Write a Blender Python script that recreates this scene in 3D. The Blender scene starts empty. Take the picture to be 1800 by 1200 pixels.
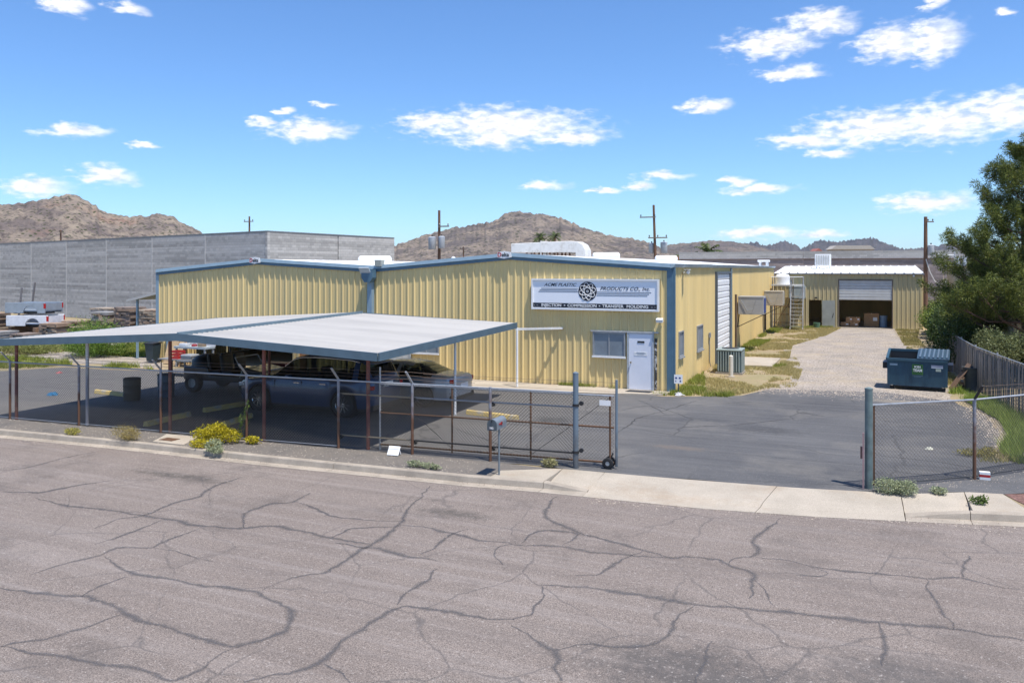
import bpy, bmesh, math, random
import numpy as np
from mathutils import Vector, Matrix, Euler

# ------------------------------------------------------------------ camera, sky, sun, exposure
scene = bpy.context.scene
COL = scene.collection
cam_data = bpy.data.cameras.new('camera')
cam = bpy.data.objects.new('camera', cam_data)
COL.objects.link(cam)
cam.location = (0, 0, 4.5)
cam.rotation_euler = (math.radians(90), 0, math.radians(23.384))
cam_data.sensor_width = 36.0
cam_data.lens = 36.0 * 1420.0 / 1800.0
cam_data.shift_y = -128.0 / 1800.0
cam_data.clip_start = 0.1
cam_data.clip_end = 30000
scene.camera = cam

SUN_DIR = Vector((-0.32, 0.17, -1.0)).normalized()      # the way the light travels
SUN_EL = math.radians(70.1)
SUN_AZ = math.radians(118.0)                           # clockwise from +Y
sun_data = bpy.data.lights.new('sun', 'SUN')
sun_data.energy = 5.0
sun_data.angle = math.radians(0.53)
sun_data.color = (1.0, 0.95, 0.87)
sun = bpy.data.objects.new('sun', sun_data)
COL.objects.link(sun)
sun.rotation_euler = SUN_DIR.to_track_quat('-Z', 'Y').to_euler()
sun.location = (10, -5, 40)

vs = scene.view_settings
vs.view_transform = 'Standard'
vs.look = 'None'
vs.exposure = 0.3
vs.gamma = 1.0
vs.use_curve_mapping = False

CLOUDS = [[-23.99,9.98,6.05,1.13],[-29.01,10.21,2.4,0.56],[-18.95,9.25,2.41,0.48],[-25.0,9.08,2.42,0.56],[-37.42,9.39,2.73,0.73],[-40.42,9.89,1.03,0.28],[-36.47,11.21,0.54,0.2],[-39.12,10.63,0.67,0.16],[-51.85,8.52,1.81,0.4],[-49.95,5.9,1.78,0.56],[-53.84,5.0,1.65,0.56],[-47.98,7.98,0.93,0.16],[-52.16,15.98,1.24,0.56],[-48.81,16.31,1.15,0.36],[-2.56,15.87,2.29,0.73],[-5.43,14.89,2.92,0.81],[1.55,14.23,1.99,1.05],[4.14,14.16,1.75,1.21],[-4.35,12.9,2.16,0.44],[-9.92,11.12,1.45,0.44],[0.88,9.01,4.36,1.05],[4.77,9.07,3.45,1.21],[7.82,9.47,2.36,1.21],[-3.27,8.5,2.49,0.52],[-1.69,7.53,1.46,0.28],[3.82,4.19,2.71,0.56],[-12.81,6.4,1.75,0.32],[-7.84,5.96,1.12,0.32],[-6.35,5.31,2.29,0.32],[-21.37,5.91,1.69,0.28],[-14.38,5.72,1.06,0.28],[-16.95,5.4,1.67,0.16],[4.14,16.26,0.7,0.32],[7.96,15.21,0.53,0.24],[-6.54,2.47,2.59,0.36],[-2.56,2.34,1.76,0.28]]


def make_world():
    w = bpy.data.worlds.new('World')
    scene.world = w
    w.use_nodes = True
    nt = w.node_tree
    N, L = nt.nodes, nt.links
    N.clear()
    out = N.new('ShaderNodeOutputWorld')
    bg = N.new('ShaderNodeBackground')
    bg.inputs['Strength'].default_value = 0.138
    L.new(bg.outputs[0], out.inputs[0])
    sky = N.new('ShaderNodeTexSky')
    sky.sky_type = 'NISHITA'
    sky.sun_disc = False
    sky.sun_elevation = SUN_EL
    sky.sun_rotation = SUN_AZ
    sky.altitude = 350
    sky.air_density = 1.0
    sky.dust_density = 0.15
    sky.ozone_density = 3.0

    def mth(op, a, b=None, c=None):
        n = N.new('ShaderNodeMath')
        n.operation = op
        for i, v in enumerate((a, b, c)):
            if v is None:
                continue
            if isinstance(v, (int, float)):
                n.inputs[i].default_value = v
            else:
                L.new(v, n.inputs[i])
        return n.outputs[0]
    tc = N.new('ShaderNodeTexCoord')
    sep = N.new('ShaderNodeSeparateXYZ')
    L.new(tc.outputs['Generated'], sep.inputs[0])
    az = mth('MULTIPLY', mth('ARCTAN2', sep.outputs[0], sep.outputs[1]), 57.29578)
    el = mth('MULTIPLY', mth('ARCSINE', sep.outputs[2]), 57.29578)
    comb = N.new('ShaderNodeCombineXYZ')
    L.new(az, comb.inputs[0])
    L.new(el, comb.inputs[1])
    # billow the outlines
    sc = N.new('ShaderNodeVectorMath'); sc.operation = 'MULTIPLY'
    L.new(comb.outputs[0], sc.inputs[0]); sc.inputs[1].default_value = (0.55, 1.3, 1)
    nz = N.new('ShaderNodeTexNoise'); nz.inputs['Scale'].default_value = 1.0
    nz.inputs['Detail'].default_value = 6; nz.inputs['Roughness'].default_value = 0.55
    L.new(sc.outputs[0], nz.inputs['Vector'])
    sub = N.new('ShaderNodeVectorMath'); sub.operation = 'SUBTRACT'
    L.new(nz.outputs['Color'], sub.inputs[0]); sub.inputs[1].default_value = (0.5, 0.5, 0.5)
    mul = N.new('ShaderNodeVectorMath'); mul.operation = 'MULTIPLY'
    L.new(sub.outputs[0], mul.inputs[0]); mul.inputs[1].default_value = (3.4, 1.25, 0)
    add = N.new('ShaderNodeVectorMath'); add.operation = 'ADD'
    L.new(comb.outputs[0], add.inputs[0]); L.new(mul.outputs[0], add.inputs[1])
    field = None
    under = None
    for a, e, wd, ht in CLOUDS:
        s = N.new('ShaderNodeVectorMath'); s.operation = 'SUBTRACT'
        L.new(add.outputs[0], s.inputs[0]); s.inputs[1].default_value = (a, e, 0)
        m = N.new('ShaderNodeVectorMath'); m.operation = 'MULTIPLY'
        L.new(s.outputs[0], m.inputs[0]); m.inputs[1].default_value = (1 / (wd * 1.3), 1 / (ht * 1.4), 0)
        ln = N.new('ShaderNodeVectorMath'); ln.operation = 'LENGTH'
        L.new(m.outputs[0], ln.inputs[0])
        v = mth('SUBTRACT', 1.0, ln.outputs['Value'])
        field = v if field is None else mth('MAXIMUM', field, v)
    # the same kind of fair weather cloud everywhere else round the sky
    n2 = N.new('ShaderNodeTexNoise'); n2.inputs['Scale'].default_value = 1.0
    n2.inputs['Detail'].default_value = 6; n2.inputs['Roughness'].default_value = 0.55
    sc2 = N.new('ShaderNodeVectorMath'); sc2.operation = 'MULTIPLY'
    L.new(comb.outputs[0], sc2.inputs[0]); sc2.inputs[1].default_value = (0.07, 0.2, 1)
    L.new(sc2.outputs[0], n2.inputs['Vector'])
    away = mth('MULTIPLY', mth('SUBTRACT', mth('ABSOLUTE', mth('ADD', az, 23.4)), 38.0), 0.12)
    away = mth('MINIMUM', mth('MAXIMUM', away, 0.0), 1.0)
    gen = mth('MULTIPLY', mth('SUBTRACT', n2.outputs[0], 0.60), 5.0)
    gen = mth('SUBTRACT', mth('MULTIPLY', mth('ADD', gen, 1.0), away), 1.0)
    field = mth('MAXIMUM', field, gen)
    n3 = N.new('ShaderNodeTexNoise'); n3.inputs['Scale'].default_value = 1.0
    n3.inputs['Detail'].default_value = 6; n3.inputs['Roughness'].default_value = 0.52
    sc3 = N.new('ShaderNodeVectorMath'); sc3.operation = 'MULTIPLY'
    L.new(comb.outputs[0], sc3.inputs[0]); sc3.inputs[1].default_value = (1.1, 2.6, 1)
    L.new(sc3.outputs[0], n3.inputs['Vector'])
    dens = mth('ADD', field, mth('MULTIPLY', mth('SUBTRACT', n3.outputs[0], 0.5), 1.25))
    mr = N.new('ShaderNodeMapRange'); mr.interpolation_type = 'SMOOTHSTEP'
    mr.inputs['From Min'].default_value = -0.05; mr.inputs['From Max'].default_value = 0.85
    L.new(dens, mr.inputs['Value'])
    mr.inputs['To Max'].default_value = 0.96
    # bodies a little greyer where thick
    cr = N.new('ShaderNodeMapRange')
    L.new(n3.outputs[0], cr.inputs['Value'])
    cr.inputs['From Min'].default_value = 0.35; cr.inputs['From Max'].default_value = 0.6
    cr.inputs['To Min'].default_value = 5.6; cr.inputs['To Max'].default_value = 7.4
    cc = N.new('ShaderNodeCombineColor')
    L.new(cr.outputs[0], cc.inputs[0]); L.new(mth('MULTIPLY', cr.outputs[0], 1.005), cc.inputs[1])
    L.new(mth('MULTIPLY', cr.outputs[0], 1.03), cc.inputs[2])
    mix = N.new('ShaderNodeMix'); mix.data_type = 'RGBA'
    L.new(mr.outputs[0], mix.inputs['Factor'])
    gr = N.new('ShaderNodeVectorMath'); gr.operation = 'MULTIPLY'; gr.inputs[1].default_value = (0.63, 0.86, 1.12)
    L.new(sky.outputs[0], gr.inputs[0])
    L.new(gr.outputs[0], mix.inputs['A']); L.new(cc.outputs[0], mix.inputs['B'])
    L.new(mix.outputs['Result'], bg.inputs['Color'])


make_world()

# ------------------------------------------------------------------ helpers
rng = random.Random(7)
nrng = np.random.default_rng(11)


class MB:
    """collects shapes; build() links them as one mesh object"""
    def __init__(s):
        s.v, s.f = [], []

    def add(s, vs, fs):
        n = len(s.v)
        s.v += [tuple(p) for p in vs]
        s.f += [tuple(i + n for i in f) for f in fs]
        return s

    def box(s, x0, x1, y0, y1, z0, z1):
        return s.add([(x0, y0, z0), (x1, y0, z0), (x1, y1, z0), (x0, y1, z0), (x0, y0, z1), (x1, y0, z1), (x1, y1, z1), (x0, y1, z1)],
                     [(0, 3, 2, 1), (4, 5, 6, 7), (0, 1, 5, 4), (1, 2, 6, 5), (2, 3, 7, 6), (3, 0, 4, 7)])

    def obox(s, c, size, rot=(0, 0, 0)):
        m = Matrix.Translation(c) @ Euler(rot).to_matrix().to_4x4()
        a, b, d = size[0] / 2, size[1] / 2, size[2] / 2
        P = [m @ Vector(p) for p in ((-a, -b, -d), (a, -b, -d), (a, b, -d), (-a, b, -d), (-a, -b, d), (a, -b, d), (a, b, d), (-a, b, d))]
        return s.add(P, [(0, 3, 2, 1), (4, 5, 6, 7), (0, 1, 5, 4), (1, 2, 6, 5), (2, 3, 7, 6), (3, 0, 4, 7)])

    def tube(s, pts, r, n=8, caps=True):
        pts = [Vector(p) for p in pts]
        rs = r if isinstance(r, (list, tuple)) else [r] * len(pts)
        base = len(s.v)
        up = None
        for i, p in enumerate(pts):
            d = (pts[min(i + 1, len(pts) - 1)] - pts[max(i - 1, 0)]).normalized()
            ref = Vector((0, 0, 1)) if abs(d.z) < 0.9 else Vector((0, 1, 0))
            a = d.cross(ref).normalized()
            b = a.cross(d)
            for k in range(n):
                t = 2 * math.pi * k / n
                s.v.append(tuple(p + (a * math.cos(t) + b * math.sin(t)) * rs[i]))
        for i in range(len(pts) - 1):
            for k in range(n):
                q = base + i * n
                s.f.append((q + k, q + (k + 1) % n, q + n + (k + 1) % n, q + n + k))
        if caps:
            s.f.append(tuple(base + k for k in reversed(range(n))))
            q = base + (len(pts) - 1) * n
            s.f.append(tuple(q + k for k in range(n)))
        return s

    def bar(s, p0, p1, w, h=None, up=(0, 0, 1)):
        h = w if h is None else h
        p0, p1 = Vector(p0), Vector(p1)
        d = (p1 - p0).normalized()
        u = Vector(up)
        if abs(d.dot(u)) > 0.95:
            u = Vector((0, 1, 0))
        a = d.cross(u).normalized() * (w / 2)
        b = a.cross(d).normalized() * (h / 2)
        P = [p0 - a - b, p0 + a - b, p0 + a + b, p0 - a + b, p1 - a - b, p1 + a - b, p1 + a + b, p1 - a + b]
        return s.add(P, [(0, 1, 2, 3), (7, 6, 5, 4), (0, 4, 5, 1), (1, 5, 6, 2), (2, 6, 7, 3), (3, 7, 4, 0)])

    def prism(s, poly, axis, a0, a1):
        """extrude a 2-D polygon along an axis: 'x' poly=(y,z), 'y' poly=(x,z), 'z' poly=(x,y)"""
        n = len(poly)
        mk = {'x': lambda p, t: (t, p[0], p[1]), 'y': lambda p, t: (p[0], t, p[1]), 'z': lambda p, t: (p[0], p[1], t)}[axis]
        P = [mk(p, a0) for p in poly] + [mk(p, a1) for p in poly]
        F = [tuple(range(n))[::-1], tuple(range(n, 2 * n))] + [(i, (i + 1) % n, n + (i + 1) % n, n + i) for i in range(n)]
        return s.add(P, F)

    def lathe(s, c, prof, n=24, axis='z'):
        base = len(s.v)
        for r, h in prof:
            for k in range(n):
                t = 2 * math.pi * k / n
                if axis == 'z':
                    p = (c[0] + r * math.cos(t), c[1] + r * math.sin(t), c[2] + h)
                elif axis == 'y':
                    p = (c[0] + r * math.cos(t), c[1] + h, c[2] + r * math.sin(t))
                else:
                    p = (c[0] + h, c[1] + r * math.cos(t), c[2] + r * math.sin(t))
                s.v.append(p)
        for i in range(len(prof) - 1):
            for k in range(n):
                q = base + i * n
                s.f.append((q + k, q + (k + 1) % n, q + n + (k + 1) % n, q + n + k))
        return s

    def build(s, name, mat, par=None, local=False, smooth=False, bevel=0.0, kind=None):
        off = Vector((0, 0, 0))
        if par is not None and not local:
            r = par
            while r.parent is not None:
                r = r.parent
            off = r.location
        me = bpy.data.meshes.new(name)
        me.from_pydata([(p[0] - off.x, p[1] - off.y, p[2] - off.z) for p in s.v], [], s.f)
        bm = bmesh.new(); bm.from_mesh(me)
        bmesh.ops.recalc_face_normals(bm, faces=bm.faces[:])
        bm.to_mesh(me); bm.free()
        me.materials.append(mat)
        if smooth:
            me.polygons.foreach_set('use_smooth', [True] * len(me.polygons))
        o = bpy.data.objects.new(name, me)
        COL.objects.link(o)
        if par is not None:
            o.parent = par
        if bevel:
            b = o.modifiers.new('bevel', 'BEVEL'); b.width = bevel; b.segments = 2; b.limit_method = 'ANGLE'
        if smooth and not bevel:
            try:
                me.set_sharp_from_angle(angle=math.radians(45))
            except Exception:
                pass
        if kind:
            o['kind'] = kind
        return o


def np_obj(name, V, F, mat, par=None, kind=None, local=False, smooth=False):
    """fast mesh from numpy arrays, all faces with the same corner count"""
    V = np.asarray(V, dtype=np.float32).copy()
    F = np.asarray(F, dtype=np.int32)
    if par is not None and not local:
        r = par
        while r.parent is not None:
            r = r.parent
        V -= np.array(r.location, dtype=np.float32)
    me = bpy.data.meshes.new(name)
    me.vertices.add(len(V)); me.vertices.foreach_set('co', V.ravel())
    k = F.shape[1]
    me.loops.add(F.size); me.loops.foreach_set('vertex_index', F.ravel())
    me.polygons.add(len(F))
    me.polygons.foreach_set('loop_start', np.arange(0, F.size, k, dtype=np.int32))
    me.polygons.foreach_set('loop_total', np.full(len(F), k, dtype=np.int32))
    if smooth:
        me.polygons.foreach_set('use_smooth', np.ones(len(F), dtype=bool))
    me.update(calc_edges=True)
    me.materials.append(mat)
    o = bpy.data.objects.new(name, me)
    COL.objects.link(o)
    if par is not None:
        o.parent = par
    if kind:
        o['kind'] = kind
    return o


def tag(o, label, cat, group=None):
    o['label'] = label
    o['category'] = cat
    if group:
        o['group'] = group
    return o


def thing(name, label, cat, loc=(0, 0, 0), rz=0.0, group=None):
    o = bpy.data.objects.new(name, None)
    COL.objects.link(o)
    o.empty_display_size = 0.2
    o.location = loc
    o.rotation_euler = (0, 0, rz)
    return tag(o, label, cat, group)


def structure(o):
    o['kind'] = 'structure'
    return o


def text_mesh(body, size, shear=0.0, bold=0.0, width=None):
    cu = bpy.data.curves.new('lettering', 'FONT')
    cu.body = body
    cu.size = size
    cu.shear = shear
    cu.offset = bold
    cu.extrude = 0.004
    cu.align_x = 'CENTER'; cu.align_y = 'CENTER'
    cu.resolution_u = 3
    o = bpy.data.objects.new('lettering', cu)
    COL.objects.link(o)
    bpy.context.view_layer.update()
    me = bpy.data.meshes.new_from_object(o.evaluated_get(bpy.context.evaluated_depsgraph_get()))
    bpy.data.objects.remove(o)
    bpy.data.curves.remove(cu)
    xs = [v.co.x for v in me.vertices]
    if width and xs:
        k = width / (max(xs) - min(xs)); c = (max(xs) + min(xs)) / 2
        for v in me.vertices:
            v.co.x = (v.co.x - c) * k
    return me


def lettering(body, size, pos, mat, par, rot=(math.pi / 2, 0, 0), shear=0.0, bold=0.0, width=None, name='lettering'):
    """flat letters, pos in the root's local frame"""
    me = text_mesh(body, size, shear, bold, width)
    me.materials.clear(); me.materials.append(mat)
    o = bpy.data.objects.new(name, me)
    COL.objects.link(o)
    o.parent = par
    o.location = pos
    o.rotation_euler = rot
    return o


# ------------------------------------------------------------------ materials
MATS = {}


def nodes(name):
    m = bpy.data.materials.new(name)
    m.use_nodes = True
    nt = m.node_tree
    return m, nt.nodes, nt.links, nt.nodes['Principled BSDF']


def rgb(c):
    return (c[0], c[1], c[2], 1.0)


def mat(name, col, rough=0.6, metal=0.0, var=0.12, scale=4.0, bump=0.0, bscale=40.0, col2=None, thr=(0.4, 0.65), spec=None, stretch=None, detail=5):
    """principled surface with a procedural mottling; col2 = second tone (wear, rust, stain) that noise lets through"""
    if name in MATS:
        return MATS[name]
    m, N, L, P = nodes(name)
    P.inputs['Roughness'].default_value = rough
    P.inputs['Metallic'].default_value = metal
    if spec is not None:
        P.inputs['Specular IOR Level'].default_value = spec
    tc = N.new('ShaderNodeTexCoord')
    vec = tc.outputs['Object']
    if stretch:
        mp = N.new('ShaderNodeMapping'); mp.inputs['Scale'].default_value = stretch
        L.new(vec, mp.inputs['Vector']); vec = mp.outputs[0]
    nz = N.new('ShaderNodeTexNoise')
    nz.inputs['Scale'].default_value = scale; nz.inputs['Detail'].default_value = detail; nz.inputs['Roughness'].default_value = 0.6
    L.new(vec, nz.inputs['Vector'])
    rp = N.new('ShaderNodeValToRGB')
    lo = tuple(max(0, c * (1 - var)) for c in col); hi = tuple(min(1, c * (1 + var)) for c in col)
    rp.color_ramp.elements[0].position = 0.3; rp.color_ramp.elements[1].position = 0.7
    rp.color_ramp.elements[0].color = rgb(lo); rp.color_ramp.elements[1].color = rgb(hi)
    L.new(nz.outputs[0], rp.inputs[0])
    c_out = rp.outputs[0]
    if col2 is not None:
        n2 = N.new('ShaderNodeTexNoise')
        n2.inputs['Scale'].default_value = scale * 0.7; n2.inputs['Detail'].default_value = 8; n2.inputs['Roughness'].default_value = 0.68
        mp2 = N.new('ShaderNodeMapping'); mp2.inputs['Location'].default_value = (7.3, 2.1, 5.5)
        L.new(vec, mp2.inputs['Vector']); L.new(mp2.outputs[0], n2.inputs['Vector'])
        mr = N.new('ShaderNodeMapRange'); mr.inputs['From Min'].default_value = thr[0]; mr.inputs['From Max'].default_value = thr[1]
        L.new(n2.outputs[0], mr.inputs['Value'])
        mx = N.new('ShaderNodeMix'); mx.data_type = 'RGBA'
        L.new(mr.outputs[0], mx.inputs['Factor']); L.new(c_out, mx.inputs['A']); mx.inputs['B'].default_value = rgb(col2)
        c_out = mx.outputs['Result']
    L.new(c_out, P.inputs['Base Color'])
    if bump:
        b = N.new('ShaderNodeBump'); b.inputs['Strength'].default_value = min(1.0, bump); b.inputs['Distance'].default_value = 0.02
        n3 = N.new('ShaderNodeTexNoise'); n3.inputs['Scale'].default_value = bscale; n3.inputs['Detail'].default_value = 4
        L.new(vec, n3.inputs['Vector']); L.new(n3.outputs[0], b.inputs['Height']); L.new(b.outputs[0], P.inputs['Normal'])
    MATS[name] = m
    return m


def leaf_mat(name, c0, c1, trans=0.25, rough=0.55):
    if name in MATS:
        return MATS[name]
    m, N, L, P = nodes(name)
    g = N.new('ShaderNodeNewGeometry')
    rp = N.new('ShaderNodeValToRGB')
    rp.color_ramp.elements[0].color = rgb(c0); rp.color_ramp.elements[1].color = rgb(c1)
    L.new(g.outputs['Random Per Island'], rp.inputs[0])
    L.new(rp.outputs[0], P.inputs['Base Color'])
    P.inputs['Roughness'].default_value = rough
    P.inputs['Specular IOR Level'].default_value = 0.25
    t = N.new('ShaderNodeBsdfTranslucent')
    L.new(rp.outputs[0], t.inputs['Color'])
    ms = N.new('ShaderNodeMixShader'); ms.inputs[0].default_value = trans
    L.new(P.outputs[0], ms.inputs[1]); L.new(t.outputs[0], ms.inputs[2])
    L.new(ms.outputs[0], N['Material Output'].inputs['Surface'])
    MATS[name] = m
    return m


def glass_mat(name, col=(0.02, 0.025, 0.03), rough=0.06, alpha=1.0):
    if name in MATS:
        return MATS[name]
    m, N, L, P = nodes(name)
    P.inputs['Base Color'].default_value = rgb(col)
    P.inputs['Roughness'].default_value = rough
    P.inputs['Specular IOR Level'].default_value = 0.6
    if alpha < 1:
        t = N.new('ShaderNodeBsdfTransparent'); t.inputs[0].default_value = (0.75, 0.85, 0.8, 1)
        ms = N.new('ShaderNodeMixShader'); ms.inputs[0].default_value = alpha
        L.new(t.outputs[0], ms.inputs[1]); L.new(P.outputs[0], ms.inputs[2])
        L.new(ms.outputs[0], N['Material Output'].inputs['Surface'])
    MATS[name] = m
    return m


def rust_post_mat(name, top, rust, z0, z1):
    """galvanised or painted steel that rusts towards its foot (object Z is height above ground)"""
    m, N, L, P = nodes(name)
    tc = N.new('ShaderNodeTexCoord')
    sp = N.new('ShaderNodeSeparateXYZ'); L.new(tc.outputs['Object'], sp.inputs[0])
    nz = N.new('ShaderNodeTexNoise'); nz.inputs['Scale'].default_value = 7; nz.inputs['Detail'].default_value = 6
    L.new(tc.outputs['Object'], nz.inputs['Vector'])
    ad = N.new('ShaderNodeMath'); ad.operation = 'MULTIPLY_ADD'
    L.new(nz.outputs[0], ad.inputs[0]); ad.inputs[1].default_value = 1.8; L.new(sp.outputs[2], ad.inputs[2])
    mr = N.new('ShaderNodeMapRange'); mr.inputs['From Min'].default_value = z0 + 0.9; mr.inputs['From Max'].default_value = z1 + 0.9
    mr.inputs['To Min'].default_value = 1; mr.inputs['To Max'].default_value = 0
    L.new(ad.outputs[0], mr.inputs['Value'])
    mx = N.new('ShaderNodeMix'); mx.data_type = 'RGBA'
    L.new(mr.outputs[0], mx.inputs['Factor']); mx.inputs['A'].default_value = rgb(top); mx.inputs['B'].default_value = rgb(rust)
    L.new(mx.outputs['Result'], P.inputs['Base Color'])
    P.inputs['Roughness'].default_value = 0.6
    P.inputs['Metallic'].default_value = 0.2
    MATS[name] = m
    return m


def ground_mat(name, c0, c1, fine=90.0, coarse=0.5, speck=None, bump=0.5, rough=0.9, speckle=(0.62, 0.7), stain=None, stain_thr=(0.55, 0.75), stain_scale=0.25, crack=None, fine_amt=0.5, streak=None, west=None, streak2=None, ravel=None, gate=(0.48, 0.6), grain=0.0):
    """gritty ground: coarse tone drift + fine aggregate + specks + stains + hairline cracks"""
    m, N, L, P = nodes(name)
    tc = N.new('ShaderNodeTexCoord'); V = tc.outputs['Object']

    def noise(sc, det=5, ro=0.6, vec=V):
        n = N.new('ShaderNodeTexNoise'); n.inputs['Scale'].default_value = sc
        n.inputs['Detail'].default_value = det; n.inputs['Roughness'].default_value = ro
        L.new(vec, n.inputs['Vector']); return n.outputs[0]

    def ramp(x, a, b, lo=0.0, hi=1.0):
        r = N.new('ShaderNodeMapRange'); r.inputs['From Min'].default_value = a; r.inputs['From Max'].default_value = b
        r.inputs['To Min'].default_value = lo; r.inputs['To Max'].default_value = hi
        L.new(x, r.inputs['Value']); return r.outputs[0]

    def mix(f, a, b, mode='MIX'):
        x = N.new('ShaderNodeMix'); x.data_type = 'RGBA'; x.blend_type = mode
        for s, v in (('Factor', f), ('A', a), ('B', b)):
            if isinstance(v, (int, float)):
                x.inputs[s].default_value = v
            elif isinstance(v, tuple):
                x.inputs[s].default_value = rgb(v)
            else:
                L.new(v, x.inputs[s])
        return x.outputs['Result']
    c = mix(ramp(noise(coarse), 0.35, 0.65), c0, c1)
    if west is not None:
        sx = N.new('ShaderNodeSeparateXYZ'); L.new(V, sx.inputs[0])
        ax = N.new('ShaderNodeMath'); ax.operation = 'MULTIPLY_ADD'; L.new(noise(0.4, 6, 0.7), ax.inputs[0]); ax.inputs[1].default_value = 9.0; L.new(sx.outputs[0], ax.inputs[2])
        c = mix(ramp(ax.outputs[0], -4.5, 0.5, 0.9, 0.0), c, west)
    f = ramp(noise(fine, 3, 0.7), 0.3, 0.7, 1 - fine_amt, 1 + fine_amt)
    cc = N.new('ShaderNodeCombineColor')
    for i in range(3):
        L.new(f, cc.inputs[i])
    c = mix(1.0, c, cc.outputs[0], 'MULTIPLY')
    if streak is not None:
        mp = N.new('ShaderNodeMapping'); mp.inputs['Scale'].default_value = (0.12, 2.2, 1.0)
        mp.inputs['Rotation'].default_value = (0, 0, -0.06)
        L.new(V, mp.inputs['Vector'])
        c = mix(ramp(noise(1.0, 6, 0.7, mp.outputs[0]), 0.5, 0.75, 0, 0.55), c, streak)
    if streak2 is not None:
        mp = N.new('ShaderNodeMapping'); mp.inputs['Scale'].default_value = (0.10, 3.1, 1.0)
        mp.inputs['Rotation'].default_value = (0, 0, -0.05); mp.inputs['Location'].default_value = (3.3, 8.1, 0)
        L.new(V, mp.inputs['Vector'])
        c = mix(ramp(noise(1.0, 7, 0.72, mp.outputs[0]), 0.5, 0.72, 0, 0.6), c, streak2)
    if ravel is not None:
        for (cx_, cy_, rx_, ry_, cr_) in ravel:
            mp = N.new('ShaderNodeVectorMath'); mp.operation = 'SUBTRACT'; L.new(V, mp.inputs[0]); mp.inputs[1].default_value = (cx_, cy_, 0)
            m2 = N.new('ShaderNodeVectorMath'); m2.operation = 'MULTIPLY'; L.new(mp.outputs[0], m2.inputs[0]); m2.inputs[1].default_value = (1 / rx_, 1 / ry_, 0)
            ln = N.new('ShaderNodeVectorMath'); ln.operation = 'LENGTH'; L.new(m2.outputs[0], ln.inputs[0])
            k1 = ramp(ln.outputs['Value'], 0.2, 1.0, 0.55, 0.0)
            ad = N.new('ShaderNodeMath'); ad.operation = 'ADD'; L.new(k1, ad.inputs[0]); L.new(noise(5.0, 8, 0.8), ad.inputs[1])
            c = mix(ramp(ad.outputs[0], 0.78, 1.08, 0, 0.8), c, cr_)
    if stain is not None:
        c = mix(ramp(noise(stain_scale, 8, 0.7), stain_thr[0], stain_thr[1], 0, 0.75), c, stain)
    if grain:
        c = mix(ramp(noise(fine * 0.7, 2, 0.6), 0.60, 0.70, 0, grain), c, (0.05, 0.045, 0.043))
        c = mix(ramp(noise(fine * 0.33, 3, 0.7), 0.56, 0.74, 0, grain * 0.7), c, (0.07, 0.063, 0.06))
    if speck is not None:
        c = mix(ramp(noise(fine * 0.45, 2, 0.5), speckle[0], speckle[1], 0, 0.85), c, speck)
    if crack is not None:
        w = N.new('ShaderNodeTexNoise'); w.inputs['Scale'].default_value = 1.4; w.inputs['Detail'].default_value = 4
        L.new(V, w.inputs['Vector'])
        av = N.new('ShaderNodeMix'); av.data_type = 'VECTOR'; av.inputs['Factor'].default_value = 0.28
        L.new(V, av.inputs['A']); L.new(w.outputs['Color'], av.inputs['B'])
        vo = N.new('ShaderNodeTexVoronoi'); vo.feature = 'DISTANCE_TO_EDGE'; vo.inputs['Scale'].default_value = crack[1]
        L.new(av.outputs['Result'], vo.inputs['Vector'])
        thin = ramp(vo.outputs[0], 0.0, crack[2], 1, 0)
        gate = ramp(noise(0.35, 3, 0.6), gate[0], gate[1])
        mm = N.new('ShaderNodeMath'); mm.operation = 'MULTIPLY'; L.new(thin, mm.inputs[0]); L.new(gate, mm.inputs[1])
        m5 = N.new('ShaderNodeMath'); m5.operation = 'MULTIPLY'; L.new(mm.outputs[0], m5.inputs[0]); m5.inputs[1].default_value = 0.55
        c = mix(m5.outputs[0], c, crack[0])
    L.new(c, P.inputs['Base Color'])
    P.inputs['Roughness'].default_value = rough
    P.inputs['Specular IOR Level'].default_value = 0.3
    b = N.new('ShaderNodeBump'); b.inputs['Strength'].default_value = bump; b.inputs['Distance'].default_value = 0.012
    L.new(noise(fine * 0.8, 3, 0.7), b.inputs['Height']); L.new(b.outputs[0], P.inputs['Normal'])
    MATS[name] = m
    return m


TAN = mat('tan_wall_paint', (0.74, 0.565, 0.255), 0.55, 0.0, 0.05, 0.8, col2=(0.655, 0.51, 0.25), thr=(0.45, 0.75), stretch=(1.6, 1.6, 0.2))


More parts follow.
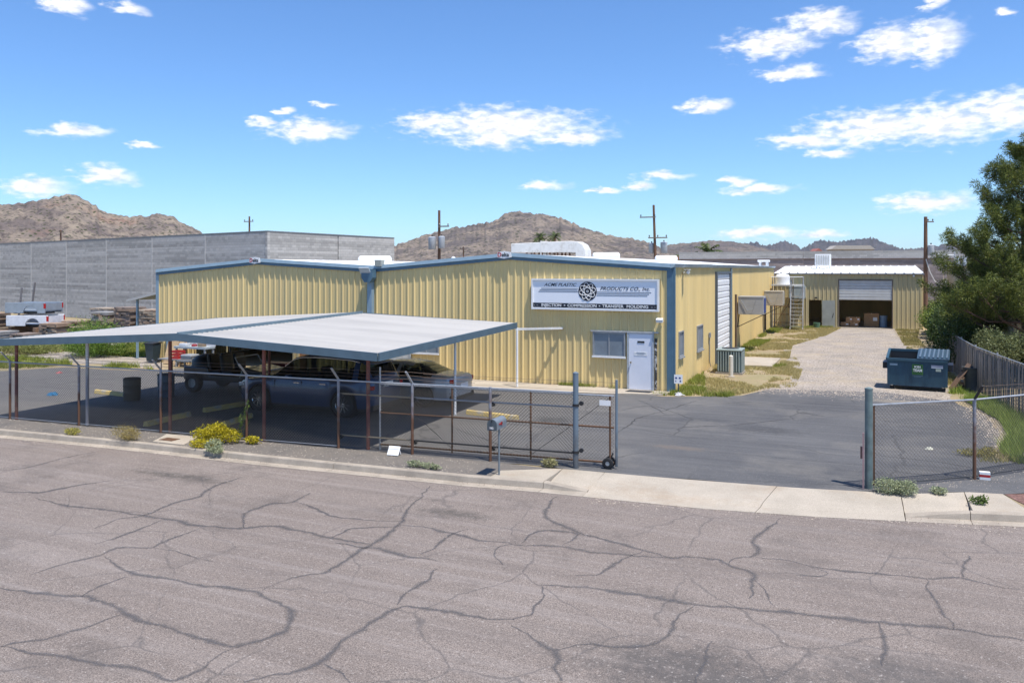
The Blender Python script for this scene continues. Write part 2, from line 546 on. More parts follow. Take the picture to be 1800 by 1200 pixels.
def panel_tones(m, width=0.914):
    """each sheet a touch different in tone, dust splashed up from the ground"""
    N, L = m.node_tree.nodes, m.node_tree.links
    P = N['Principled BSDF']
    src = P.inputs['Base Color'].links[0].from_socket
    tc = N.new('ShaderNodeTexCoord'); sp = N.new('ShaderNodeSeparateXYZ'); L.new(tc.outputs['Object'], sp.inputs[0])

    def mth(op, a, b):
        n = N.new('ShaderNodeMath'); n.operation = op
        for i, v in enumerate((a, b)):
            if isinstance(v, (int, float)):
                n.inputs[i].default_value = v
            else:
                L.new(v, n.inputs[i])
        return n.outputs[0]
    w = N.new('ShaderNodeTexWhiteNoise'); w.noise_dimensions = '1D'
    L.new(mth('FLOOR', mth('DIVIDE', mth('ADD', sp.outputs[0], sp.outputs[1]), width), 0.0), w.inputs['W'])
    tone = mth('ADD', mth('MULTIPLY', w.outputs['Value'], 0.10), 0.94)
    cc = N.new('ShaderNodeCombineColor')
    for i in range(3):
        L.new(tone, cc.inputs[i])
    k = N.new('ShaderNodeMix'); k.data_type = 'RGBA'; k.blend_type = 'MULTIPLY'; k.inputs['Factor'].default_value = 1.0
    L.new(src, k.inputs['A']); L.new(cc.outputs[0], k.inputs['B'])
    nz = N.new('ShaderNodeTexNoise'); nz.inputs['Scale'].default_value = 3.5; nz.inputs['Detail'].default_value = 6
    L.new(tc.outputs['Object'], nz.inputs['Vector'])
    mr = N.new('ShaderNodeMapRange'); mr.inputs['From Min'].default_value = 0.75; mr.inputs['From Max'].default_value = 0.3; mr.inputs['To Max'].default_value = 0.55
    L.new(mth('ADD', sp.outputs[2], nz.outputs[0]), mr.inputs['Value'])
    d = N.new('ShaderNodeMix'); d.data_type = 'RGBA'; L.new(mr.outputs[0], d.inputs['Factor']); L.new(k.outputs['Result'], d.inputs['A']); d.inputs['B'].default_value = (0.42, 0.32, 0.19, 1)
    L.new(d.outputs['Result'], P.inputs['Base Color'])


panel_tones(TAN)
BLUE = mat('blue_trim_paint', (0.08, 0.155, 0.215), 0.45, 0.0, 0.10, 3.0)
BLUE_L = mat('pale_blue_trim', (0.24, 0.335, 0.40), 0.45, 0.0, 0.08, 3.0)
FASCIA = mat('slate_fascia_paint', (0.085, 0.135, 0.17), 0.5, 0.0, 0.15, 2.5)
WHITE = mat('white_paint', (0.78, 0.78, 0.77), 0.5, 0.0, 0.05, 2.0)
WHITE_ROOF = mat('white_roof_coating', (0.80, 0.80, 0.79), 0.6, 0.0, 0.05, 1.0, col2=(0.66, 0.65, 0.62), thr=(0.55, 0.8))
CARROOF = mat('carport_sheet', (0.475, 0.45, 0.415), 0.55, 0.0, 0.06, 0.7, col2=(0.39, 0.37, 0.345), thr=(0.45, 0.75), stretch=(0.3, 2.0, 1))
DOORW = mat('door_white', (0.72, 0.74, 0.80), 0.45, 0.0, 0.04, 2.0)
GREYM = mat('grey_metal', (0.33, 0.34, 0.35), 0.5, 0.3, 0.12, 4.0)
GALV = mat('galvanised_steel', (0.42, 0.43, 0.44), 0.45, 0.5, 0.15, 9.0)
WIRE = mat('fence_wire', (0.155, 0.14, 0.12), 0.6, 0.3, 0.2, 3.0)
BARB = mat('barbed_wire_steel', (0.16, 0.11, 0.08), 0.7, 0.2, 0.2, 6.0)
RUST = mat('rusty_steel', (0.135, 0.066, 0.034), 0.8, 0.1, 0.35, 9.0, col2=(0.10, 0.055, 0.03))
DARKM = mat('dark_metal', (0.025, 0.026, 0.028), 0.5, 0.2, 0.2, 4.0)
BLACK = mat('black_plastic', (0.012, 0.012, 0.013), 0.5, 0.0, 0.2, 4.0)
RUBBER = mat('tyre_rubber', (0.016, 0.016, 0.017), 0.8, 0.0, 0.2, 12.0)
CONC = ground_mat('concrete', (0.43, 0.375, 0.305), (0.36, 0.315, 0.255), fine=60, coarse=0.9, bump=0.15, stain=(0.30, 0.215, 0.14), stain_thr=(0.52, 0.80), stain_scale=0.7, fine_amt=0.25, grain=0.15)
KERBC = ground_mat('kerb_concrete', (0.40, 0.345, 0.28), (0.28, 0.24, 0.195), fine=60, coarse=1.5, bump=0.2, stain=(0.22, 0.19, 0.16), stain_thr=(0.55, 0.8), stain_scale=1.0, fine_amt=0.15)
YELLOW = mat('yellow_kerb_paint', (0.62, 0.45, 0.16), 0.7, 0.0, 0.15, 6.0, col2=(0.45, 0.40, 0.32), thr=(0.5, 0.62))
WOOD = mat('weathered_wood', (0.26, 0.16, 0.10), 0.8, 0.0, 0.3, 6.0, stretch=(6, 6, 0.6))
PLY = mat('plywood', (0.52, 0.36, 0.20), 0.7, 0.0, 0.25, 3.0, stretch=(6, 6, 0.5))
POLE = mat('pole_wood', (0.16, 0.085, 0.05), 0.85, 0.0, 0.3, 4.0, stretch=(5, 5, 0.4))
CARD = mat('cardboard', (0.36, 0.21, 0.10), 0.8, 0.0, 0.1, 3.0)
BLUEPAINT = mat('dumpster_paint', (0.018, 0.062, 0.10), 0.45, 0.1, 0.2, 2.0, col2=(0.03, 0.085, 0.125), thr=(0.45, 0.7), stretch=(3, 3, 0.6))
GLASS = glass_mat('window_glass', (0.10, 0.13, 0.16), 0.12)
CARGLASS = glass_mat('car_glass', (0.01, 0.012, 0.013), 0.04, 0.72)
RED = mat('red_lens', (0.45, 0.012, 0.012), 0.2, 0.0, 0.1, 5.0)
REDP = mat('red_paint', (0.42, 0.03, 0.03), 0.4, 0.0, 0.15, 5.0)
CHROME = mat('bright_metal', (0.62, 0.63, 0.65), 0.18, 1.0, 0.03, 5.0)
LENS = mat('lamp_lens', (0.55, 0.58, 0.62), 0.1, 0.2, 0.05, 5.0)
POSTF = rust_post_mat('fence_post_steel', (0.27, 0.28, 0.31), (0.15, 0.074, 0.042), 0.75, 1.65)
POSTR = mat('red_oxide_post', (0.20, 0.060, 0.045), 0.6, 0.0, 0.3, 5.0, col2=(0.30, 0.15, 0.085), thr=(0.52, 0.66))
POSTB = rust_post_mat('gate_post_steel', (0.15, 0.20, 0.245), (0.11, 0.12, 0.13), 0.2, 0.9)

# ------------------------------------------------------------------ ground, street, kerb, lot
ASPH = ground_mat('street_asphalt', (0.195, 0.16, 0.138), (0.228, 0.19, 0.165), fine=60, coarse=0.35, speck=(0.38, 0.34, 0.31), speckle=(0.62, 0.76), bump=0.8,
                  stain=(0.10, 0.086, 0.078), stain_thr=(0.54, 0.74), stain_scale=0.5, crack=((0.075, 0.07, 0.07), 0.62, 0.010), fine_amt=0.75, streak=(0.125, 0.105, 0.095), streak2=(0.30, 0.262, 0.24),
                  ravel=((-1.6, 9.3, 3.2, 1.6, (0.085, 0.078, 0.074)), (0.6, 10.2, 2.6, 1.1, (0.10, 0.09, 0.085)), (-14.0, 13.6, 3.0, 0.5, (0.08, 0.07, 0.06)), (-7.0, 13.6, 1.5, 0.5, (0.085, 0.075, 0.066))), gate=(0.40, 0.52), grain=0.5)
LOT = ground_mat('lot_asphalt', (0.080, 0.080, 0.084), (0.112, 0.111, 0.113), fine=42, coarse=0.3, speck=(0.22, 0.21, 0.2), speckle=(0.64, 0.74), bump=0.6,
                 stain=(0.185, 0.172, 0.155), stain_thr=(0.50, 0.74), stain_scale=0.35, crack=((0.034, 0.034, 0.036), 0.45, 0.012), fine_amt=0.5, streak=(0.055, 0.055, 0.058), streak2=(0.155, 0.15, 0.145), west=(0.140, 0.132, 0.125),
                 grain=0.3, ravel=((-8.5, 22.5, 1.2, 1.0, (0.05, 0.05, 0.05)), (-4.2, 20.3, 1.6, 0.5, (0.15, 0.125, 0.105)), (1.2, 30.3, 2.4, 0.9, (0.24, 0.21, 0.17)), (-2.5, 23.5, 2.2, 1.2, (0.06, 0.06, 0.063))), gate=(0.42, 0.54))
VERGE = ground_mat('verge_asphalt', (0.165, 0.145, 0.125), (0.135, 0.122, 0.11), fine=50, coarse=0.7, speck=(0.25, 0.23, 0.2), bump=0.6,
                   stain=(0.09, 0.087, 0.085), stain_thr=(0.52, 0.7), stain_scale=0.8, fine_amt=0.3)
DIRT = ground_mat('desert_dirt', (0.34, 0.26, 0.165), (0.27, 0.215, 0.13), fine=30, coarse=0.3, bump=0.8, stain=(0.22, 0.22, 0.09), stain_thr=(0.5, 0.7), stain_scale=0.35, fine_amt=0.3)
GRAVEL = ground_mat('drive_gravel', (0.34, 0.295, 0.255), (0.255, 0.225, 0.195), fine=14, coarse=0.7, speck=(0.46, 0.40, 0.35), bump=1.0, stain=(0.42, 0.34, 0.235), stain_thr=(0.48, 0.70), stain_scale=0.6, fine_amt=0.7, grain=0.35)
REDG = ground_mat('red_gravel', (0.22, 0.12, 0.095), (0.16, 0.09, 0.075), fine=14, coarse=0.8, speck=(0.32, 0.2, 0.17), bump=1.0, fine_amt=0.5)


def interp(pts, x):
    for (a, ya), (b, yb) in zip(pts, pts[1:]):
        if a <= x <= b:
            return ya + (yb - ya) * (x - a) / (b - a)
    return pts[0][1] if x < pts[0][0] else pts[-1][1]


EDGE = [(-120, 11.6), (-45, 13.9), (-23.8, 14.57), (-17.6, 14.98), (-13.1, 15.09), (-7.6, 15.38), (-6.3, 15.56), (-2.86, 15.74), (-0.72, 16.08), (1.0, 16.5), (2.66, 16.92), (6, 17.9), (40, 29.0)]
FENCE_Y = [(-120, 13.0), (-60, 15.0), (-27, 16.08), (-23.4, 16.22), (-17.6, 16.5), (-12.05, 16.87), (-7.9, 17.12), (-5.9, 17.30)]


def sheet(name, poly, z, m, jitter=0.0, seg=0.35, par=None):
    P = []
    r = random.Random(len(poly) * 13 + int(abs(poly[0][0]) * 10))
    for i, (x0, y0) in enumerate(poly):
        x1, y1 = poly[(i + 1) % len(poly)]
        d = math.hypot(x1 - x0, y1 - y0)
        n = max(1, int(d / seg)) if (jitter and d < 80) else 1
        for k in range(n):
            t = k / n
            j = (r.uniform(-1, 1) + 1.3 * math.sin((x0 + k) * 2.1) * r.random()) * jitter if k else 0
            P.append((x0 + (x1 - x0) * t - (y1 - y0) / d * j, y0 + (y1 - y0) * t + (x1 - x0) / d * j, z))
    from mathutils.geometry import delaunay_2d_cdt
    n = len(P)
    vo, _, fo, _, _, _ = delaunay_2d_cdt([Vector(q[:2]) for q in P], [(i, (i + 1) % n) for i in range(n)], [], 1, 1e-5)
    me = bpy.data.meshes.new(name)
    me.from_pydata([(q.x, q.y, z) for q in vo], [], [tuple(f) for f in fo])
    bm = bmesh.new(); bm.from_mesh(me)
    bm.normal_update()
    for ff in bm.faces:
        if ff.normal.z < 0:
            ff.normal_flip()
    bm.to_mesh(me); bm.free()
    me.materials.append(m)
    o = bpy.data.objects.new(name, me); COL.objects.link(o)
    if par is not None:
        o.parent = par
    else:
        structure(o)
    return o


# one ground sheet to the horizon: low under the street, at lot level behind the kerb
g = MB()
STEP = [(-9000, 12.05), (-120, 12.05), (-45, 14.35)] + [(x, y + 0.45) for x, y in EDGE[2:6]] + [(-6.3, 16.0), (-6.16, 17.05), (-4.1, 17.2), (-1.2, 17.5), (0.9, 17.92), (1.9, 18.45), (1.92, 17.15), (2.66, 17.37), (6, 18.35), (40, 29.45), (9000, 29.45)]
for (a, ya), (b, yb) in zip(STEP, STEP[1:]):
    g.add([(a, -6000, -0.2), (b, -6000, -0.2), (b, yb, -0.2), (a, ya, -0.2)], [(0, 1, 2, 3)])
    g.add([(a, ya, -0.2), (b, yb, -0.2), (b, yb, -0.014), (a, ya, -0.014)], [(0, 1, 2, 3)])
    g.add([(a, ya, -0.014), (b, yb, -0.014), (b, 12000, -0.014), (a, 12000, -0.014)], [(0, 1, 2, 3)])
structure(g.build('ground', DIRT))

street = sheet('street', [(-120, -30), (40, -30)] + [(x, y + 0.02) for x, y in reversed(EDGE)], -0.13, ASPH)
lot = sheet('parking_lot', [(-60, 15.0), (-27, 16.08), (-23.4, 16.22), (-17.6, 16.5), (-12.05, 16.87), (-7.9, 17.12), (-6.0, 17.16), (-4.1, 17.27), (-1.2, 17.57), (0.9, 17.99), (1.96, 18.6), (2.6, 18.7), (6, 20.9), (6.0, 24.5),
                            (4.3, 23.2), (3.1, 21.9), (2.9, 22.6), (3.45, 25.3), (3.5, 28), (2.9, 31.0), (0.87, 32.3), (-0.65, 32.1), (-3.2, 31.5), (-3.9, 29.5), (-6.0, 28.35), (-6.9, 28.3),
                            (-8.8, 27.8), (-12.8, 27.1), (-16.2, 26.7), (-20.0, 26.5), (-20, 29.1), (-24, 29.1), (-27.4, 29.1), (-28.8, 26.3), (-30.7, 25.9), (-33.3, 25.8), (-34.7, 23.7), (-40, 23.0), (-60, 21.0)], 0.0, LOT, 0.05)
sheet('verge', [(-120, 12.05), (-45, 14.35)] + [(x, y + 0.47) for x, y in EDGE[2:6]] + [(-7.4, 15.95), (-7.4, 16.42), (-6.3, 17.08)] + [(x, y - 0.003) for x, y in reversed(FENCE_Y[:-1])], -0.004, VERGE, 0.0)
sheet('gravel_drive', [(-3.2, 31.4), (-0.65, 32.0), (0.87, 32.2), (2.8, 30.9), (3.1, 36), (2.4, 48), (2.2, 66.3), (-1.6, 66.3), (-2.6, 58), (-4.2, 50), (-3.6, 44), (-3.0, 38), (-2.6, 34)], -0.006, GRAVEL, 0.12)
sheet('gravel_track', [(-60, 27), (-40, 26.0), (-33.5, 27.2), (-30.6, 27.0), (-29.2, 27.4), (-31.6, 29.4), (-33, 32), (-36, 40), (-40, 52), (-44, 52), (-42, 38), (-44, 31), (-60, 31)], -0.007, GRAVEL, 0.15)
sheet('red_gravel_bed', [(2.62, 18.72), (3.0, 17.75), (9, 19.9), (9, 22.6), (6.02, 20.9)], -0.003, REDG, 0.03)

# kerb: cast concrete sections with gaps
kerb = bpy.data.objects.new('kerb', None); COL.objects.link(kerb); structure(kerb)


def kerb_section(x0, x1, h0=0.0, h1=0.0, gap=0.012):
    """h = how far the kerb is dropped at each end (0 full kerb .. 0.11 flush)"""
    mb = MB()
    n = max(2, int((x1 - x0) / 0.8))
    prof = []
    for i in range(n + 1):
        x = x0 + gap / 2 + (x1 - x0 - gap) * i / n
        h = h0 + (h1 - h0) * i / n
        y = interp(EDGE, x)
        prof.append([(x, y, -0.2), (x, y, -0.122), (x, y + 0.30, -0.128), (x, y + 0.325, -0.012 - h * 0.95), (x, y + 0.345, 0.006 - h), (x, y + 0.46, 0.008 - h), (x, y + 0.47, -0.2)])
    k = len(prof[0])
    V = [p for r in prof for p in r]
    F = [(i * k + j, (i + 1) * k + j, (i + 1) * k + j + 1, i * k + j + 1) for i in range(n) for j in range(k - 1)]
    F += [tuple(range(k)), tuple(n * k + j for j in reversed(range(k)))]
    mb.add(V, F)
    mb.build('kerb_section', KERBC, kerb)


x = -60.0
while x < -7.5:
    nx = min(x + 3.05, -6.15) if x + 6 < -6.15 else -6.15
    kerb_section(x, nx)
    x = nx
kerb_section(-6.15, -5.2, 0.0, 0.105)
kerb_section(0.75, 1.85, 0.105, 0.0)
kerb_section(1.85, 4.6); kerb_section(4.6, 8.0); kerb_section(8.0, 12.0)

# driveway apron: separate cast slabs rising from the gutter to the lot
apron = bpy.data.objects.new('driveway_apron', None); COL.objects.link(apron); structure(apron)
BACK = [(-7.4, 16.42), (-6.3, 17.08), (-6.0, 17.14), (-4.1, 17.25), (-1.2, 17.55), (0.9, 17.97), (1.96, 18.58), (2.62, 18.7)]


def slab(x0, x1, fx0, fx1, front=0.0, gap=0.014, flat=False):
    n = 8
    V = []
    for i in range(n + 1):
        t = i / n
        xf = fx0 + gap / 2 + (fx1 - fx0 - gap) * t
        xb = x0 + gap / 2 + (x1 - x0 - gap) * t
        yf = interp(EDGE, xf) + front
        yb = interp(BACK, xb)
        for s, z in ((0, -0.2), (0, -0.120 if not flat else 0.001), (0.22, -0.112 if not flat else 0.001), (0.36, -0.066 if not flat else 0.001), (1.0, 0.004), (1.0, -0.2)):
            V.append((xf + (xb - xf) * s, yf + (yb - yf) * s, z))
    F = [(i * 6 + j, (i + 1) * 6 + j, (i + 1) * 6 + j + 1, i * 6 + j + 1) for i in range(n) for j in range(5)]
    F += [tuple(range(6)), tuple(n * 6 + j for j in reversed(range(6)))]
    MB().add(V, F).build('slab', CONC, apron)


slab(-7.38, -6.16, -7.38, -6.16, front=0.475, flat=True)
slab(-6.16, -5.2, -6.16, -5.2, front=0.475, flat=False)
slab(-5.2, -1.6, -5.2, -1.85)
slab(-1.6, 0.72, -1.85, 0.75)
slab(0.72, 1.9, 0.75, 1.9, front=0.475, flat=False)
slab(1.9, 2.6, 1.9, 2.9, front=0.475, flat=True)

# concrete walk in front of the building, pad beside it, utility pad in the verge
MB().prism([(-20.0, 26.45), (-16.2, 26.62), (-12.8, 27.02), (-8.8, 27.72), (-6.95, 28.25), (-6.35, 28.55), (-6.35, 29.16), (-20.0, 29.16)], 'z', -0.1, 0.05).build('front_walk', CONC)
structure(bpy.data.objects['front_walk'])
MB().prism([(-6.2, 38.5), (-3.75, 38.7), (-3.7, 42.4), (-6.2, 42.2)], 'z', -0.1, 0.035).build('concrete_pad', CONC)
structure(bpy.data.objects['concrete_pad'])
pad = MB().prism([(-16.95, 15.60), (-15.9, 15.62), (-16.3, 16.52), (-17.35, 16.45)], 'z', -0.1, 0.003).build('utility_pad', CONC)
structure(pad)
MB().box(-16.95, -16.5, 15.8, 16.1, 0.003, 0.012).build('access_lid', RUST, pad)

# sealed cracks: tarry ribbons with ragged edges
CRACKS = [[[-11.48,7.82],[-10.88,7.91],[-10.09,8.06],[-9.31,8.0],[-9.04,7.87],[-8.35,7.8],[-7.95,7.79],[-7.38,7.78],[-7.01,7.77],[-6.83,8.02],[-6.78,8.34],[-6.94,8.68],[-7.1,8.91],[-7.36,9.0],[-7.68,9.07],[-7.91,9.23],[-8.15,9.14],[-8.79,9.04],[-9.18,8.99],[-9.66,9.02],[-10.11,9.0],[-10.64,9.1],[-11.1,9.3],[-11.21,9.32]],[[-7.91,9.23],[-7.86,9.67],[-7.77,9.95],[-7.53,10.12],[-7.53,10.64],[-7.54,11.2],[-7.51,11.58],[-7.66,12.5],[-7.89,13.13],[-8.11,14.05],[-8.48,15.16]],[[-11.52,8.33],[-11.54,8.77],[-11.27,9.37],[-11.3,9.72],[-10.76,9.92],[-10.91,10.43],[-10.8,10.97]],[[-10.76,9.92],[-10.14,9.93],[-9.38,9.88]],[[-18.1,12.32],[-17.81,12.73],[-17.91,13.61],[-17.77,14.77]],[[-16.37,11.15],[-15.63,11.42],[-15.41,12.04],[-15.03,12.71]],[[-15.28,11.17],[-14.64,11.12],[-13.79,11.07],[-13.22,11.12],[-12.43,11.2],[-11.55,11.17],[-11.17,11.07],[-10.09,11.33],[-9.7,11.62],[-9.13,11.61],[-8.36,11.56],[-7.54,11.54]],[[-12.52,10.23],[-12.58,10.82],[-12.34,11.25],[-12.46,12.06],[-12.35,12.54],[-12.67,13.35],[-12.61,14.06]],[[-10.09,11.33],[-10.64,11.94],[-10.73,12.2],[-10.69,12.72],[-10.37,13.01],[-10.42,13.72]],[[-10.37,13.01],[-9.8,12.9],[-9.17,12.58],[-8.29,12.59],[-7.79,12.76]],[[-8.36,11.56],[-8.39,12.01],[-7.92,12.3],[-7.64,12.51]],[[-7.68,12.58],[-7.13,12.64],[-6.54,12.51],[-5.9,12.43],[-5.39,12.47]],[[-6.54,11.41],[-6.51,11.94],[-6.54,12.51],[-6.39,12.88]],[[-4.24,9.8],[-4.57,9.63],[-5.17,9.64],[-5.83,9.56],[-5.89,9.43],[-5.89,8.95],[-5.9,8.33],[-5.79,7.83],[-5.93,7.59],[-6.18,7.3],[-6.36,7.09]],[[-5.79,7.83],[-5.45,7.69],[-5.22,7.58]],[[-9.67,6.58],[-9.62,6.77],[-9.27,6.96],[-9.22,7.24],[-9.11,7.84]],[[-10.09,8.06],[-10.19,8.37],[-10.13,8.87]],[[-9.7,6.61],[-9.08,6.64],[-8.46,6.72],[-8.0,6.8],[-7.67,6.83],[-7.31,6.75],[-7.09,6.77],[-7.05,7.07],[-7.08,7.46],[-7.01,7.77]],[[-5.86,9.6],[-6.02,10.01],[-5.92,10.51],[-5.99,10.98]],[[-11.81,9.65],[-11.74,9.99],[-11.78,10.25],[-11.91,11.11]],[[-8.17,11.37],[-7.44,11.39],[-6.6,11.25],[-6.13,11.24]],[[-5.39,12.47],[-5.56,12.27],[-5.39,11.77],[-5.11,11.49]],[[-5.69,15.42],[-5.58,14.42],[-5.27,13.89],[-4.51,13.44],[-3.77,13.2],[-3.29,13.03],[-2.79,12.89],[-2.56,13.06],[-2.11,13.12],[-1.86,12.89],[-1.45,12.69],[-1.43,12.11],[-1.42,11.73]],[[-5.37,12.43],[-4.61,12.69],[-3.85,12.64],[-3.23,12.77],[-2.79,12.89]],[[-3.29,13.03],[-3.51,12.44],[-3.7,11.71],[-3.98,11.59]],[[-1.35,15.77],[-1.49,15.17],[-1.64,14.28],[-1.51,13.73],[-1.54,13.43],[-1.86,13.22],[-1.92,13.0]],[[-1.54,13.43],[-1.11,13.48],[-0.72,13.38],[-0.31,13.37],[0.29,13.5],[0.91,13.58],[1.42,13.83],[1.73,13.64],[2.15,13.6]],[[1.42,13.83],[1.46,14.46],[1.57,14.92]],[[0.9,13.52],[0.88,13.1],[0.97,12.5],[1.07,12.05],[1.11,11.75]],[[-4.31,11.03],[-3.59,11.23],[-2.89,11.25],[-2.2,11.23],[-1.53,11.37],[-0.8,11.48],[-0.1,11.55],[0.58,11.7],[1.11,11.75],[1.86,11.77]],[[-4.24,9.8],[-4.08,10.02],[-4.11,10.4],[-4.26,11.0]],[[-4.15,9.61],[-3.83,9.4],[-3.47,9.14],[-3.3,8.98],[-3.29,8.77],[-3.09,8.5]],[[-3.38,9.22],[-3.13,9.53],[-2.57,9.61],[-2.29,9.9],[-2.19,10.28],[-2.23,10.82],[-2.08,11.23]],[[-1.72,10.23],[-1.66,9.69],[-1.7,9.17]],[[-5.27,12.55],[-5.3,13.01],[-5.16,13.32],[-4.49,13.37],[-4.59,12.77]],[[0.21,11.59],[0.18,10.97],[0.19,10.34]],[[-1.43,12.45],[-1.22,11.97],[-1.1,11.6]],[[-0.9,12.92],[-0.54,13.02],[-0.47,13.24],[-0.72,13.38]]]
LOTCRACKS = [[[-6.15,21.51],[-6.19,23.8],[-5.51,26.27],[-4.96,28.39]],[[-7.32,27.37],[-5.86,25.77],[-4.77,24.41],[-3.27,24.37]],[[-11.11,20.7],[-9.2,19.38],[-7.35,18.05]],[[-4.93,22.73],[-3.5,23.71],[-1.79,25.7]],[[-7.01,24.82],[-6.75,25.61],[-6.44,26.22],[-5.55,24.79]],[[-28.31,19.7],[-28.74,23.09],[-27.55,25.12]],[[-30.44,21.65],[-30.56,24.83]],[[-4.86,27.78],[-1.94,27.81],[-0.23,27.75]],[[0.33,21.37],[1.54,21.26],[2.82,20.56]]]


def tar_mat(name, col):
    m, N, L, P = nodes(name)
    P.inputs['Base Color'].default_value = rgb(col)
    P.inputs['Roughness'].default_value = 0.85
    at = N.new('ShaderNodeAttribute'); at.attribute_name = 'edge'
    tc = N.new('ShaderNodeTexCoord')
    nz = N.new('ShaderNodeTexNoise'); nz.inputs['Scale'].default_value = 38; nz.inputs['Detail'].default_value = 4; nz.inputs['Roughness'].default_value = 0.75
    L.new(tc.outputs['Object'], nz.inputs['Vector'])
    n2 = N.new('ShaderNodeTexNoise'); n2.inputs['Scale'].default_value = 1.3; n2.inputs['Detail'].default_value = 3
    L.new(tc.outputs['Object'], n2.inputs['Vector'])
    a = N.new('ShaderNodeMath'); a.operation = 'MULTIPLY_ADD'; L.new(nz.outputs[0], a.inputs[0]); a.inputs[1].default_value = 1.9; L.new(at.outputs['Fac'], a.inputs[2])
    b = N.new('ShaderNodeMath'); b.operation = 'MULTIPLY_ADD'; L.new(n2.outputs[0], b.inputs[0]); b.inputs[1].default_value = 0.9; L.new(a.outputs[0], b.inputs[2])
    mr = N.new('ShaderNodeMapRange'); L.new(b.outputs[0], mr.inputs['Value'])
    mr.inputs['From Min'].default_value = 1.45; mr.inputs['From Max'].default_value = 2.5
    mr.inputs['To Max'].default_value = 0.62
    t = N.new('ShaderNodeBsdfTransparent')
    ms = N.new('ShaderNodeMixShader'); L.new(mr.outputs[0], ms.inputs[0]); L.new(t.outputs[0], ms.inputs[1]); L.new(P.outputs[0], ms.inputs[2])
    L.new(ms.outputs[0], N['Material Output'].inputs['Surface'])
    return m


def crack_ribbons(name, lines, z, w0, m, par):
    V, F, A = [], [], []
    r = random.Random(3)
    for ln in lines:
        pts = []
        for (x0, y0), (x1, y1) in zip(ln, ln[1:]):
            n = max(1, int(math.hypot(x1 - x0, y1 - y0) / 0.09))
            for k in range(n):
                pts.append((x0 + (x1 - x0) * k / n, y0 + (y1 - y0) * k / n))
        pts.append(tuple(ln[-1]))
        # soften the corners, then let the line wander
        for _ in range(1):
            pts = [pts[0]] + [tuple((pts[i - 1][j] + 2 * pts[i][j] + pts[i + 1][j]) / 4 for j in (0, 1)) for i in range(1, len(pts) - 1)] + [pts[-1]]
        ox = oy = 0.0
        wl = w0 * r.uniform(0.7, 1.25)
        n0 = len(V); cnt = 0
        for i, (px_, py_) in enumerate(pts):
            ox = ox * 0.82 + r.uniform(-1, 1) * 0.028; oy = oy * 0.82 + r.uniform(-1, 1) * 0.028
            q = pts[min(i + 1, len(pts) - 1)]; p = pts[max(i - 1, 0)]
            dx, dy = q[0] - p[0], q[1] - p[1]
            d = math.hypot(dx, dy) or 1
            wn = wn * 0.85 + 0.15 * r.uniform(0.1, 2.0) if i else 1.0
            w = wl * wn * (0.6 + 0.8 * r.random()) * (min(1.0, 0.25 + min(i, len(pts) - 1 - i) * 0.08))
            for s, e in ((-1, 0.0), (0, 1.0), (1, 0.0)):
                V.append((px_ + ox - dy / d * w * s, py_ + oy + dx / d * w * s, z)); A.append(e)
            cnt += 1
        for i in range(cnt - 1):
            b = n0 + i * 3
            F += [(b, b + 1, b + 4, b + 3), (b + 1, b + 2, b + 5, b + 4)]
    o = np_obj(name, V, F, m, par, local=True)
    at = o.data.attributes.new('edge', 'FLOAT', 'POINT')
    at.data.foreach_set('value', A)
    o['kind'] = 'stuff'
    return o


crack_ribbons('crack_sealant', CRACKS, -0.126, 0.068, tar_mat('street_tar', (0.10, 0.095, 0.098)), street)
crack_ribbons('crack', LOTCRACKS, 0.004, 0.035, tar_mat('lot_tar', (0.03, 0.03, 0.032)), lot)

# ------------------------------------------------------------------ hills
HILL_L = [(-63.58, 39.4), (-59.86, 51.4), (-57.44, 57.0), (-55.75, 66.6), (-54.58, 70.6), (-53.39, 75.3), (-52.16, 79.4), (-51.38, 77.2), (-50.43, 66.6), (-49.46, 60.3), (-48.31, 59.7), (-47.14, 63.0), (-46.29, 61.8), (-45.25, 52.8), (-44.13, 41.3), (-42.78, 32.6), (-40.23, 24.0), (-36.85, 15.0), (-33.76, 5.8)]
HILL_C = [(-35.31, 22.0), (-32.98, 37.8), (-31.2, 53.7), (-29.41, 69.7), (-27.81, 82.3), (-26.21, 88.9), (-24.59, 97.6), (-23.79, 110.2), (-22.98, 113.3), (-20.96, 106.8), (-19.76, 101.5), (-18.55, 85.5), (-16.95, 71.6), (-15.76, 66.3), (-14.18, 58.7), (-13.01, 48.2), (-11.45, 37.5), (-9.16, 21.8), (-6.54, 8.4)]
HILL_M = [(-15.37, 17.2), (-13.4, 62.1), (-12.42, 83.5), (-11.07, 88.5), (-9.54, 97.1), (-8.03, 91.2), (-6.54, 74.4), (-4.71, 59.9), (-2.56, 47.2), (-0.48, 28.1)]
HILL_R = [(-13.4, 63.8), (-10.68, 114.5), (-8.4, 153.8), (-6.54, 162.5), (-5.98, 138.9), (-4.71, 171.2), (-3.63, 126.7), (-2.56, 175.6), (-1.51, 158.1), (-0.48, 169.5), (0.71, 181.7), (1.55, 145.0), (2.53, 115.3), (4.14, 123.2), (5.09, 150.3), (6.01, 139.8), (7.82, 100.5), (10.4, 83.9), (14.38, 51.6), (18, 20)]


def vnoise(x, y, seed):
    r = np.random.default_rng(seed)
    T = r.random((64, 64))
    xi, yi = np.floor(x).astype(int), np.floor(y).astype(int)
    fx, fy = x - xi, y - yi
    fx, fy = fx * fx * (3 - 2 * fx), fy * fy * (3 - 2 * fy)
    a, b = T[xi % 64, yi % 64], T[(xi + 1) % 64, yi % 64]
    c, d = T[xi % 64, (yi + 1) % 64], T[(xi + 1) % 64, (yi + 1) % 64]
    return (a * (1 - fx) + b * fx) * (1 - fy) + (c * (1 - fx) + d * fx) * fy


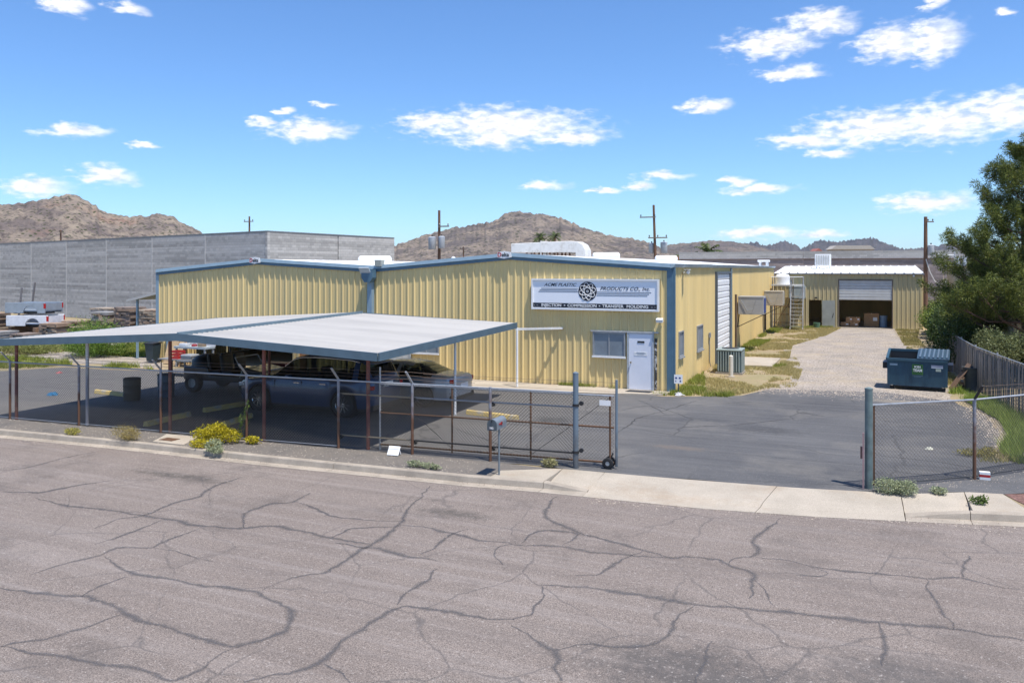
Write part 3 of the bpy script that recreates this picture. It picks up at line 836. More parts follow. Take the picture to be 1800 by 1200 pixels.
def fbm(x, y, seed, octs=5, ridged=False):
    s, amp, tot = 0, 1.0, 0
    for o in range(octs):
        n = vnoise(x * 2 ** o, y * 2 ** o, seed + o)
        if ridged:
            n = 1 - np.abs(2 * n - 1)
        s = s + n * amp; tot += amp; amp *= 0.55
    return s / tot


def rock_mat(name, soil, rock, bush, bscale, red=None):
    m, N, L, P = nodes(name)
    g = N.new('ShaderNodeTexCoord'); V = g.outputs['Object']

    def noise(sc, det=6, ro=0.65):
        n = N.new('ShaderNodeTexNoise'); n.inputs['Scale'].default_value = sc; n.inputs['Detail'].default_value = det; n.inputs['Roughness'].default_value = ro
        L.new(V, n.inputs['Vector']); return n.outputs[0]

    def mixr(x, a, b, A, B):
        r = N.new('ShaderNodeMapRange'); r.inputs['From Min'].default_value = a; r.inputs['From Max'].default_value = b; L.new(x, r.inputs['Value'])
        k = N.new('ShaderNodeMix'); k.data_type = 'RGBA'; L.new(r.outputs[0], k.inputs['Factor'])
        for s, v in (('A', A), ('B', B)):
            if isinstance(v, tuple):
                k.inputs[s].default_value = rgb(v)
            else:
                L.new(v, k.inputs[s])
        return k.outputs['Result']
    c = mixr(noise(bscale * 0.12), 0.42, 0.6, soil, rock)
    if red:
        c = mixr(noise(bscale * 0.05), 0.58, 0.68, c, red)
    c = mixr(noise(bscale * 0.5, 4, 0.7), 0.5, 0.66, c, tuple(v * 0.5 for v in rock))
    c = mixr(noise(bscale * 1.1, 5, 0.75), 0.56, 0.68, c, tuple(v * 0.42 for v in rock))  # fine dark specks painted in as shadows among the rocks
    vo = N.new('ShaderNodeTexVoronoi'); vo.inputs['Scale'].default_value = bscale * 0.9; L.new(V, vo.inputs['Vector'])
    c = mixr(vo.outputs['Distance'], 0.34, 0.2, c, bush)
    L.new(c, P.inputs['Base Color'])
    P.inputs['Roughness'].default_value = 0.95
    P.inputs['Specular IOR Level'].default_value = 0.1
    bp = N.new('ShaderNodeBump'); bp.inputs['Strength'].default_value = 1.0; bp.inputs['Distance'].default_value = 1.6 / bscale
    L.new(noise(bscale * 0.35, 8, 0.75), bp.inputs['Height']); L.new(bp.outputs[0], P.inputs['Normal'])
    return m


def hill(name, ridge, d, m, nx=460, ny=130, rough=0.20, gully=0.5, seed=1, wl=0.09, jag=0.06):
    az = np.linspace(ridge[0][0], ridge[-1][0], nx)
    hz = np.interp(az, [p[0] for p in ridge], [p[1] for p in ridge])
    H = hz + (fbm(az * 3.1 * d / 900, az * 0 + 5, seed + 50, 4) - 0.5) * jag * hz.max()
    t = np.linspace(0.62, 1.35, ny)
    A, T = np.meshgrid(np.radians(az), t, indexing='ij')
    Hm = np.repeat(H[:, None], ny, 1)
    up = np.clip((T - 0.62) / 0.38, 0, 1)
    dn = np.clip((1.35 - T) / 0.35, 0, 1)
    base = np.where(T <= 1, up ** 1.15, dn)
    X, Y = np.sin(A) * T * d, np.cos(A) * T * d
    u, v = X / (wl * d), Y / (wl * d)
    g_ = fbm(u + fbm(u, v, seed + 9) * 1.5, v * 0.6, seed, 5, True)
    fall = np.clip(np.abs(T - 1) / 0.2, 0, 1)
    Z = Hm * base * (1 - gully * fall * (1 - g_) * 1.2) + (fbm(u * 4, v * 4, seed + 20) - 0.5) * rough * Hm * np.clip(base, 0, 1) * (0.35 + 0.65 * fall)
    Z = Z - 3
    V = np.stack([X, Y, Z], -1).reshape(-1, 3)
    i, j = np.meshgrid(np.arange(nx - 1), np.arange(ny - 1), indexing='ij')
    b = (i * ny + j).ravel()
    F = np.stack([b, b + ny, b + ny + 1, b + 1], -1)
    o = np_obj(name, V, F, m, smooth=True)
    return structure(o)


hill('rocky_hill', HILL_L, 900, rock_mat('hill_rock_near', (0.39, 0.315, 0.24), (0.21, 0.17, 0.15), (0.07, 0.078, 0.032), 0.22, red=(0.34, 0.215, 0.155)), seed=3)
hill('rocky_mountain', HILL_C, 1500, rock_mat('hill_rock_mid', (0.35, 0.28, 0.215), (0.18, 0.15, 0.135), (0.075, 0.078, 0.038), 0.13), seed=8)
hill('low_hill', HILL_M, 2600, rock_mat('hill_rock_low', (0.28, 0.22, 0.17), (0.17, 0.138, 0.125), (0.12, 0.12, 0.07), 0.07), seed=15, nx=240)
hill('far_mountain_range', HILL_R, 5000, rock_mat('hill_rock_far', (0.15, 0.12, 0.10), (0.085, 0.07, 0.066), (0.085, 0.078, 0.056), 0.03), seed=21, gully=0.6, wl=0.05, jag=0.16, rough=0.3)

# ------------------------------------------------------------------ ribbed metal buildings


def rib_profile(length, pitch=0.3048, h=0.042, phase=0.1, cuts=()):
    """(t, depth) points along a ribbed sheet"""
    pts = [(0.0, 0.0)]
    c = phase
    while c < length - 0.06:
        for dt, dep in ((-0.052, 0), (-0.02, h), (0.02, h), (0.052, 0)):
            if 0 < c + dt < length:
                pts.append((c + dt, dep))
        m0 = c + pitch / 2
        for dt, dep in ((-0.045, 0), (-0.035, 0.005), (-0.02, 0.005), (-0.01, 0), (0.03, 0), (0.04, 0.005), (0.055, 0.005), (0.065, 0)):
            if 0 < m0 + dt < length - 0.02 and pitch > 0.25:
                pts.append((m0 + dt, dep))
        c += pitch
    pts.append((length, 0.0))
    for ct in cuts:
        if not any(abs(ct - p[0]) < 1e-4 for p in pts):
            k = [p for p in pts if p[0] < ct][-1]; q = [p for p in pts if p[0] > ct][0]
            dep = k[1] + (q[1] - k[1]) * (ct - k[0]) / (q[0] - k[0])
            pts.append((ct, dep)); pts.sort()
    return pts


def ribwall(p0, p1, ztop, outward, z0=0.0, holes=(), pitch=0.3048, h=0.042, phase=0.12):
    """a wall of vertical ribbed sheeting from p0 to p1 (plan), top height ztop(t); holes = (t0, t1, zlo, zhi)"""
    L_ = math.hypot(p1[0] - p0[0], p1[1] - p0[1])
    d = ((p1[0] - p0[0]) / L_, (p1[1] - p0[1]) / L_)
    zt = ztop if callable(ztop) else (lambda t: ztop)
    pts = rib_profile(L_, pitch, h, phase, [c for hh in holes for c in hh[:2]])
    mb = MB()
    for (ta, da), (tb, db) in zip(pts, pts[1:]):
        tm = (ta + tb) / 2
        spans = [(z0, None)]
        for hh in holes:
            if hh[0] < tm < hh[1]:
                spans = ([(z0, hh[2])] if hh[2] > z0 + 0.01 else []) + [(hh[3], None)]
        A = (p0[0] + d[0] * ta + outward[0] * da, p0[1] + d[1] * ta + outward[1] * da)
        B = (p0[0] + d[0] * tb + outward[0] * db, p0[1] + d[1] * tb + outward[1] * db)
        for lo, hi in spans:
            za = zt(ta) if hi is None else hi
            zb = zt(tb) if hi is None else hi
            mb.add([(A[0], A[1], lo), (B[0], B[1], lo), (B[0], B[1], zb), (A[0], A[1], za)], [(0, 1, 2, 3)])
    return mb


FY = 29.2
XL, XR1, XV, XR2, XR = -31.4, -25.25, -19.08, -12.7, -6.33      # eave, ridge, valley, ridge, eave
ZL, ZR1, ZV, ZR2, ZR = 4.40, 4.90, 4.56, 5.06, 4.62
BY = 66.4
roofline = [(XL, ZL), (XR1, ZR1), (XV, ZV), (XR2, ZR2), (XR, ZR)]
bld = thing('metal_warehouse', 'tan ribbed metal building with blue trim and twin low gables', 'building', (-18.9, 29.2, 0))
holes = [(2.47, 4.30, 0, 1.95), (-26.99 - XL, -23.27 - XL, 0, 1.95), (-23.05 - XL, -21.9 - XL, 0, 1.95)]
ribwall((XL, FY), (XV, FY), lambda t: interp(roofline, XL + t) - 0.02, (0, -1), holes=holes).build('front_wall', TAN, bld)
ribwall((XV, FY), (XR, FY), lambda t: interp(roofline, XV + t) - 0.02, (0, -1), phase=0.2).build('front_wall', TAN, bld)
ribwall((XR, FY), (XR, BY), ZR - 0.02, (1, 0), pitch=0.3048).build('side_wall', TAN, bld)
ribwall((XL, 45.0), (XL, FY), ZL - 0.02, (-1, 0)).build('side_wall', TAN, bld)
MB().box(XL, XR - 0.01, BY - 0.02, BY, 0, ZL).build('rear_wall', TAN, bld)
# roof: four slopes, left unit shorter than the right one
for (xa, za), (xb, zb), y1 in ((roofline[0], roofline[1], 45.0), (roofline[1], roofline[2], 45.0), (roofline[2], roofline[3], BY), (roofline[3], roofline[4], BY)):
    mb = MB()
    n = int((y1 - FY) / 0.61)
    for k in range(n + 1):
        ya = FY - 0.06 + (y1 - FY) * k / (n + 1); yb = FY - 0.06 + (y1 - FY) * (k + 1) / (n + 1)
        P = [(xa, ya, za), (xb, ya, zb), (xb, ya + 0.05, zb + 0.035), (xa, ya + 0.05, za + 0.035), (xa, yb, za), (xb, yb, zb)]
        mb.add(P + [(xb, ya + 0.10, zb), (xa, ya + 0.10, za)], [(0, 1, 2, 3), (3, 2, 6, 7), (7, 6, 5, 4)])
    mb.build('roof', WHITE_ROOF, bld)
MB().box(XL, XV, 44.9, 45.0, 0, ZL).build('rear_wall', TAN, bld)
# rake trim: pale upper band over a darker lower band
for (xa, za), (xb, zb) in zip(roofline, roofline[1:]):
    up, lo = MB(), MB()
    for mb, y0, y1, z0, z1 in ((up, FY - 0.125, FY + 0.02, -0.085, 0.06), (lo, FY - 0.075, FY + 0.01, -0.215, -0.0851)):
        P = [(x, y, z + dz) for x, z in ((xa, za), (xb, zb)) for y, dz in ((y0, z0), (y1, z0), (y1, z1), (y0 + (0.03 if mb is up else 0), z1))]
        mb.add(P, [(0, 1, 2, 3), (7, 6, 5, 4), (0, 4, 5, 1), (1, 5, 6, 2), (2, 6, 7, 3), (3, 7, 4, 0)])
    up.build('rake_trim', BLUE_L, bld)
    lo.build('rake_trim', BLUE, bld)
# eave gutter along the right side, slightly dented
mb = MB()
for k in range(14):
    ya = FY - 0.12 + (BY - FY) * k / 14; yb = FY - 0.12 + (BY - FY) * (k + 1) / 14
    j = rng.uniform(-0.015, 0.015)
    mb.prism([(XR + 0.0, ZR - 0.10 + j), (XR + 0.13 + j, ZR - 0.07), (XR + 0.17, ZR + 0.06 + j), (XR + 0.0, ZR + 0.065)], 'y', ya, yb - 0.01)
mb.build('gutter', mat('gutter_paint', (0.34, 0.43, 0.47), 0.5, 0.0, 0.15, 2.0, col2=(0.46, 0.50, 0.50), thr=(0.5, 0.7)), bld)
# corner trims
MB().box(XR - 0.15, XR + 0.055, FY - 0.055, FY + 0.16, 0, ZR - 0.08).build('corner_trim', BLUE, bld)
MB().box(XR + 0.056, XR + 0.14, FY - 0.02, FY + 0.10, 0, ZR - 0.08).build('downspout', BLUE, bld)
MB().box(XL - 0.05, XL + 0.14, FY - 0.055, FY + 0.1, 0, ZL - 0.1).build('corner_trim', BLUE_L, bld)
# the valley: conductor head and downspout
hd = MB().prism([(XV - 0.30, 4.46), (XV + 0.26, 4.46), (XV + 0.26, 4.12), (XV + 0.13, 3.92), (XV - 0.15, 3.92), (XV - 0.30, 4.12)], 'y', FY - 0.42, FY - 0.13).build('conductor_head', BLUE, bld)
MB().obox((XV - 0.10, FY - 0.46, 4.42), (0.5, 0.05, 0.30), (0.6, 0, 0.0)).build('head_cover', mat('pale_plate', (0.50, 0.56, 0.60), 0.3, 0.2), hd)
MB().box(XV - 0.13, XV + 0.10, FY - 0.24, FY - 0.04, 0.02, 3.93).build('downspout', BLUE_L, bld)
MB().box(XV + 0.22, XV + 0.52, FY - 0.2, FY + 0.1, 4.60, 4.86).build('junction_box', mat('drab_box', (0.33, 0.34, 0.30), 0.6), bld)
MB().box(XR + 0.036, XR + 0.11, 43.3, 43.55, 0, ZR - 0.1).build('downspout', mat('grey_blue_pipe', (0.17, 0.24, 0.28), 0.5), bld)
# maker's badges on the two ridges
for x_, z_ in ((XR1 - 0.05, ZR1 - 0.03), (XR2 - 0.2, ZR2 - 0.02)):
    b = MB().prism([(x_ - 0.31, z_ - 0.10), (x_ - 0.29, z_ + 0.10), (x_, z_ + 0.15), (x_ + 0.29, z_ + 0.10), (x_ + 0.31, z_ - 0.10), (x_, z_ - 0.15)], 'y', FY - 0.17, FY - 0.13).build('badge', WHITE, bld)
    lettering('D', 0.24, (x_ - 0.19 + 18.9, -0.176, z_), REDP, b, bold=0.006)
    lettering('elta', 0.22, (x_ + 0.06 + 18.9, -0.176, z_), BLACK, b, bold=0.003)


def window(par, x0, x1, z0, z1, y, mats=None, mull=()):
    f = MB()
    w = 0.055
    for a, b, c, d in ((x0, x1, z1 - w, z1), (x0, x1, z0, z0 + w), (x0, x0 + w, z0 + w, z1 - w), (x1 - w, x1, z0 + w, z1 - w)):
        f.box(a, b, y - 0.075, y, c, d)
    for mx in mull:
        f.box(mx - 0.02, mx + 0.02, y - 0.06, y - 0.02, z0 + w, z1 - w)
    fr = f.build('window', GREYM, par)
    MB().box(x0 + w, x1 - w, y - 0.035, y - 0.025, z0 + w, z1 - w).build('pane', mats or GLASS, fr)
    MB().box(x0 - 0.02, x1 + 0.02, y - 0.11, y - 0.0755, z0 - 0.03, z0 + 0.03).build('sill', WHITE, fr)
    return fr


window(bld, -9.28, -8.02, 1.20, 2.13, FY - 0.02, mat('screen_glass', (0.20, 0.235, 0.265), 0.35, 0.0, 0.15, 1.5), (-8.65,))
window(bld, -17.1, -15.85, 1.0, 1.95, FY - 0.02, mat('screen_glass', (0.2, 0.23, 0.26)), (-16.45,))
MB().box(-9.36, -6.78, FY - 0.115, FY - 0.03, 2.135, 2.19).build('head_flashing', mat('dull_flashing', (0.45, 0.44, 0.42), 0.6, 0.1, 0.2, 8), bld)


def door(par, x0, x1, z1, y, m, knob_left=True, nm='door'):
    d_ = MB().box(x0, x1, y - 0.045, y, 0.06, z1).build(nm, m, par)
    f = MB()
    f.box(x0 - 0.07, x0 - 0.006, y - 0.07, y + 0.01, 0.05, z1 + 0.05); f.box(x1 + 0.006, x1 + 0.07, y - 0.07, y + 0.01, 0.05, z1 + 0.05); f.box(x0 - 0.006, x1 + 0.006, y - 0.07, y + 0.01, z1 + 0.006, z1 + 0.05)
    f.build('frame', mat('door_frame_grey', (0.42, 0.45, 0.47), 0.5, 0.1, 0.2, 9), d_)
    kx = x0 + 0.08 if knob_left else x1 - 0.08
    k = MB(); k.tube([(kx, y - 0.045, 1.05), (kx, y - 0.09, 1.05)], 0.02, 8); k.lathe((kx, y - 0.12, 1.05), [(0.0, -0.03), (0.03, -0.015), (0.03, 0.015), (0.012, 0.03)], 10, 'y')
    k.build('handle', mat('brass', (0.25, 0.19, 0.11), 0.4, 0.7), d_)
    return d_


d = door(bld, -7.88, -7.02, 2.10, FY - 0.035, DOORW)
MB().box(-7.56, -7.30, FY - 0.092, FY - 0.081, 1.77, 1.84).build('number_plate', DARKM, d)
pl = MB().box(-7.68, -7.20, FY - 0.088, FY - 0.081, 1.30, 1.44).build('notice', WHITE, d)
for k, wd in enumerate((0.15, 0.20, 0.12)):
    MB().box(-7.44 - wd, -7.44 + wd, FY - 0.092, FY - 0.0885, 1.415 - k * 0.032, 1.423 - k * 0.032).build('text_line', GREYM, pl)
d = door(bld, -18.2, -17.25, 2.1, FY - 0.035, mat('pale_grey_door', (0.48, 0.49, 0.47), 0.5), True)
MB().box(-6.92, -6.84, FY - 0.075, FY - 0.04, 0.08, 1.95).build('torn_jamb', mat('peeling_jamb', (0.55, 0.53, 0.5), 0.7, 0, 0.2, 7, col2=(0.05, 0.05, 0.05), thr=(0.48, 0.52)), bld)
# flood lamp below the sign's end and camera on the corner
lp = MB(); lp.obox((-6.72, FY - 0.16, 2.62), (0.24, 0.14, 0.12), (0.4, 0, 0)); lp.box(-6.76, -6.68, FY - 0.12, FY - 0.03, 2.55, 2.6)
lp.build('lamp', WHITE, bld)
cm = MB(); cm.tube([(XR + 0.04, 31.1, 4.34), (XR + 0.22, 31.0, 4.34)], 0.03, 8); cm.tube([(XR + 0.2, 31.1, 4.40), (XR + 0.30, 30.8, 4.36)], 0.07, 10); cm.box(XR + 0.16, XR + 0.34, 30.75, 31.1, 4.45, 4.47)
cm.build('camera_housing', WHITE, bld)

# side wall: windows, tall roll-up door, conduit
XS = XR + 0.035
for y0, y1, z0, z1 in ((30.25, 31.1, 1.15, 2.13), (33.9, 35.2, 1.05, 2.11)):
    f = MB(); w = 0.05
    for a, b, c_, d_ in ((y0, y1, z1 - w, z1), (y0, y1, z0, z0 + w), (y0, y0 + w, z0 + w, z1 - w), (y1 - w, y1, z0 + w, z1 - w)):
        f.box(XS - 0.02, XS + 0.05, a, b, c_, d_)
    fr = f.build('window', GREYM, bld)
    MB().box(XS, XS + 0.01, y0 + w, y1 - w, z0 + w, z1 - w).build('pane', mat('screen_glass', (0.2, 0.23, 0.26)), fr)
    MB().box(XS - 0.01, XS + 0.09, y0 - 0.03, y1 + 0.03, z0 - 0.05, z0 - 0.003).build('sill', GREYM, fr)
f = MB()
for a, b, c_, d_ in ((38.6, 38.75, 0, 4.35), (42.85, 43.0, 0, 4.35), (38.75, 42.85, 4.25, 4.35)):
    f.box(XS - 0.03, XS + 0.10, a, b, c_, d_)
rd = f.build('roll_up_door', mat('dark_jamb', (0.10, 0.12, 0.14), 0.6), bld)
for k in range(14):
    mbk = MB()
    z = 0.03 + k * 0.302
    mbk.add([(XS, 38.755, z), (XS + 0.03, 38.755, z + 0.05), (XS + 0.03, 38.755, z + 0.25), (XS, 38.755, z + 0.30), (XS, 42.845, z), (XS + 0.03, 42.845, z + 0.05), (XS + 0.03, 42.845, z + 0.25), (XS, 42.845, z + 0.30)],
            [(0, 4, 5, 1), (1, 5, 6, 2), (2, 6, 7, 3), (0, 1, 2, 3), (7, 6, 5, 4)])
    mbk.build('slat', WHITE, rd)
MB().tube([(XS + 0.03, 36.9, 1.5), (XS + 0.03, 36.9, 0.35), (XS + 0.06, 37.0, 0.1)], 0.018, 6).box(XS, XS + 0.08, 36.82, 36.98, 1.4, 1.62).build('conduit', GREYM, bld)
for y_, z_ in ((45.0, 3.2), (59.6, 3.0)):
    MB().tube([(XS + 0.06, y_, z_ - 0.1), (XS + 0.06, y_, 0.2), (XS + 0.25, y_ - 0.3, 0.03)], 0.06, 8).build('drain_pipe', mat('brown_pipe', (0.12, 0.085, 0.06), 0.7), bld)

# rooftop ventilators, ducts
def capsule(a, b, r, n=16):
    a, b = Vector(a), Vector(b)
    d_ = (b - a).normalized()
    pts, rs = [], []
    for k in range(5):
        t = math.pi / 2 * k / 4
        pts.append(a - d_ * r * 0.6 * math.cos(t)); rs.append(max(0.01, r * math.sin(t)))
    for k in range(5):
        t = math.pi / 2 * k / 4
        pts.append(b + d_ * r * 0.6 * math.sin(t)); rs.append(max(0.01, r * math.cos(t)))
    return MB().tube(pts, rs, n)


for nm_, a, b, r_, lab in (('roof_ventilator', (-27.3, 40.5, 5.0), (-25.6, 40.9, 5.0), 0.26, 'white rounded ridge ventilator above the valley on the left roof'),
                           ('roof_ventilator', (-14.3, 45.2, 5.24), (-13.0, 45.6, 5.24), 0.2, 'white rounded ventilator right of the big roof duct'),
                           ('roof_ventilator', (-10.9, 46.4, 5.06), (-9.9, 46.8, 5.06), 0.2, 'white rounded ventilator near the right end of the roof')):
    o = capsule(a, b, r_).build(nm_, WHITE, None, smooth=True)
    tag(o, lab, 'ventilator', 'roof ventilators')
    MB().box(a[0] + 0.3, b[0] - 0.2, a[1] + 0.0, a[1] + 0.5, 4.55, a[2] - r_ * 0.8).build('curb', WHITE, o)
DUCTW = mat('duct_coating', (0.58, 0.57, 0.54), 0.6, 0, 0.08, 3, col2=(0.36, 0.32, 0.27), thr=(0.52, 0.72))
dk = thing('roof_duct', 'long white boxy air duct with rounded end on the right ridge', 'duct', (-15, 41, 4.9))
MB().prism([(-17.75, 5.38), (-17.75, 5.88), (-14.3, 5.98), (-13.9, 5.94), (-13.6, 5.78), (-13.45, 5.5), (-13.42, 5.12), (-14.0, 5.12), (-14.0, 5.36)], 'y', 40.9, 41.9).build('duct_body', DUCTW, dk, bevel=0.04)
for k in range(6):
    MB().box(-16.9 + k * 0.45, -16.82 + k * 0.45, 41.0, 41.08, 4.85, 5.40).build('support', RUST, dk)
    MB().box(-16.9 + k * 0.45, -16.82 + k * 0.45, 41.7, 41.78, 4.85, 5.40).build('support', RUST, dk)
for k in range(4):
    MB().box(-15.2 + k * 0.28, -15.05 + k * 0.28, 40.86, 40.899, 5.02, 5.2).build('slat', RUST, dk)
MB().box(-16.0, -15.96, 40.88, 41.92, 5.2, 6.0).build('seam', DUCTW, dk)
MB().box(-18.6, -17.8, 41.2, 41.8, 4.8, 5.35).build('intake', mat('grey_intake', (0.5, 0.47, 0.42), 0.7), dk)
vt = thing('roof_vent_box', 'small white hooded vent at the far end of the main roof', 'vent', (-6.9, 64.6, 4.6))
MB().box(-7.2, -6.55, 64.3, 65.0, 4.6, 4.72).box(-7.2, -7.05, 64.3, 65.0, 4.72, 5.0).box(-6.7, -6.55, 64.3, 65.0, 4.72, 5.0).build('base', WHITE, vt)
MB().box(-7.3, -6.45, 64.2, 65.1, 5.0, 5.16).build('hood', WHITE, vt, bevel=0.04)
sv = thing('roof_vent_pipe', 'thin vent pipe behind the valley of the twin roofs', 'vent', (-17.2, 33, 4.6))
MB().tube([(-17.2, 33, 4.6), (-17.2, 33, 4.98)], 0.05, 8).build('pipe', WHITE, sv)
MB().lathe((-17.2, 33, 4.98), [(0.0, 0.08), (0.1, 0.03), (0.1, 0.0), (0.04, -0.02)], 10).build('cap', WHITE, sv)

# ------------------------------------------------------------------ the company sign
sg = thing('company_sign', 'white sign board with atom emblem and black lettered strip on the facade', 'sign', (-9.24, FY - 0.05, 3.52))
SW, SH = 4.98, 1.18
SY = FY - 0.16
MB().box(-9.24 - SW / 2 + 0.06, -9.24 + SW / 2 - 0.06, SY, FY - 0.04, 3.52 - SH / 2 + 0.06, 3.52 + SH / 2 - 0.06).build('board', mat('sign_face', (0.86, 0.87, 0.90), 0.4, 0, 0.02, 2), sg)
for a, b, c_, d_ in ((-SW / 2, SW / 2, SH / 2 - 0.06, SH / 2), (-SW / 2, SW / 2, -SH / 2, -SH / 2 + 0.06), (-SW / 2, -SW / 2 + 0.06, -SH / 2 + 0.06, SH / 2 - 0.06), (SW / 2 - 0.06, SW / 2, -SH / 2 + 0.06, SH / 2 - 0.06)):
    MB().box(-9.24 + a, -9.24 + b, SY - 0.045, FY - 0.03, 3.52 + c_, 3.52 + d_).build('frame', WHITE, sg)
INK = mat('sign_ink', (0.018, 0.022, 0.035), 0.5, 0, 0.1, 4)
k_ = SW / 1540.0


def su(x): return (x - 890) * k_
def sz(y): return (327 - y) * k_ * 0.985
yl = SY - (FY - 0.05) - 0.004
lettering('ACME PLASTIC', 0.17, (su(484), yl, sz(214)), INK, sg, shear=0.35, bold=0.001, width=(690 - 282) * k_)
lettering('PRODUCTS CO., Inc.', 0.18, (su(1265), yl, sz(255)), INK, sg, shear=0.35, bold=0.001, width=(1555 - 975) * k_)
for x0, x1, y in ((245, 705, 257), (225, 703, 276), (210, 706, 295), (935, 1575, 295), (937, 1550, 315), (932, 1530, 335)):
    MB().box(-9.24 + su(x0), -9.24 + su(x1), SY - 0.006, SY - 0.001, 3.52 + sz(y) - 0.008, 3.52 + sz(y) + 0.008).build('rule', INK, sg)
band = MB().box(-9.24 + su(140), -9.24 + su(1640), SY - 0.006, SY - 0.001, 3.52 + sz(488), 3.52 + sz(432)).build('strip', INK, sg)
for word, xa, xb in (('INJECTION', 248, 497), ('\u2022', 530, 548), ('COMPRESSION', 576, 932), ('\u2022', 959, 977), ('TRANSFER', 1000, 1255), ('MOLDING', 1290, 1540)):
    lettering(word, 0.15, (su((xa + xb) / 2), yl - 0.006, sz(460)), WHITE, band, bold=0.003, width=(xb - xa) * k_)
for xx in (175, 1600):
    lettering('~ ~', 0.09, (su(xx), yl - 0.006, sz(462)), WHITE, band, width=60 * k_)
em = MB().lathe((-9.24 + su(822), SY - 0.001, 3.52 + sz(288)), [(0.0, -0.006), (112 * k_, -0.006), (112 * k_, 0.0)], 48, 'y').build('emblem', INK, sg)
for q in range(4):
    ring = MB()
    n = 48
    th = math.pi * q / 4 + 0.2
    pts = []
    for k in range(n + 1):
        t = 2 * math.pi * k / n
        a, b = 100 * k_ * math.cos(t), 40 * k_ * math.sin(t)
        pts.append((-9.24 + su(822) + a * math.cos(th) - b * math.sin(th), SY - 0.009 - 0.0007 * q, 3.52 + sz(288) + a * math.sin(th) + b * math.cos(th)))
    ring.tube(pts, 0.0125, 5, caps=False)
    ring.build('orbit', WHITE, em)
MB().lathe((-9.24 + su(822), SY - 0.008, 3.52 + sz(288)), [(0.0, -0.006), (0.045, -0.006), (0.045, 0.0)], 20, 'y').build('nucleus', WHITE, em)
lettering('P', 0.075, (su(822), yl - 0.013, sz(288)), INK, em, bold=0.002)

# ------------------------------------------------------------------ rear garage
gar = thing('rear_garage', 'tan metal garage with half open roll up door at the end of the drive', 'building', (-1, 66.5, 0))
GX0, GX1, GY, GD = -6.2, 4.14, 66.5, 76.5
GZ = 4.12
ghol = [(-3.72 - GX0, -2.81 - GX0, 0, 2.08), (-1.55 - GX0, 2.10 - GX0, 0, 3.62)]
ribwall((GX0, GY), (GX1, GY), GZ, (0, -1), holes=ghol, phase=0.15).build('front_wall', mat('garage_tan', (0.50, 0.42, 0.23), 0.6, 0, 0.08, 0.7, col2=(0.46, 0.40, 0.28), thr=(0.5, 0.8), stretch=(1, 1, 0.3)), gar)
ribwall((GX1, GY), (GX1, GD), lambda t: GZ + 0.055 * t, (1, 0)).build('side_wall', TAN, gar)
MB().box(GX0, GX1 - 0.01, GD - 0.02, GD, 0, 4.6).build('rear_wall', TAN, gar)
MB().box(GX0 - 0.02, GX0, GY + 0.01, GD, 0, 4.1).build('side_wall', TAN, gar)
mb = MB()
n = 17
for k in range(n):
    xa = GX0 - 0.1 + (GX1 - GX0 + 0.2) * k / n; xb = GX0 - 0.1 + (GX1 - GX0 + 0.2) * (k + 1) / n
    zf, zb_ = GZ + 0.02, GZ + 0.60
    prof = [(xa, 0), (xb - 0.16, 0), (xb - 0.12, 0.05), (xb - 0.04, 0.05), (xb, 0)]
    V = [(px_, GY - 0.22, zf + dz) for px_, dz in prof] + [(px_, GD + 0.1, zb_ + dz) for px_, dz in prof]
    mb.add(V, [(i, i + 1, i + 6, i + 5) for i in range(4)])
mb.build('roof', WHITE_ROOF, gar)
MB().box(GX0 - 0.1, GX1 + 0.1, GY - 0.2, GY - 0.05, GZ - 0.06, GZ + 0.012).build('eave_trim', mat('dull_flashing', (0.45, 0.44, 0.42)), gar)
gd = MB().box(-1.62, -1.55, GY - 0.06, GY + 0.1, 0, 3.7).box(2.10, 2.17, GY - 0.06, GY + 0.1, 0, 3.7).box(-1.55, 2.10, GY - 0.06, GY + 0.1, 3.60, 3.7).build('roll_up_door', mat('brown_jamb', (0.16, 0.13, 0.10), 0.7), gar)
for k in range(7):
    z = 2.12 + k * 0.212
    MB().prism([(GY + 0.02, z), (GY - 0.01, z + 0.03), (GY - 0.01, z + 0.18), (GY + 0.02, z + 0.208)], 'x', -1.545, 2.095).build('slat', mat('door_slat', (0.52, 0.53, 0.52), 0.5, 0.1, 0.1, 2), gd)
leaf = MB().box(-2.76, -1.84, GY - 0.10, GY - 0.055, 0.03, 2.06).build('door', mat('grey_green_door', (0.33, 0.345, 0.31), 0.6, 0, 0.12, 2.5), gar)
MB().tube([(-1.95, GY - 0.13, 1.1), (-2.02, GY - 0.13, 0.75)], 0.02, 6).build('handle', DARKM, leaf)
MB().box(-3.3, -3.12, GY - 0.14, GY - 0.04, 2.2, 2.3).build('lamp', DARKM, gar)
MB().lathe((3.55, GY - 0.12, 3.95), [(0, -0.06), (0.07, -0.02), (0.07, 0.04), (0.03, 0.07)], 10, 'y').build('lamp', WHITE, gar)
structure(MB().box(GX0, GX1, GY - 0.25, GD, -0.1, 0.02).build('garage_floor', CONC))
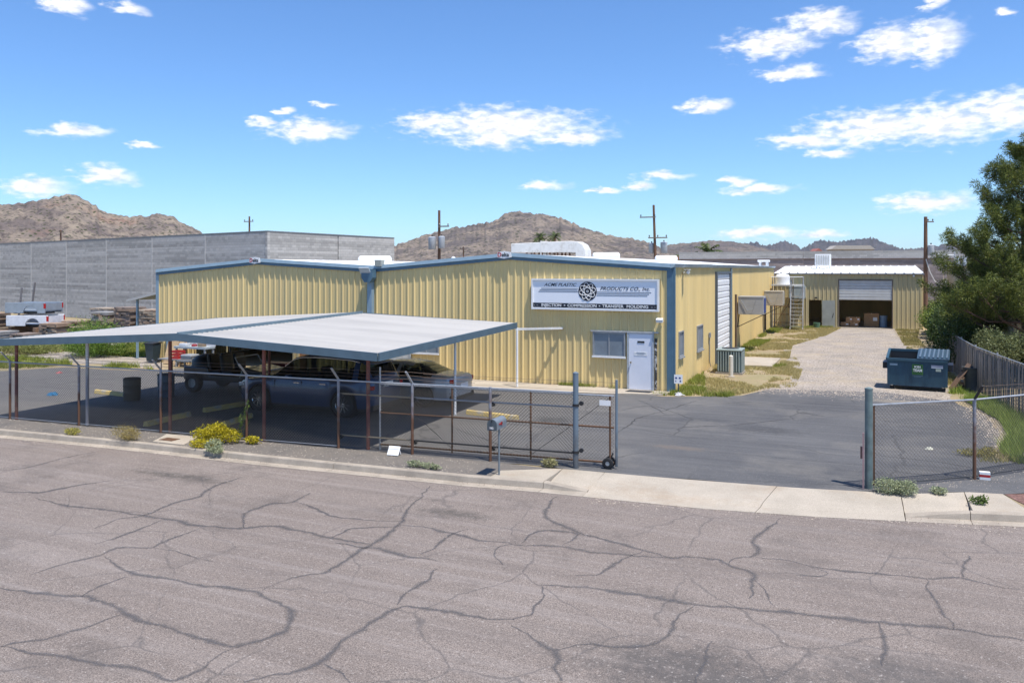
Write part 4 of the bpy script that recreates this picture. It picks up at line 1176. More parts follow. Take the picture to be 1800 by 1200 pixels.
# cartons and shelving inside
for nm_, x_, y_, s_, lab in (('cardboard_box', -1.15, 67.6, (0.62, 0.6, 0.36), 'brown carton lowest left in the garage doorway'), ('cardboard_box', -0.5, 67.6, (0.6, 0.6, 0.36), 'brown carton lowest right of the small stack in the garage'),
                             ('cardboard_box', -0.85, 67.6, (0.5, 0.55, 0.40), 'brown carton on top left of the small stack in the garage'), ('cardboard_box', -0.33, 67.6, (0.5, 0.55, 0.40), 'brown carton on top right of the small stack in the garage'),
                             ('cardboard_crate', 0.72, 68.4, (1.05, 1.0, 1.05), 'large pale brown gaylord carton in the garage doorway')):
    z_ = 0.02 if s_[2] != 0.40 else 0.385
    t = thing(nm_, lab, 'box', (x_, y_, z_), 0, 'boxes inside the garage')
    MB().box(-s_[0] / 2, s_[0] / 2, -s_[1] / 2, s_[1] / 2, 0, s_[2]).build('carton', CARD, t, local=True, bevel=0.01)
    MB().box(-0.035, 0.035, -s_[1] / 2 - 0.003, s_[1] / 2, s_[2] - 0.1, s_[2] + 0.003).build('tape', mat('tape', (0.45, 0.32, 0.18), 0.3), t, local=True)
    MB().box(s_[0] * 0.1, s_[0] * 0.38, -s_[1] / 2 - 0.004, -s_[1] / 2, s_[2] * 0.45, s_[2] * 0.7).build('label_sticker', WHITE, t, local=True)
t = thing('storage_drum', 'pale drum standing right inside the garage door', 'drum', (1.55, 68.2, 0.02))
MB().lathe((0, 0, 0), [(0.0, 0), (0.29, 0), (0.29, 0.3), (0.305, 0.31), (0.29, 0.33), (0.29, 0.6), (0.305, 0.61), (0.29, 0.63), (0.29, 0.88), (0.0, 0.88)], 20).build('shell', mat('drum_paint', (0.22, 0.30, 0.38), 0.4), t, local=True, smooth=True)
# evaporative cooler on the garage roof
ec = thing('roof_cooler', 'louvred white evaporative cooler on the garage roof', 'cooler', (-2.95, 72.6, 4.5))
bx_ = MB().box(-0.62, 0.62, -0.5, 0.5, 0.22, 1.2).build('cabinet', WHITE, ec, local=True, bevel=0.02)
for k in range(8):
    MB().box(-0.52 + k * 0.135, -0.45 + k * 0.135, -0.535, -0.505, 0.3, 1.12).build('louvre', mat('louvre_grey', (0.45, 0.44, 0.40), 0.6), bx_, local=True)
for sx in (-0.5, 0.5):
    for sy in (-0.4, 0.4):
        MB().box(sx - 0.03, sx + 0.03, sy - 0.03, sy + 0.03, -0.06, 0.22).build('leg', WHITE, ec, local=True)

# ------------------------------------------------------------------ block buildings


def block_mat(name, light, dark, bw=0.4, bh=0.2, share=0.84):
    """laid block: every course has its own tone, and some runs of block are darker; recessed joints"""
    m, N, L, P = nodes(name)
    tc = N.new('ShaderNodeTexCoord')
    sp = N.new('ShaderNodeSeparateXYZ'); L.new(tc.outputs['UV'], sp.inputs[0])

    def mth(op, a, b=None):
        n = N.new('ShaderNodeMath'); n.operation = op
        for i, v in enumerate((a, b)):
            if v is None:
                continue
            if isinstance(v, (int, float)):
                n.inputs[i].default_value = v
            else:
                L.new(v, n.inputs[i])
        return n.outputs[0]
    row = mth('FLOOR', mth('DIVIDE', sp.outputs[1], bh))
    sh = mth('MULTIPLY', mth('MODULO', row, 2.0), 0.5)
    col = mth('FLOOR', mth('ADD', mth('DIVIDE', sp.outputs[0], bw), sh))

    def white(x, y):
        c = N.new('ShaderNodeCombineXYZ'); L.new(x, c.inputs[0]); L.new(y, c.inputs[1])
        w = N.new('ShaderNodeTexWhiteNoise'); w.noise_dimensions = '2D'; L.new(c.outputs[0], w.inputs['Vector']); return w.outputs['Value']
    course = white(row, mth('MULTIPLY', row, 3.1))
    blk = white(row, col)
    run = white(mth('FLOOR', mth('ADD', mth('DIVIDE', sp.outputs[0], 7.0), mth('MULTIPLY', course, 13.0))), mth('ADD', row, 40.0))
    nz = N.new('ShaderNodeTexNoise'); nz.inputs['Scale'].default_value = 1.0; nz.inputs['Detail'].default_value = 4
    mp = N.new('ShaderNodeMapping'); mp.inputs['Scale'].default_value = (0.05, 0.8, 1)
    L.new(tc.outputs['UV'], mp.inputs['Vector']); L.new(mp.outputs[0], nz.inputs['Vector'])
    # dark runs where band noise, course and block agree
    score = mth('ADD', mth('ADD', mth('MULTIPLY', nz.outputs[0], 1.3), mth('MULTIPLY', run, 0.45)), mth('MULTIPLY', blk, 0.4))
    mr = N.new('ShaderNodeMapRange'); mr.inputs['From Min'].default_value = share + 0.20; mr.inputs['From Max'].default_value = share + 0.46; L.new(score, mr.inputs['Value'])
    mx = N.new('ShaderNodeMix'); mx.data_type = 'RGBA'; L.new(mr.outputs[0], mx.inputs['Factor']); mx.inputs['A'].default_value = rgb(light); mx.inputs['B'].default_value = rgb(dark)
    tone = mth('ADD', mth('ADD', mth('MULTIPLY', course, 0.26), mth('MULTIPLY', blk, 0.14)), 0.80)
    # joints
    fv = mth('FRACT', mth('DIVIDE', sp.outputs[1], bh)); fu = mth('FRACT', mth('ADD', mth('DIVIDE', sp.outputs[0], bw), sh))
    jt = mth('MAXIMUM', mth('LESS_THAN', fv, 0.10), mth('LESS_THAN', fu, 0.045))
    tone = mth('MULTIPLY', tone, mth('SUBTRACT', 1.0, mth('MULTIPLY', jt, 0.22)))
    cc = N.new('ShaderNodeCombineColor')
    for i in range(3):
        L.new(tone, cc.inputs[i])
    m2 = N.new('ShaderNodeMix'); m2.data_type = 'RGBA'; m2.blend_type = 'MULTIPLY'; m2.inputs['Factor'].default_value = 1.0
    L.new(mx.outputs['Result'], m2.inputs['A']); L.new(cc.outputs[0], m2.inputs['B'])
    L.new(m2.outputs['Result'], P.inputs['Base Color'])
    P.inputs['Roughness'].default_value = 0.9
    bp = N.new('ShaderNodeBump'); bp.inputs['Strength'].default_value = 0.5; bp.inputs['Distance'].default_value = 0.02; bp.invert = True
    L.new(jt, bp.inputs['Height']); L.new(bp.outputs[0], P.inputs['Normal'])
    return m


def block_wall(par, p0, p1, z1, m, name='wall', th=0.2, z0=0.0):
    u0 = 0.4 * int((p0[0] * 1.7 + p0[1] * 2.3) * 7)
    L_ = math.hypot(p1[0] - p0[0], p1[1] - p0[1])
    ox, oy = -(p1[1] - p0[1]) / L_ * th, (p1[0] - p0[0]) / L_ * th
    off = par.location
    V = []
    for (x_, y_) in (p0, p1, (p1[0] + ox, p1[1] + oy), (p0[0] + ox, p0[1] + oy)):
        for z in (z0, z1):
            V.append((x_ - off.x, y_ - off.y, z - off.z))
    F = [(0, 2, 3, 1), (2, 4, 5, 3), (4, 6, 7, 5), (6, 0, 1, 7), (1, 3, 5, 7)]
    me = bpy.data.meshes.new(name); me.from_pydata(V, [], F)
    uv = me.uv_layers.new(name='UVMap')
    for f in me.polygons:
        for li in f.loop_indices:
            v = V[me.loops[li].vertex_index]
            t = (v[0] + off.x - p0[0]) * (p1[0] - p0[0]) / L_ + (v[1] + off.y - p0[1]) * (p1[1] - p0[1]) / L_
            uv.data[li].uv = (t + u0, v[2])
    me.materials.append(m)
    o = bpy.data.objects.new(name, me); COL.objects.link(o); o.parent = par
    return o


CMU = block_mat('grey_block', (0.50, 0.478, 0.447), (0.355, 0.34, 0.318))
CMUB = block_mat('brown_block', (0.36, 0.295, 0.275), (0.26, 0.21, 0.195))
cb = thing('block_warehouse', 'tall grey concrete block building behind the left of the lot', 'building', (-37.8, 44.7, 0))
HB = 7.02
cw = (-37.79, 44.67); lw = (-136.0, 70.5); rw = (-36.4, 59.0)
# long wing to the left in bays with recessed control joints
L_ = math.hypot(lw[0] - cw[0], lw[1] - cw[1])
nb = 13
for k in range(nb):
    a, b = k / nb, (k + 1) / nb
    ga = 0.0 if k == 0 else 0.03 / L_
    p = (cw[0] + (lw[0] - cw[0]) * (a + ga), cw[1] + (lw[1] - cw[1]) * (a + ga)); q = (cw[0] + (lw[0] - cw[0]) * (b - 0.03 / L_), cw[1] + (lw[1] - cw[1]) * (b - 0.03 / L_))
    block_wall(cb, q, p, HB, CMU, 'wall_bay', 0.2)
    jb = (cw[0] + (lw[0] - cw[0]) * b, cw[1] + (lw[1] - cw[1]) * b)
    MB().box(jb[0] - 0.04, jb[0] + 0.04, jb[1] - 0.02, jb[1] + 0.1, 0, HB - 0.01).build('control_joint', mat('joint_grey', (0.52, 0.51, 0.49), 0.9), cb)
for (p, q) in ((cw, (-37.1, 51.9)), ((-37.09, 52.0), rw)):
    block_wall(cb, p, q, HB, CMU, 'wall_bay', 0.2)
mb = MB()
for p, q, ox, oy in ((cw, lw, 0.025, 0.096), (cw, rw, -0.1, 0.01)):
    mb.bar((p[0] + ox, p[1] + oy, HB + 0.06), (q[0] + ox, q[1] + oy, HB + 0.06), 0.22, 0.1)
mb.build('coping', mat('coping_metal', (0.20, 0.20, 0.20), 0.5, 0.2), cb)
MB().prism([(cw[0] - 0.3, cw[1] + 0.4), (lw[0], lw[1] + 0.5), (-130, 82), (-46, 58), (rw[0] - 0.6, rw[1] - 0.3)], 'z', HB - 0.5, HB - 0.4).build('roof', mat('roof_grey', (0.35, 0.35, 0.34), 0.9), cb)

rb = thing('long_block_building', 'long low brown block building stretching behind the garage', 'building', (0, 100, 0))
HB2 = 6.45
for k in range(6):
    xa, xb = -20 + k * 14.0, -20 + (k + 1) * 14.0 - 0.05
    block_wall(rb, (xa, 96.5 + 0.02 * k), (xb, 96.5 + 0.02 * k), 5.55, CMUB, 'wall_bay')
    block_wall(rb, (xa, 96.52 + 0.02 * k), (xb, 96.52 + 0.02 * k), HB2, CMU, 'parapet', 0.18, 5.62)
MB().box(-20.1, 64, 96.42, 96.62, 5.55, 5.62).build('ledge', mat('ledge_brown', (0.17, 0.12, 0.10), 0.8), rb)
MB().box(-20.0, 64, 96.72, 120, 5.9, 6.0).build('roof', mat('roof_grey', (0.35, 0.35, 0.34)), rb)

# neighbour's metal building at the right
nbd = thing('neighbour_shed', 'pale metal building with white roof edge behind the pine tree', 'building', (6.2, 42, 0))
NT = mat('neighbour_cream', (0.50, 0.43, 0.31), 0.6, 0, 0.08, 1.0)
ribwall((6.25, 72.0), (6.25, 42.0), 4.65, (-1, 0), pitch=0.4, h=0.05).build('side_wall', NT, nbd)
ribwall((6.25, 42.0), (24, 42.0), 4.65, (0, -1), pitch=0.4, h=0.05).build('front_wall', NT, nbd)
MB().box(6.05, 24, 41.9, 72.1, 4.66, 4.80).build('roof', WHITE_ROOF, nbd)
for y_ in (66.0, 70.5):
    MB().tube([(6.8, y_, 4.8), (6.8, y_, 5.25)], 0.12, 10).lathe((6.8, y_, 5.25), [(0.0, 0.16), (0.2, 0.08), (0.2, 0.0), (0.1, -0.02)], 12).build('vent', GALV, nbd)

# ------------------------------------------------------------------ carport
cp = thing('carport', 'flat two part carport with pale sheet roof and slate fascia over the parked cars', 'carport', (-17, 17, 0))
# plan corners of the two roof halves and their heights
A0, A1, A2 = (-23.55, 16.0), (-16.75, 16.25), (-10.72, 16.62)      # front: left tip, seam, right tip
B0, B1, B2 = (-23.95, 25.4), (-17.05, 25.4), (-11.05, 25.9)        # rear
ZA0, ZA1, ZA2 = 2.37, 2.74, 2.47
ZB0, ZB1, ZB2 = 2.47, 2.86, 2.63


def sheet_roof(c00, c10, c11, c01, z00, z10, z11, z01, mname, drop=0.0):
    """ribbed sheets: ribs run from side to side, pitch 0.2 m front to back"""
    mb = MB()
    n = 46
    prof = []
    for k in range(n):
        t0, t1 = k / n, (k + 1) / n
        w = t1 - t0
        prof += [(t0, 0.0), (t0 + w * 0.55, 0.0), (t0 + w * 0.65, 0.03), (t0 + w * 0.85, 0.03), (t0 + w * 0.95, 0.0)]
    prof.append((1.0, 0.0))
    V = []
    for t, h in prof:
        l = (c00[0] + (c01[0] - c00[0]) * t, c00[1] + (c01[1] - c00[1]) * t, z00 + (z01 - z00) * t + h - drop)
        r = (c10[0] + (c11[0] - c10[0]) * t, c10[1] + (c11[1] - c10[1]) * t, z10 + (z11 - z10) * t + h - drop)
        V += [l, r]
    mb.add(V, [(2 * i, 2 * i + 1, 2 * i + 3, 2 * i + 2) for i in range(len(prof) - 1)])
    o = mb.build('roof_sheet', CARROOF, cp)
    return o


sheet_roof(A0, A1, B1, B0, ZA0, ZA1, ZB1, ZB0, 'left')
sheet_roof((A1[0] + 0.02, A1[1]), A2, B2, (B1[0] + 0.02, B1[1]), ZA1, ZA2, ZB2, ZB1, 'right', drop=0.05)


def fascia(p, zp, q, zq, h=0.20, th=0.05, dz=0.035):
    mb = MB()
    P0, P1 = Vector((p[0], p[1], zp + dz - h / 2)), Vector((q[0], q[1], zq + dz - h / 2))
    mb.bar(P0, P1, th, h)
    mb.build('fascia', FASCIA, cp)


fascia((A0[0], A0[1] - 0.03), ZA0, (A1[0], A1[1] - 0.03), ZA1)
fascia((A1[0], A1[1] - 0.03), ZA1 - 0.0, (A2[0], A2[1] - 0.03), ZA2 - 0.04)
fascia((A2[0] + 0.03, A2[1]), ZA2 - 0.04, (B2[0] + 0.03, B2[1]), ZB2 - 0.04)
fascia((A0[0] - 0.03, A0[1]), ZA0, (B0[0] - 0.03, B0[1]), ZB0)
fascia(B0, ZB0 - 0.03, B1, ZB1 - 0.03)
fascia(B1, ZB1 - 0.03, B2, ZB2 - 0.06)
mb = MB()
mb.bar((A1[0] + 0.0, A1[1], ZA1 + 0.012), (B1[0], B1[1], ZB1 + 0.012), 0.05, 0.10)
mb.build('ridge_flashing', mat('slate_ridge', (0.13, 0.19, 0.23), 0.5, 0, 0.15, 4), cp)
# purlins under the sheets
for t in (0.12, 0.5, 0.88):
    for (a, za, b, zb), (c, zc, d, zd) in (((A0, ZA0, B0, ZB0), (A1, ZA1, B1, ZB1)), ((A1, ZA1, B1, ZB1), (A2, ZA2, B2, ZB2))):
        p = (a[0] + (b[0] - a[0]) * t, a[1] + (b[1] - a[1]) * t, za + (zb - za) * t - 0.13)
        q = (c[0] + (d[0] - c[0]) * t, c[1] + (d[1] - c[1]) * t, zc + (zd - zc) * t - 0.13)
        MB().bar(p, q, 0.07, 0.14).build('beam', GREYM, cp)


def cz(x, y):
    """underside of the roof"""
    t = (y - 16.3) / 9.3
    f = interp([(-23.6, ZA0), (-16.8, ZA1), (-10.7, ZA2)], x); r = interp([(-23.9, ZB0), (-17, ZB1), (-11, ZB2)], x)
    return f + (r - f) * t - 0.13


WPOST = rust_post_mat('white_flaking_post', (0.55, 0.54, 0.52), (0.34, 0.33, 0.36), 1.2, 1.5)
for x_, y_, m_ in ((-23.2, 16.30, POSTR), (-20.41, 16.46, WPOST), (-17.45, 16.66, POSTR), (-14.34, 16.82, POSTR), (-11.27, 17.04, POSTR)):
    MB().tube([(x_, y_, 0), (x_, y_, cz(x_, y_))], 0.048, 10).build('post', m_, cp, smooth=True)
for x_, y_, m_ in ((-11.48, 22.13, WHITE), (-22.9, 24.9, DARKM), (-17.4, 24.9, GREYM), (-17.6, 20.9, POSTR)):
    MB().tube([(x_, y_, 0), (x_, y_, cz(x_, y_))], 0.042, 10).build('post', m_, cp, smooth=True)
hf = thing('door_stop_frame', 'white pipe post with a bar reaching to the wall beside the carport', 'post', (-11.9, 28.0, 0.05))
MB().tube([(-11.9, 28.0, 0.05), (-11.9, 28.0, 2.28)], 0.045, 10).build('post', WHITE, hf, smooth=True)
MB().bar((-11.95, 27.96, 2.22), (-10.49, 29.16, 2.22), 0.06, 0.08).build('bar', mat('dull_white', (0.6, 0.59, 0.57), 0.6), hf)

# lean-to at the left corner of the building
lt = thing('lean_to_canopy', 'small pale metal lean to canopy on the left corner of the building', 'canopy', (-33, 30, 0))
mb = MB()
mb.add([(-33.9, 29.6, 2.95), (-31.45, 29.6, 3.45), (-31.45, 38, 3.45), (-33.9, 38, 2.95), (-33.9, 29.6, 2.90), (-31.45, 29.6, 3.40), (-31.45, 38, 3.40), (-33.9, 38, 2.90)], [(0, 1, 2, 3), (7, 6, 5, 4), (0, 4, 5, 1), (0, 3, 7, 4), (1, 5, 6, 2), (2, 6, 7, 3)])
mb.build('roof', CARROOF, lt)
mb = MB().bar((-33.9, 29.58, 2.88), (-31.45, 29.58, 3.38), 0.05, 0.12); mb.build('fascia', CARROOF, lt)
for y_ in (29.8, 37.8):
    MB().bar((-33.4, y_, 0), (-33.4, y_, 2.97), 0.09).build('post', BLUE_L, lt)

# ------------------------------------------------------------------ chain link fences


def chain_mesh(P, z0, z1, par, name='chain_link', cell=0.0806, r=0.0034):
    """two crossing families of straight wires over each bay of a polyline"""
    V, F = [], []

    def wire(a, b):
        a, b = Vector(a), Vector(b)
        d = (b - a).normalized()
        u = d.cross(Vector((0.3, -0.9, 0.1))).normalized(); w = d.cross(u)
        n = len(V)
        for p in (a, b):
            for t in (0, 2.094, 4.189):
                V.append(tuple(p + (u * math.cos(t) + w * math.sin(t)) * r))
        for k in range(3):
            F.append((n + k, n + (k + 1) % 3, n + 3 + (k + 1) % 3, n + 3 + k))
    h = z1 - z0
    for (p, q) in zip(P, P[1:]):
        L_ = math.hypot(q[0] - p[0], q[1] - p[1])
        at = lambda s, z: (p[0] + (q[0] - p[0]) * s / L_, p[1] + (q[1] - p[1]) * s / L_, z)
        k = -int(h / cell) - 1
        while k * cell < L_:
            s0, s1 = k * cell, k * cell + h
            a, b = max(0, s0), min(L_, s1)
            if b > a:
                wire(at(a, z0 + (a - s0)), at(b, z0 + (b - s0)))
                wire(at(a, z1 - (a - s0)), at(b, z1 - (b - s0)))
            k += 1
    return np_obj(name, V, F, WIRE, par)


fp = [(-26.9, 16.12), (-23.4, 16.24), (-20.65, 16.38), (-17.65, 16.53), (-14.8, 16.69), (-12.05, 16.89), (-10.0, 17.03), (-7.97, 17.15), (-5.92, 17.32)]
fn = thing('chain_link_fence', 'long rusty chain link fence with barbed wire along the street', 'fence', (-15, 16.6, 0))
RZ = 1.70
for i, (x_, y_) in enumerate(fp[:-1]):
    MB().tube([(x_, y_, -0.02), (x_, y_, RZ + 0.03)], 0.036, 10).build('post', POSTF, fn, smooth=True)
    if 0 < i < 7:
        lean = (x_ - 0.02, y_ - 0.27, RZ + 0.33)
        a_ = MB().bar((x_, y_, RZ + 0.02), lean, 0.05, 0.03).build('barb_arm', GALV, fn)
for (p, q) in zip(fp, fp[1:]):
    MB().tube([(p[0], p[1], RZ), (q[0], q[1], RZ)], 0.021, 8).build('top_rail', GALV, fn, smooth=True)
for k in range(3):
    t = 0.35 + 0.32 * k
    pts = []
    for (p, q) in zip(fp[1:7], fp[2:8]):
        for s in range(6):
            u = s / 6
            pts.append((p[0] + (q[0] - p[0]) * u - 0.02 * t, p[1] + (q[1] - p[1]) * u - 0.27 * t, RZ + 0.02 + 0.31 * t - 0.02 * math.sin(math.pi * u)))
    MB().tube(pts, 0.0045, 3).build('barbed_wire', BARB, fn)
chain_mesh(fp, 0.05, RZ, fn)
for (p, q) in zip(fp[:5], fp[1:6]):
    MB().tube([(p[0], p[1], 0.05), (q[0], q[1], 0.05)], 0.008, 5).build('bottom_wire', GALV, fn)
# guide rails and rollers for the sliding gate
for z_, m_ in ((1.36, GREYM), (0.32, DARKM)):
    for (p, q) in zip(fp[5:8], fp[6:9]):
        MB().tube([(p[0], p[1] + 0.07, z_), (q[0], q[1] + 0.07, z_)], 0.02, 8).build('guide_rail', m_ if p[0] > -11 else mat('tan_rail', (0.35, 0.27, 0.17), 0.7), fn)
    for x_, y_ in fp[5:8]:
        MB().lathe((x_ + 0.05, y_ + 0.06, z_ - 0.04), [(0.0, -0.02), (0.05, -0.02), (0.05, 0.02), (0.0, 0.02)], 12, 'y').build('roller', DARKM, fn)
gp = MB().tube([(-5.92, 17.32, -0.05), (-5.92, 17.32, 2.13)], 0.062, 14).lathe((-5.92, 17.32, 2.13), [(0.065, -0.01), (0.065, 0.02), (0.0, 0.05)], 14).build('gate_post', POSTB, fn, smooth=True)
for z_ in (1.42, 0.36):
    MB().lathe((-5.92, 17.32, z_), [(0.062, -0.03), (0.075, -0.03), (0.075, 0.03), (0.062, 0.03)], 14).build('collar', DARKM, fn)
    MB().lathe((-5.80, 17.36, z_ + 0.04), [(0.0, -0.025), (0.05, -0.025), (0.05, 0.025), (0.0, 0.025)], 12, 'y').build('roller', DARKM, fn)

# sliding gate parked behind the fence
G0, G1 = (-11.0, 17.16), (-5.11, 17.60)
gt = thing('sliding_gate', 'chain link sliding gate with wheel parked behind the street fence', 'gate', (-8, 17.4, 0))


def gxy(t): return (G0[0] + (G1[0] - G0[0]) * t, G0[1] + (G1[1] - G0[1]) * t)
for z_, m_, r_ in ((1.63, GALV, 0.021), (0.92, RUST, 0.021), (0.13, RUST, 0.024)):
    MB().tube([gxy(0) + (z_,), gxy(1) + (z_,)], r_, 8).build('gate_rail', m_, gt, smooth=True)
for t, m_, top in ((0.0, GALV, 2.05), (0.33, RUST, 1.63), (0.667, RUST, 1.63), (0.985, RUST, 1.63)):
    MB().tube([gxy(t) + (0.06 if t else 0.0,), gxy(t) + (top,)], 0.024, 8).build('upright', m_, gt, smooth=True)
MB().tube([gxy(1.01) + (0.05,), gxy(1.01) + (2.0,)], 0.030, 10).build('end_post', POSTB, gt, smooth=True)
for t0, t1, z0_, z1_ in ((0.02, 0.33, 1.6, 0.16), (0.667, 0.985, 0.16, 1.6)):
    MB().tube([gxy(t0) + (z0_,), gxy(t1) + (z1_,)], 0.006, 5).build('truss_rod', DARKM, gt)
chain_mesh([gxy(0), gxy(0.33), gxy(0.667), gxy(1.0)], 0.13, 1.63, gt, r=0.0031)
for k in range(3):
    MB().tube([(G0[0] + 1.2, G0[1] + 0.05, 1.73 + 0.1 * k), gxy(1.01) + (1.73 + 0.1 * k,)], 0.004, 3).build('barbed_wire', BARB, gt)
sp = MB().box(-5.42, -5.16, 17.50, 17.51, 1.42, 1.54).build('sign_plate', WHITE, gt)
for sy in (-0.08, 0.10):
    tx, ty = G1[0] - 0.12, G1[1] + sy
    w = MB().lathe((tx, ty, 0.125), [(0.05, -0.035), (0.10, -0.04), (0.125, -0.03), (0.128, 0), (0.125, 0.03), (0.10, 0.04), (0.05, 0.035)], 20, 'y').build('wheel', RUBBER, gt, smooth=True)
    MB().lathe((tx, ty, 0.125), [(0.0, -0.028), (0.05, -0.03), (0.055, 0.0), (0.05, 0.03), (0.0, 0.028)], 14, 'y').build('hub', GREYM, w)
MB().bar((G1[0] - 0.12, G1[1] + 0.0, 0.125), (G1[0] - 0.02, G1[1], 0.35), 0.03).build('wheel_bracket', DARKM, gt)

# right hand fence
rf = thing('corner_fence', 'chain link fence with stout green post right of the gateway', 'fence', (2, 19, 0))
rp = [(0.14, 18.10), (2.22, 19.78), (3.9, 21.6), (5.4, 23.8)]
MB().tube([(0.14, 18.1, -0.05), (0.14, 18.1, 2.03)], 0.075, 14).lathe((0.14, 18.1, 2.03), [(0.08, -0.01), (0.08, 0.02), (0.0, 0.05)], 14).build('gate_post', mat('green_grey_post', (0.12, 0.165, 0.165), 0.55, 0.1, 0.25, 5, col2=(0.17, 0.11, 0.09), thr=(0.6, 0.7)), rf, smooth=True)
MB().box(0.02, 0.055, 17.98, 18.02, 0.0, 1.15).build('latch_bar', mat('pinkish_latch', (0.30, 0.20, 0.20), 0.7), rf)
MB().box(-0.02, 0.05, 17.99, 18.05, 0.62, 0.86).build('latch', mat('latch_brown', (0.09, 0.05, 0.05), 0.7), rf)
MB().bar((0.24, 18.18, 0.05), (0.24, 18.18, 1.70), 0.035).build('tension_bar', RUST, rf)
for x_, y_ in rp[1:]:
    MB().tube([(x_, y_, -0.02), (x_, y_, 1.72)], 0.036, 10).build('post', POSTF, rf, smooth=True)
    MB().bar((x_, y_, 1.70), (x_ + 0.13, y_ - 0.20, 2.03), 0.05, 0.03).build('barb_arm', DARKM, rf)
for (p, q) in zip(rp, rp[1:]):
    MB().tube([(p[0], p[1], 1.70), (q[0], q[1], 1.70)], 0.022, 8).build('top_rail', GALV, rf, smooth=True)
    for k in range(3):
        if p is not rp[0]:
            t = 0.3 + 0.33 * k
            MB().tube([(p[0] + 0.13 * t, p[1] - 0.2 * t, 1.7 + 0.33 * t), ((p[0] + q[0]) / 2 + 0.13 * t, (p[1] + q[1]) / 2 - 0.2 * t, 1.68 + 0.33 * t), (q[0] + 0.13 * t, q[1] - 0.2 * t, 1.7 + 0.33 * t)], 0.0035, 3).build('barbed_wire', BARB, rf)
chain_mesh(rp, 0.06, 1.68, rf)
MB().tube([(p[0], p[1], 0.06) for p in rp], 0.01, 5).build('bottom_wire', DARKM, rf)

# slatted privacy fence along the right boundary
sf = thing('slatted_fence', 'tall grey brown privacy slat fence along the right boundary', 'fence', (4.3, 30, 0))
spn = [(5.4, 23.9), (4.85, 26.0), (4.49, 28.4), (4.15, 31.4), (3.85, 34.4), (3.75, 38.0), (3.7, 42.0)]
SL = mat('grey_brown_slat', (0.15, 0.13, 0.11), 0.8, 0, 0.35, 2.5, col2=(0.19, 0.165, 0.135), thr=(0.58, 0.7), stretch=(4, 4, 0.5))
for (p, q) in zip(spn, spn[1:]):
    L_ = math.hypot(q[0] - p[0], q[1] - p[1])
    n = int(L_ / 0.075)
    V, F = [], []
    dx, dy = (q[0] - p[0]) / L_, (q[1] - p[1]) / L_
    for k in range(n):
        c0 = k * L_ / n; w = L_ / n - 0.008
        h = 1.60 + rng.uniform(-0.03, 0.03)
        o_ = rng.uniform(-0.012, 0.012)
        b = len(V)
        for s in (c0, c0 + w):
            for t in (-0.004 + o_, 0.004 + o_):
                for z in (0.03, h):
                    V.append((p[0] + dx * s - dy * t, p[1] + dy * s + dx * t, z))
        F += [(b, b + 4, b + 5, b + 1), (b + 2, b + 3, b + 7, b + 6), (b, b + 1, b + 3, b + 2), (b + 4, b + 6, b + 7, b + 5), (b + 1, b + 5, b + 7, b + 3)]
    np_obj('slat_bay', V, F, SL, sf, kind='stuff')
    MB().tube([(p[0] + 0.05, p[1], 0), (p[0] + 0.05, p[1], 1.68)], 0.03, 8).build('post', GREYM, sf)
    MB().tube([(p[0] + 0.02, p[1], 1.615), (q[0] + 0.02, q[1], 1.615)], 0.018, 6).build('top_rail', GALV, sf)

# ------------------------------------------------------------------ vehicles


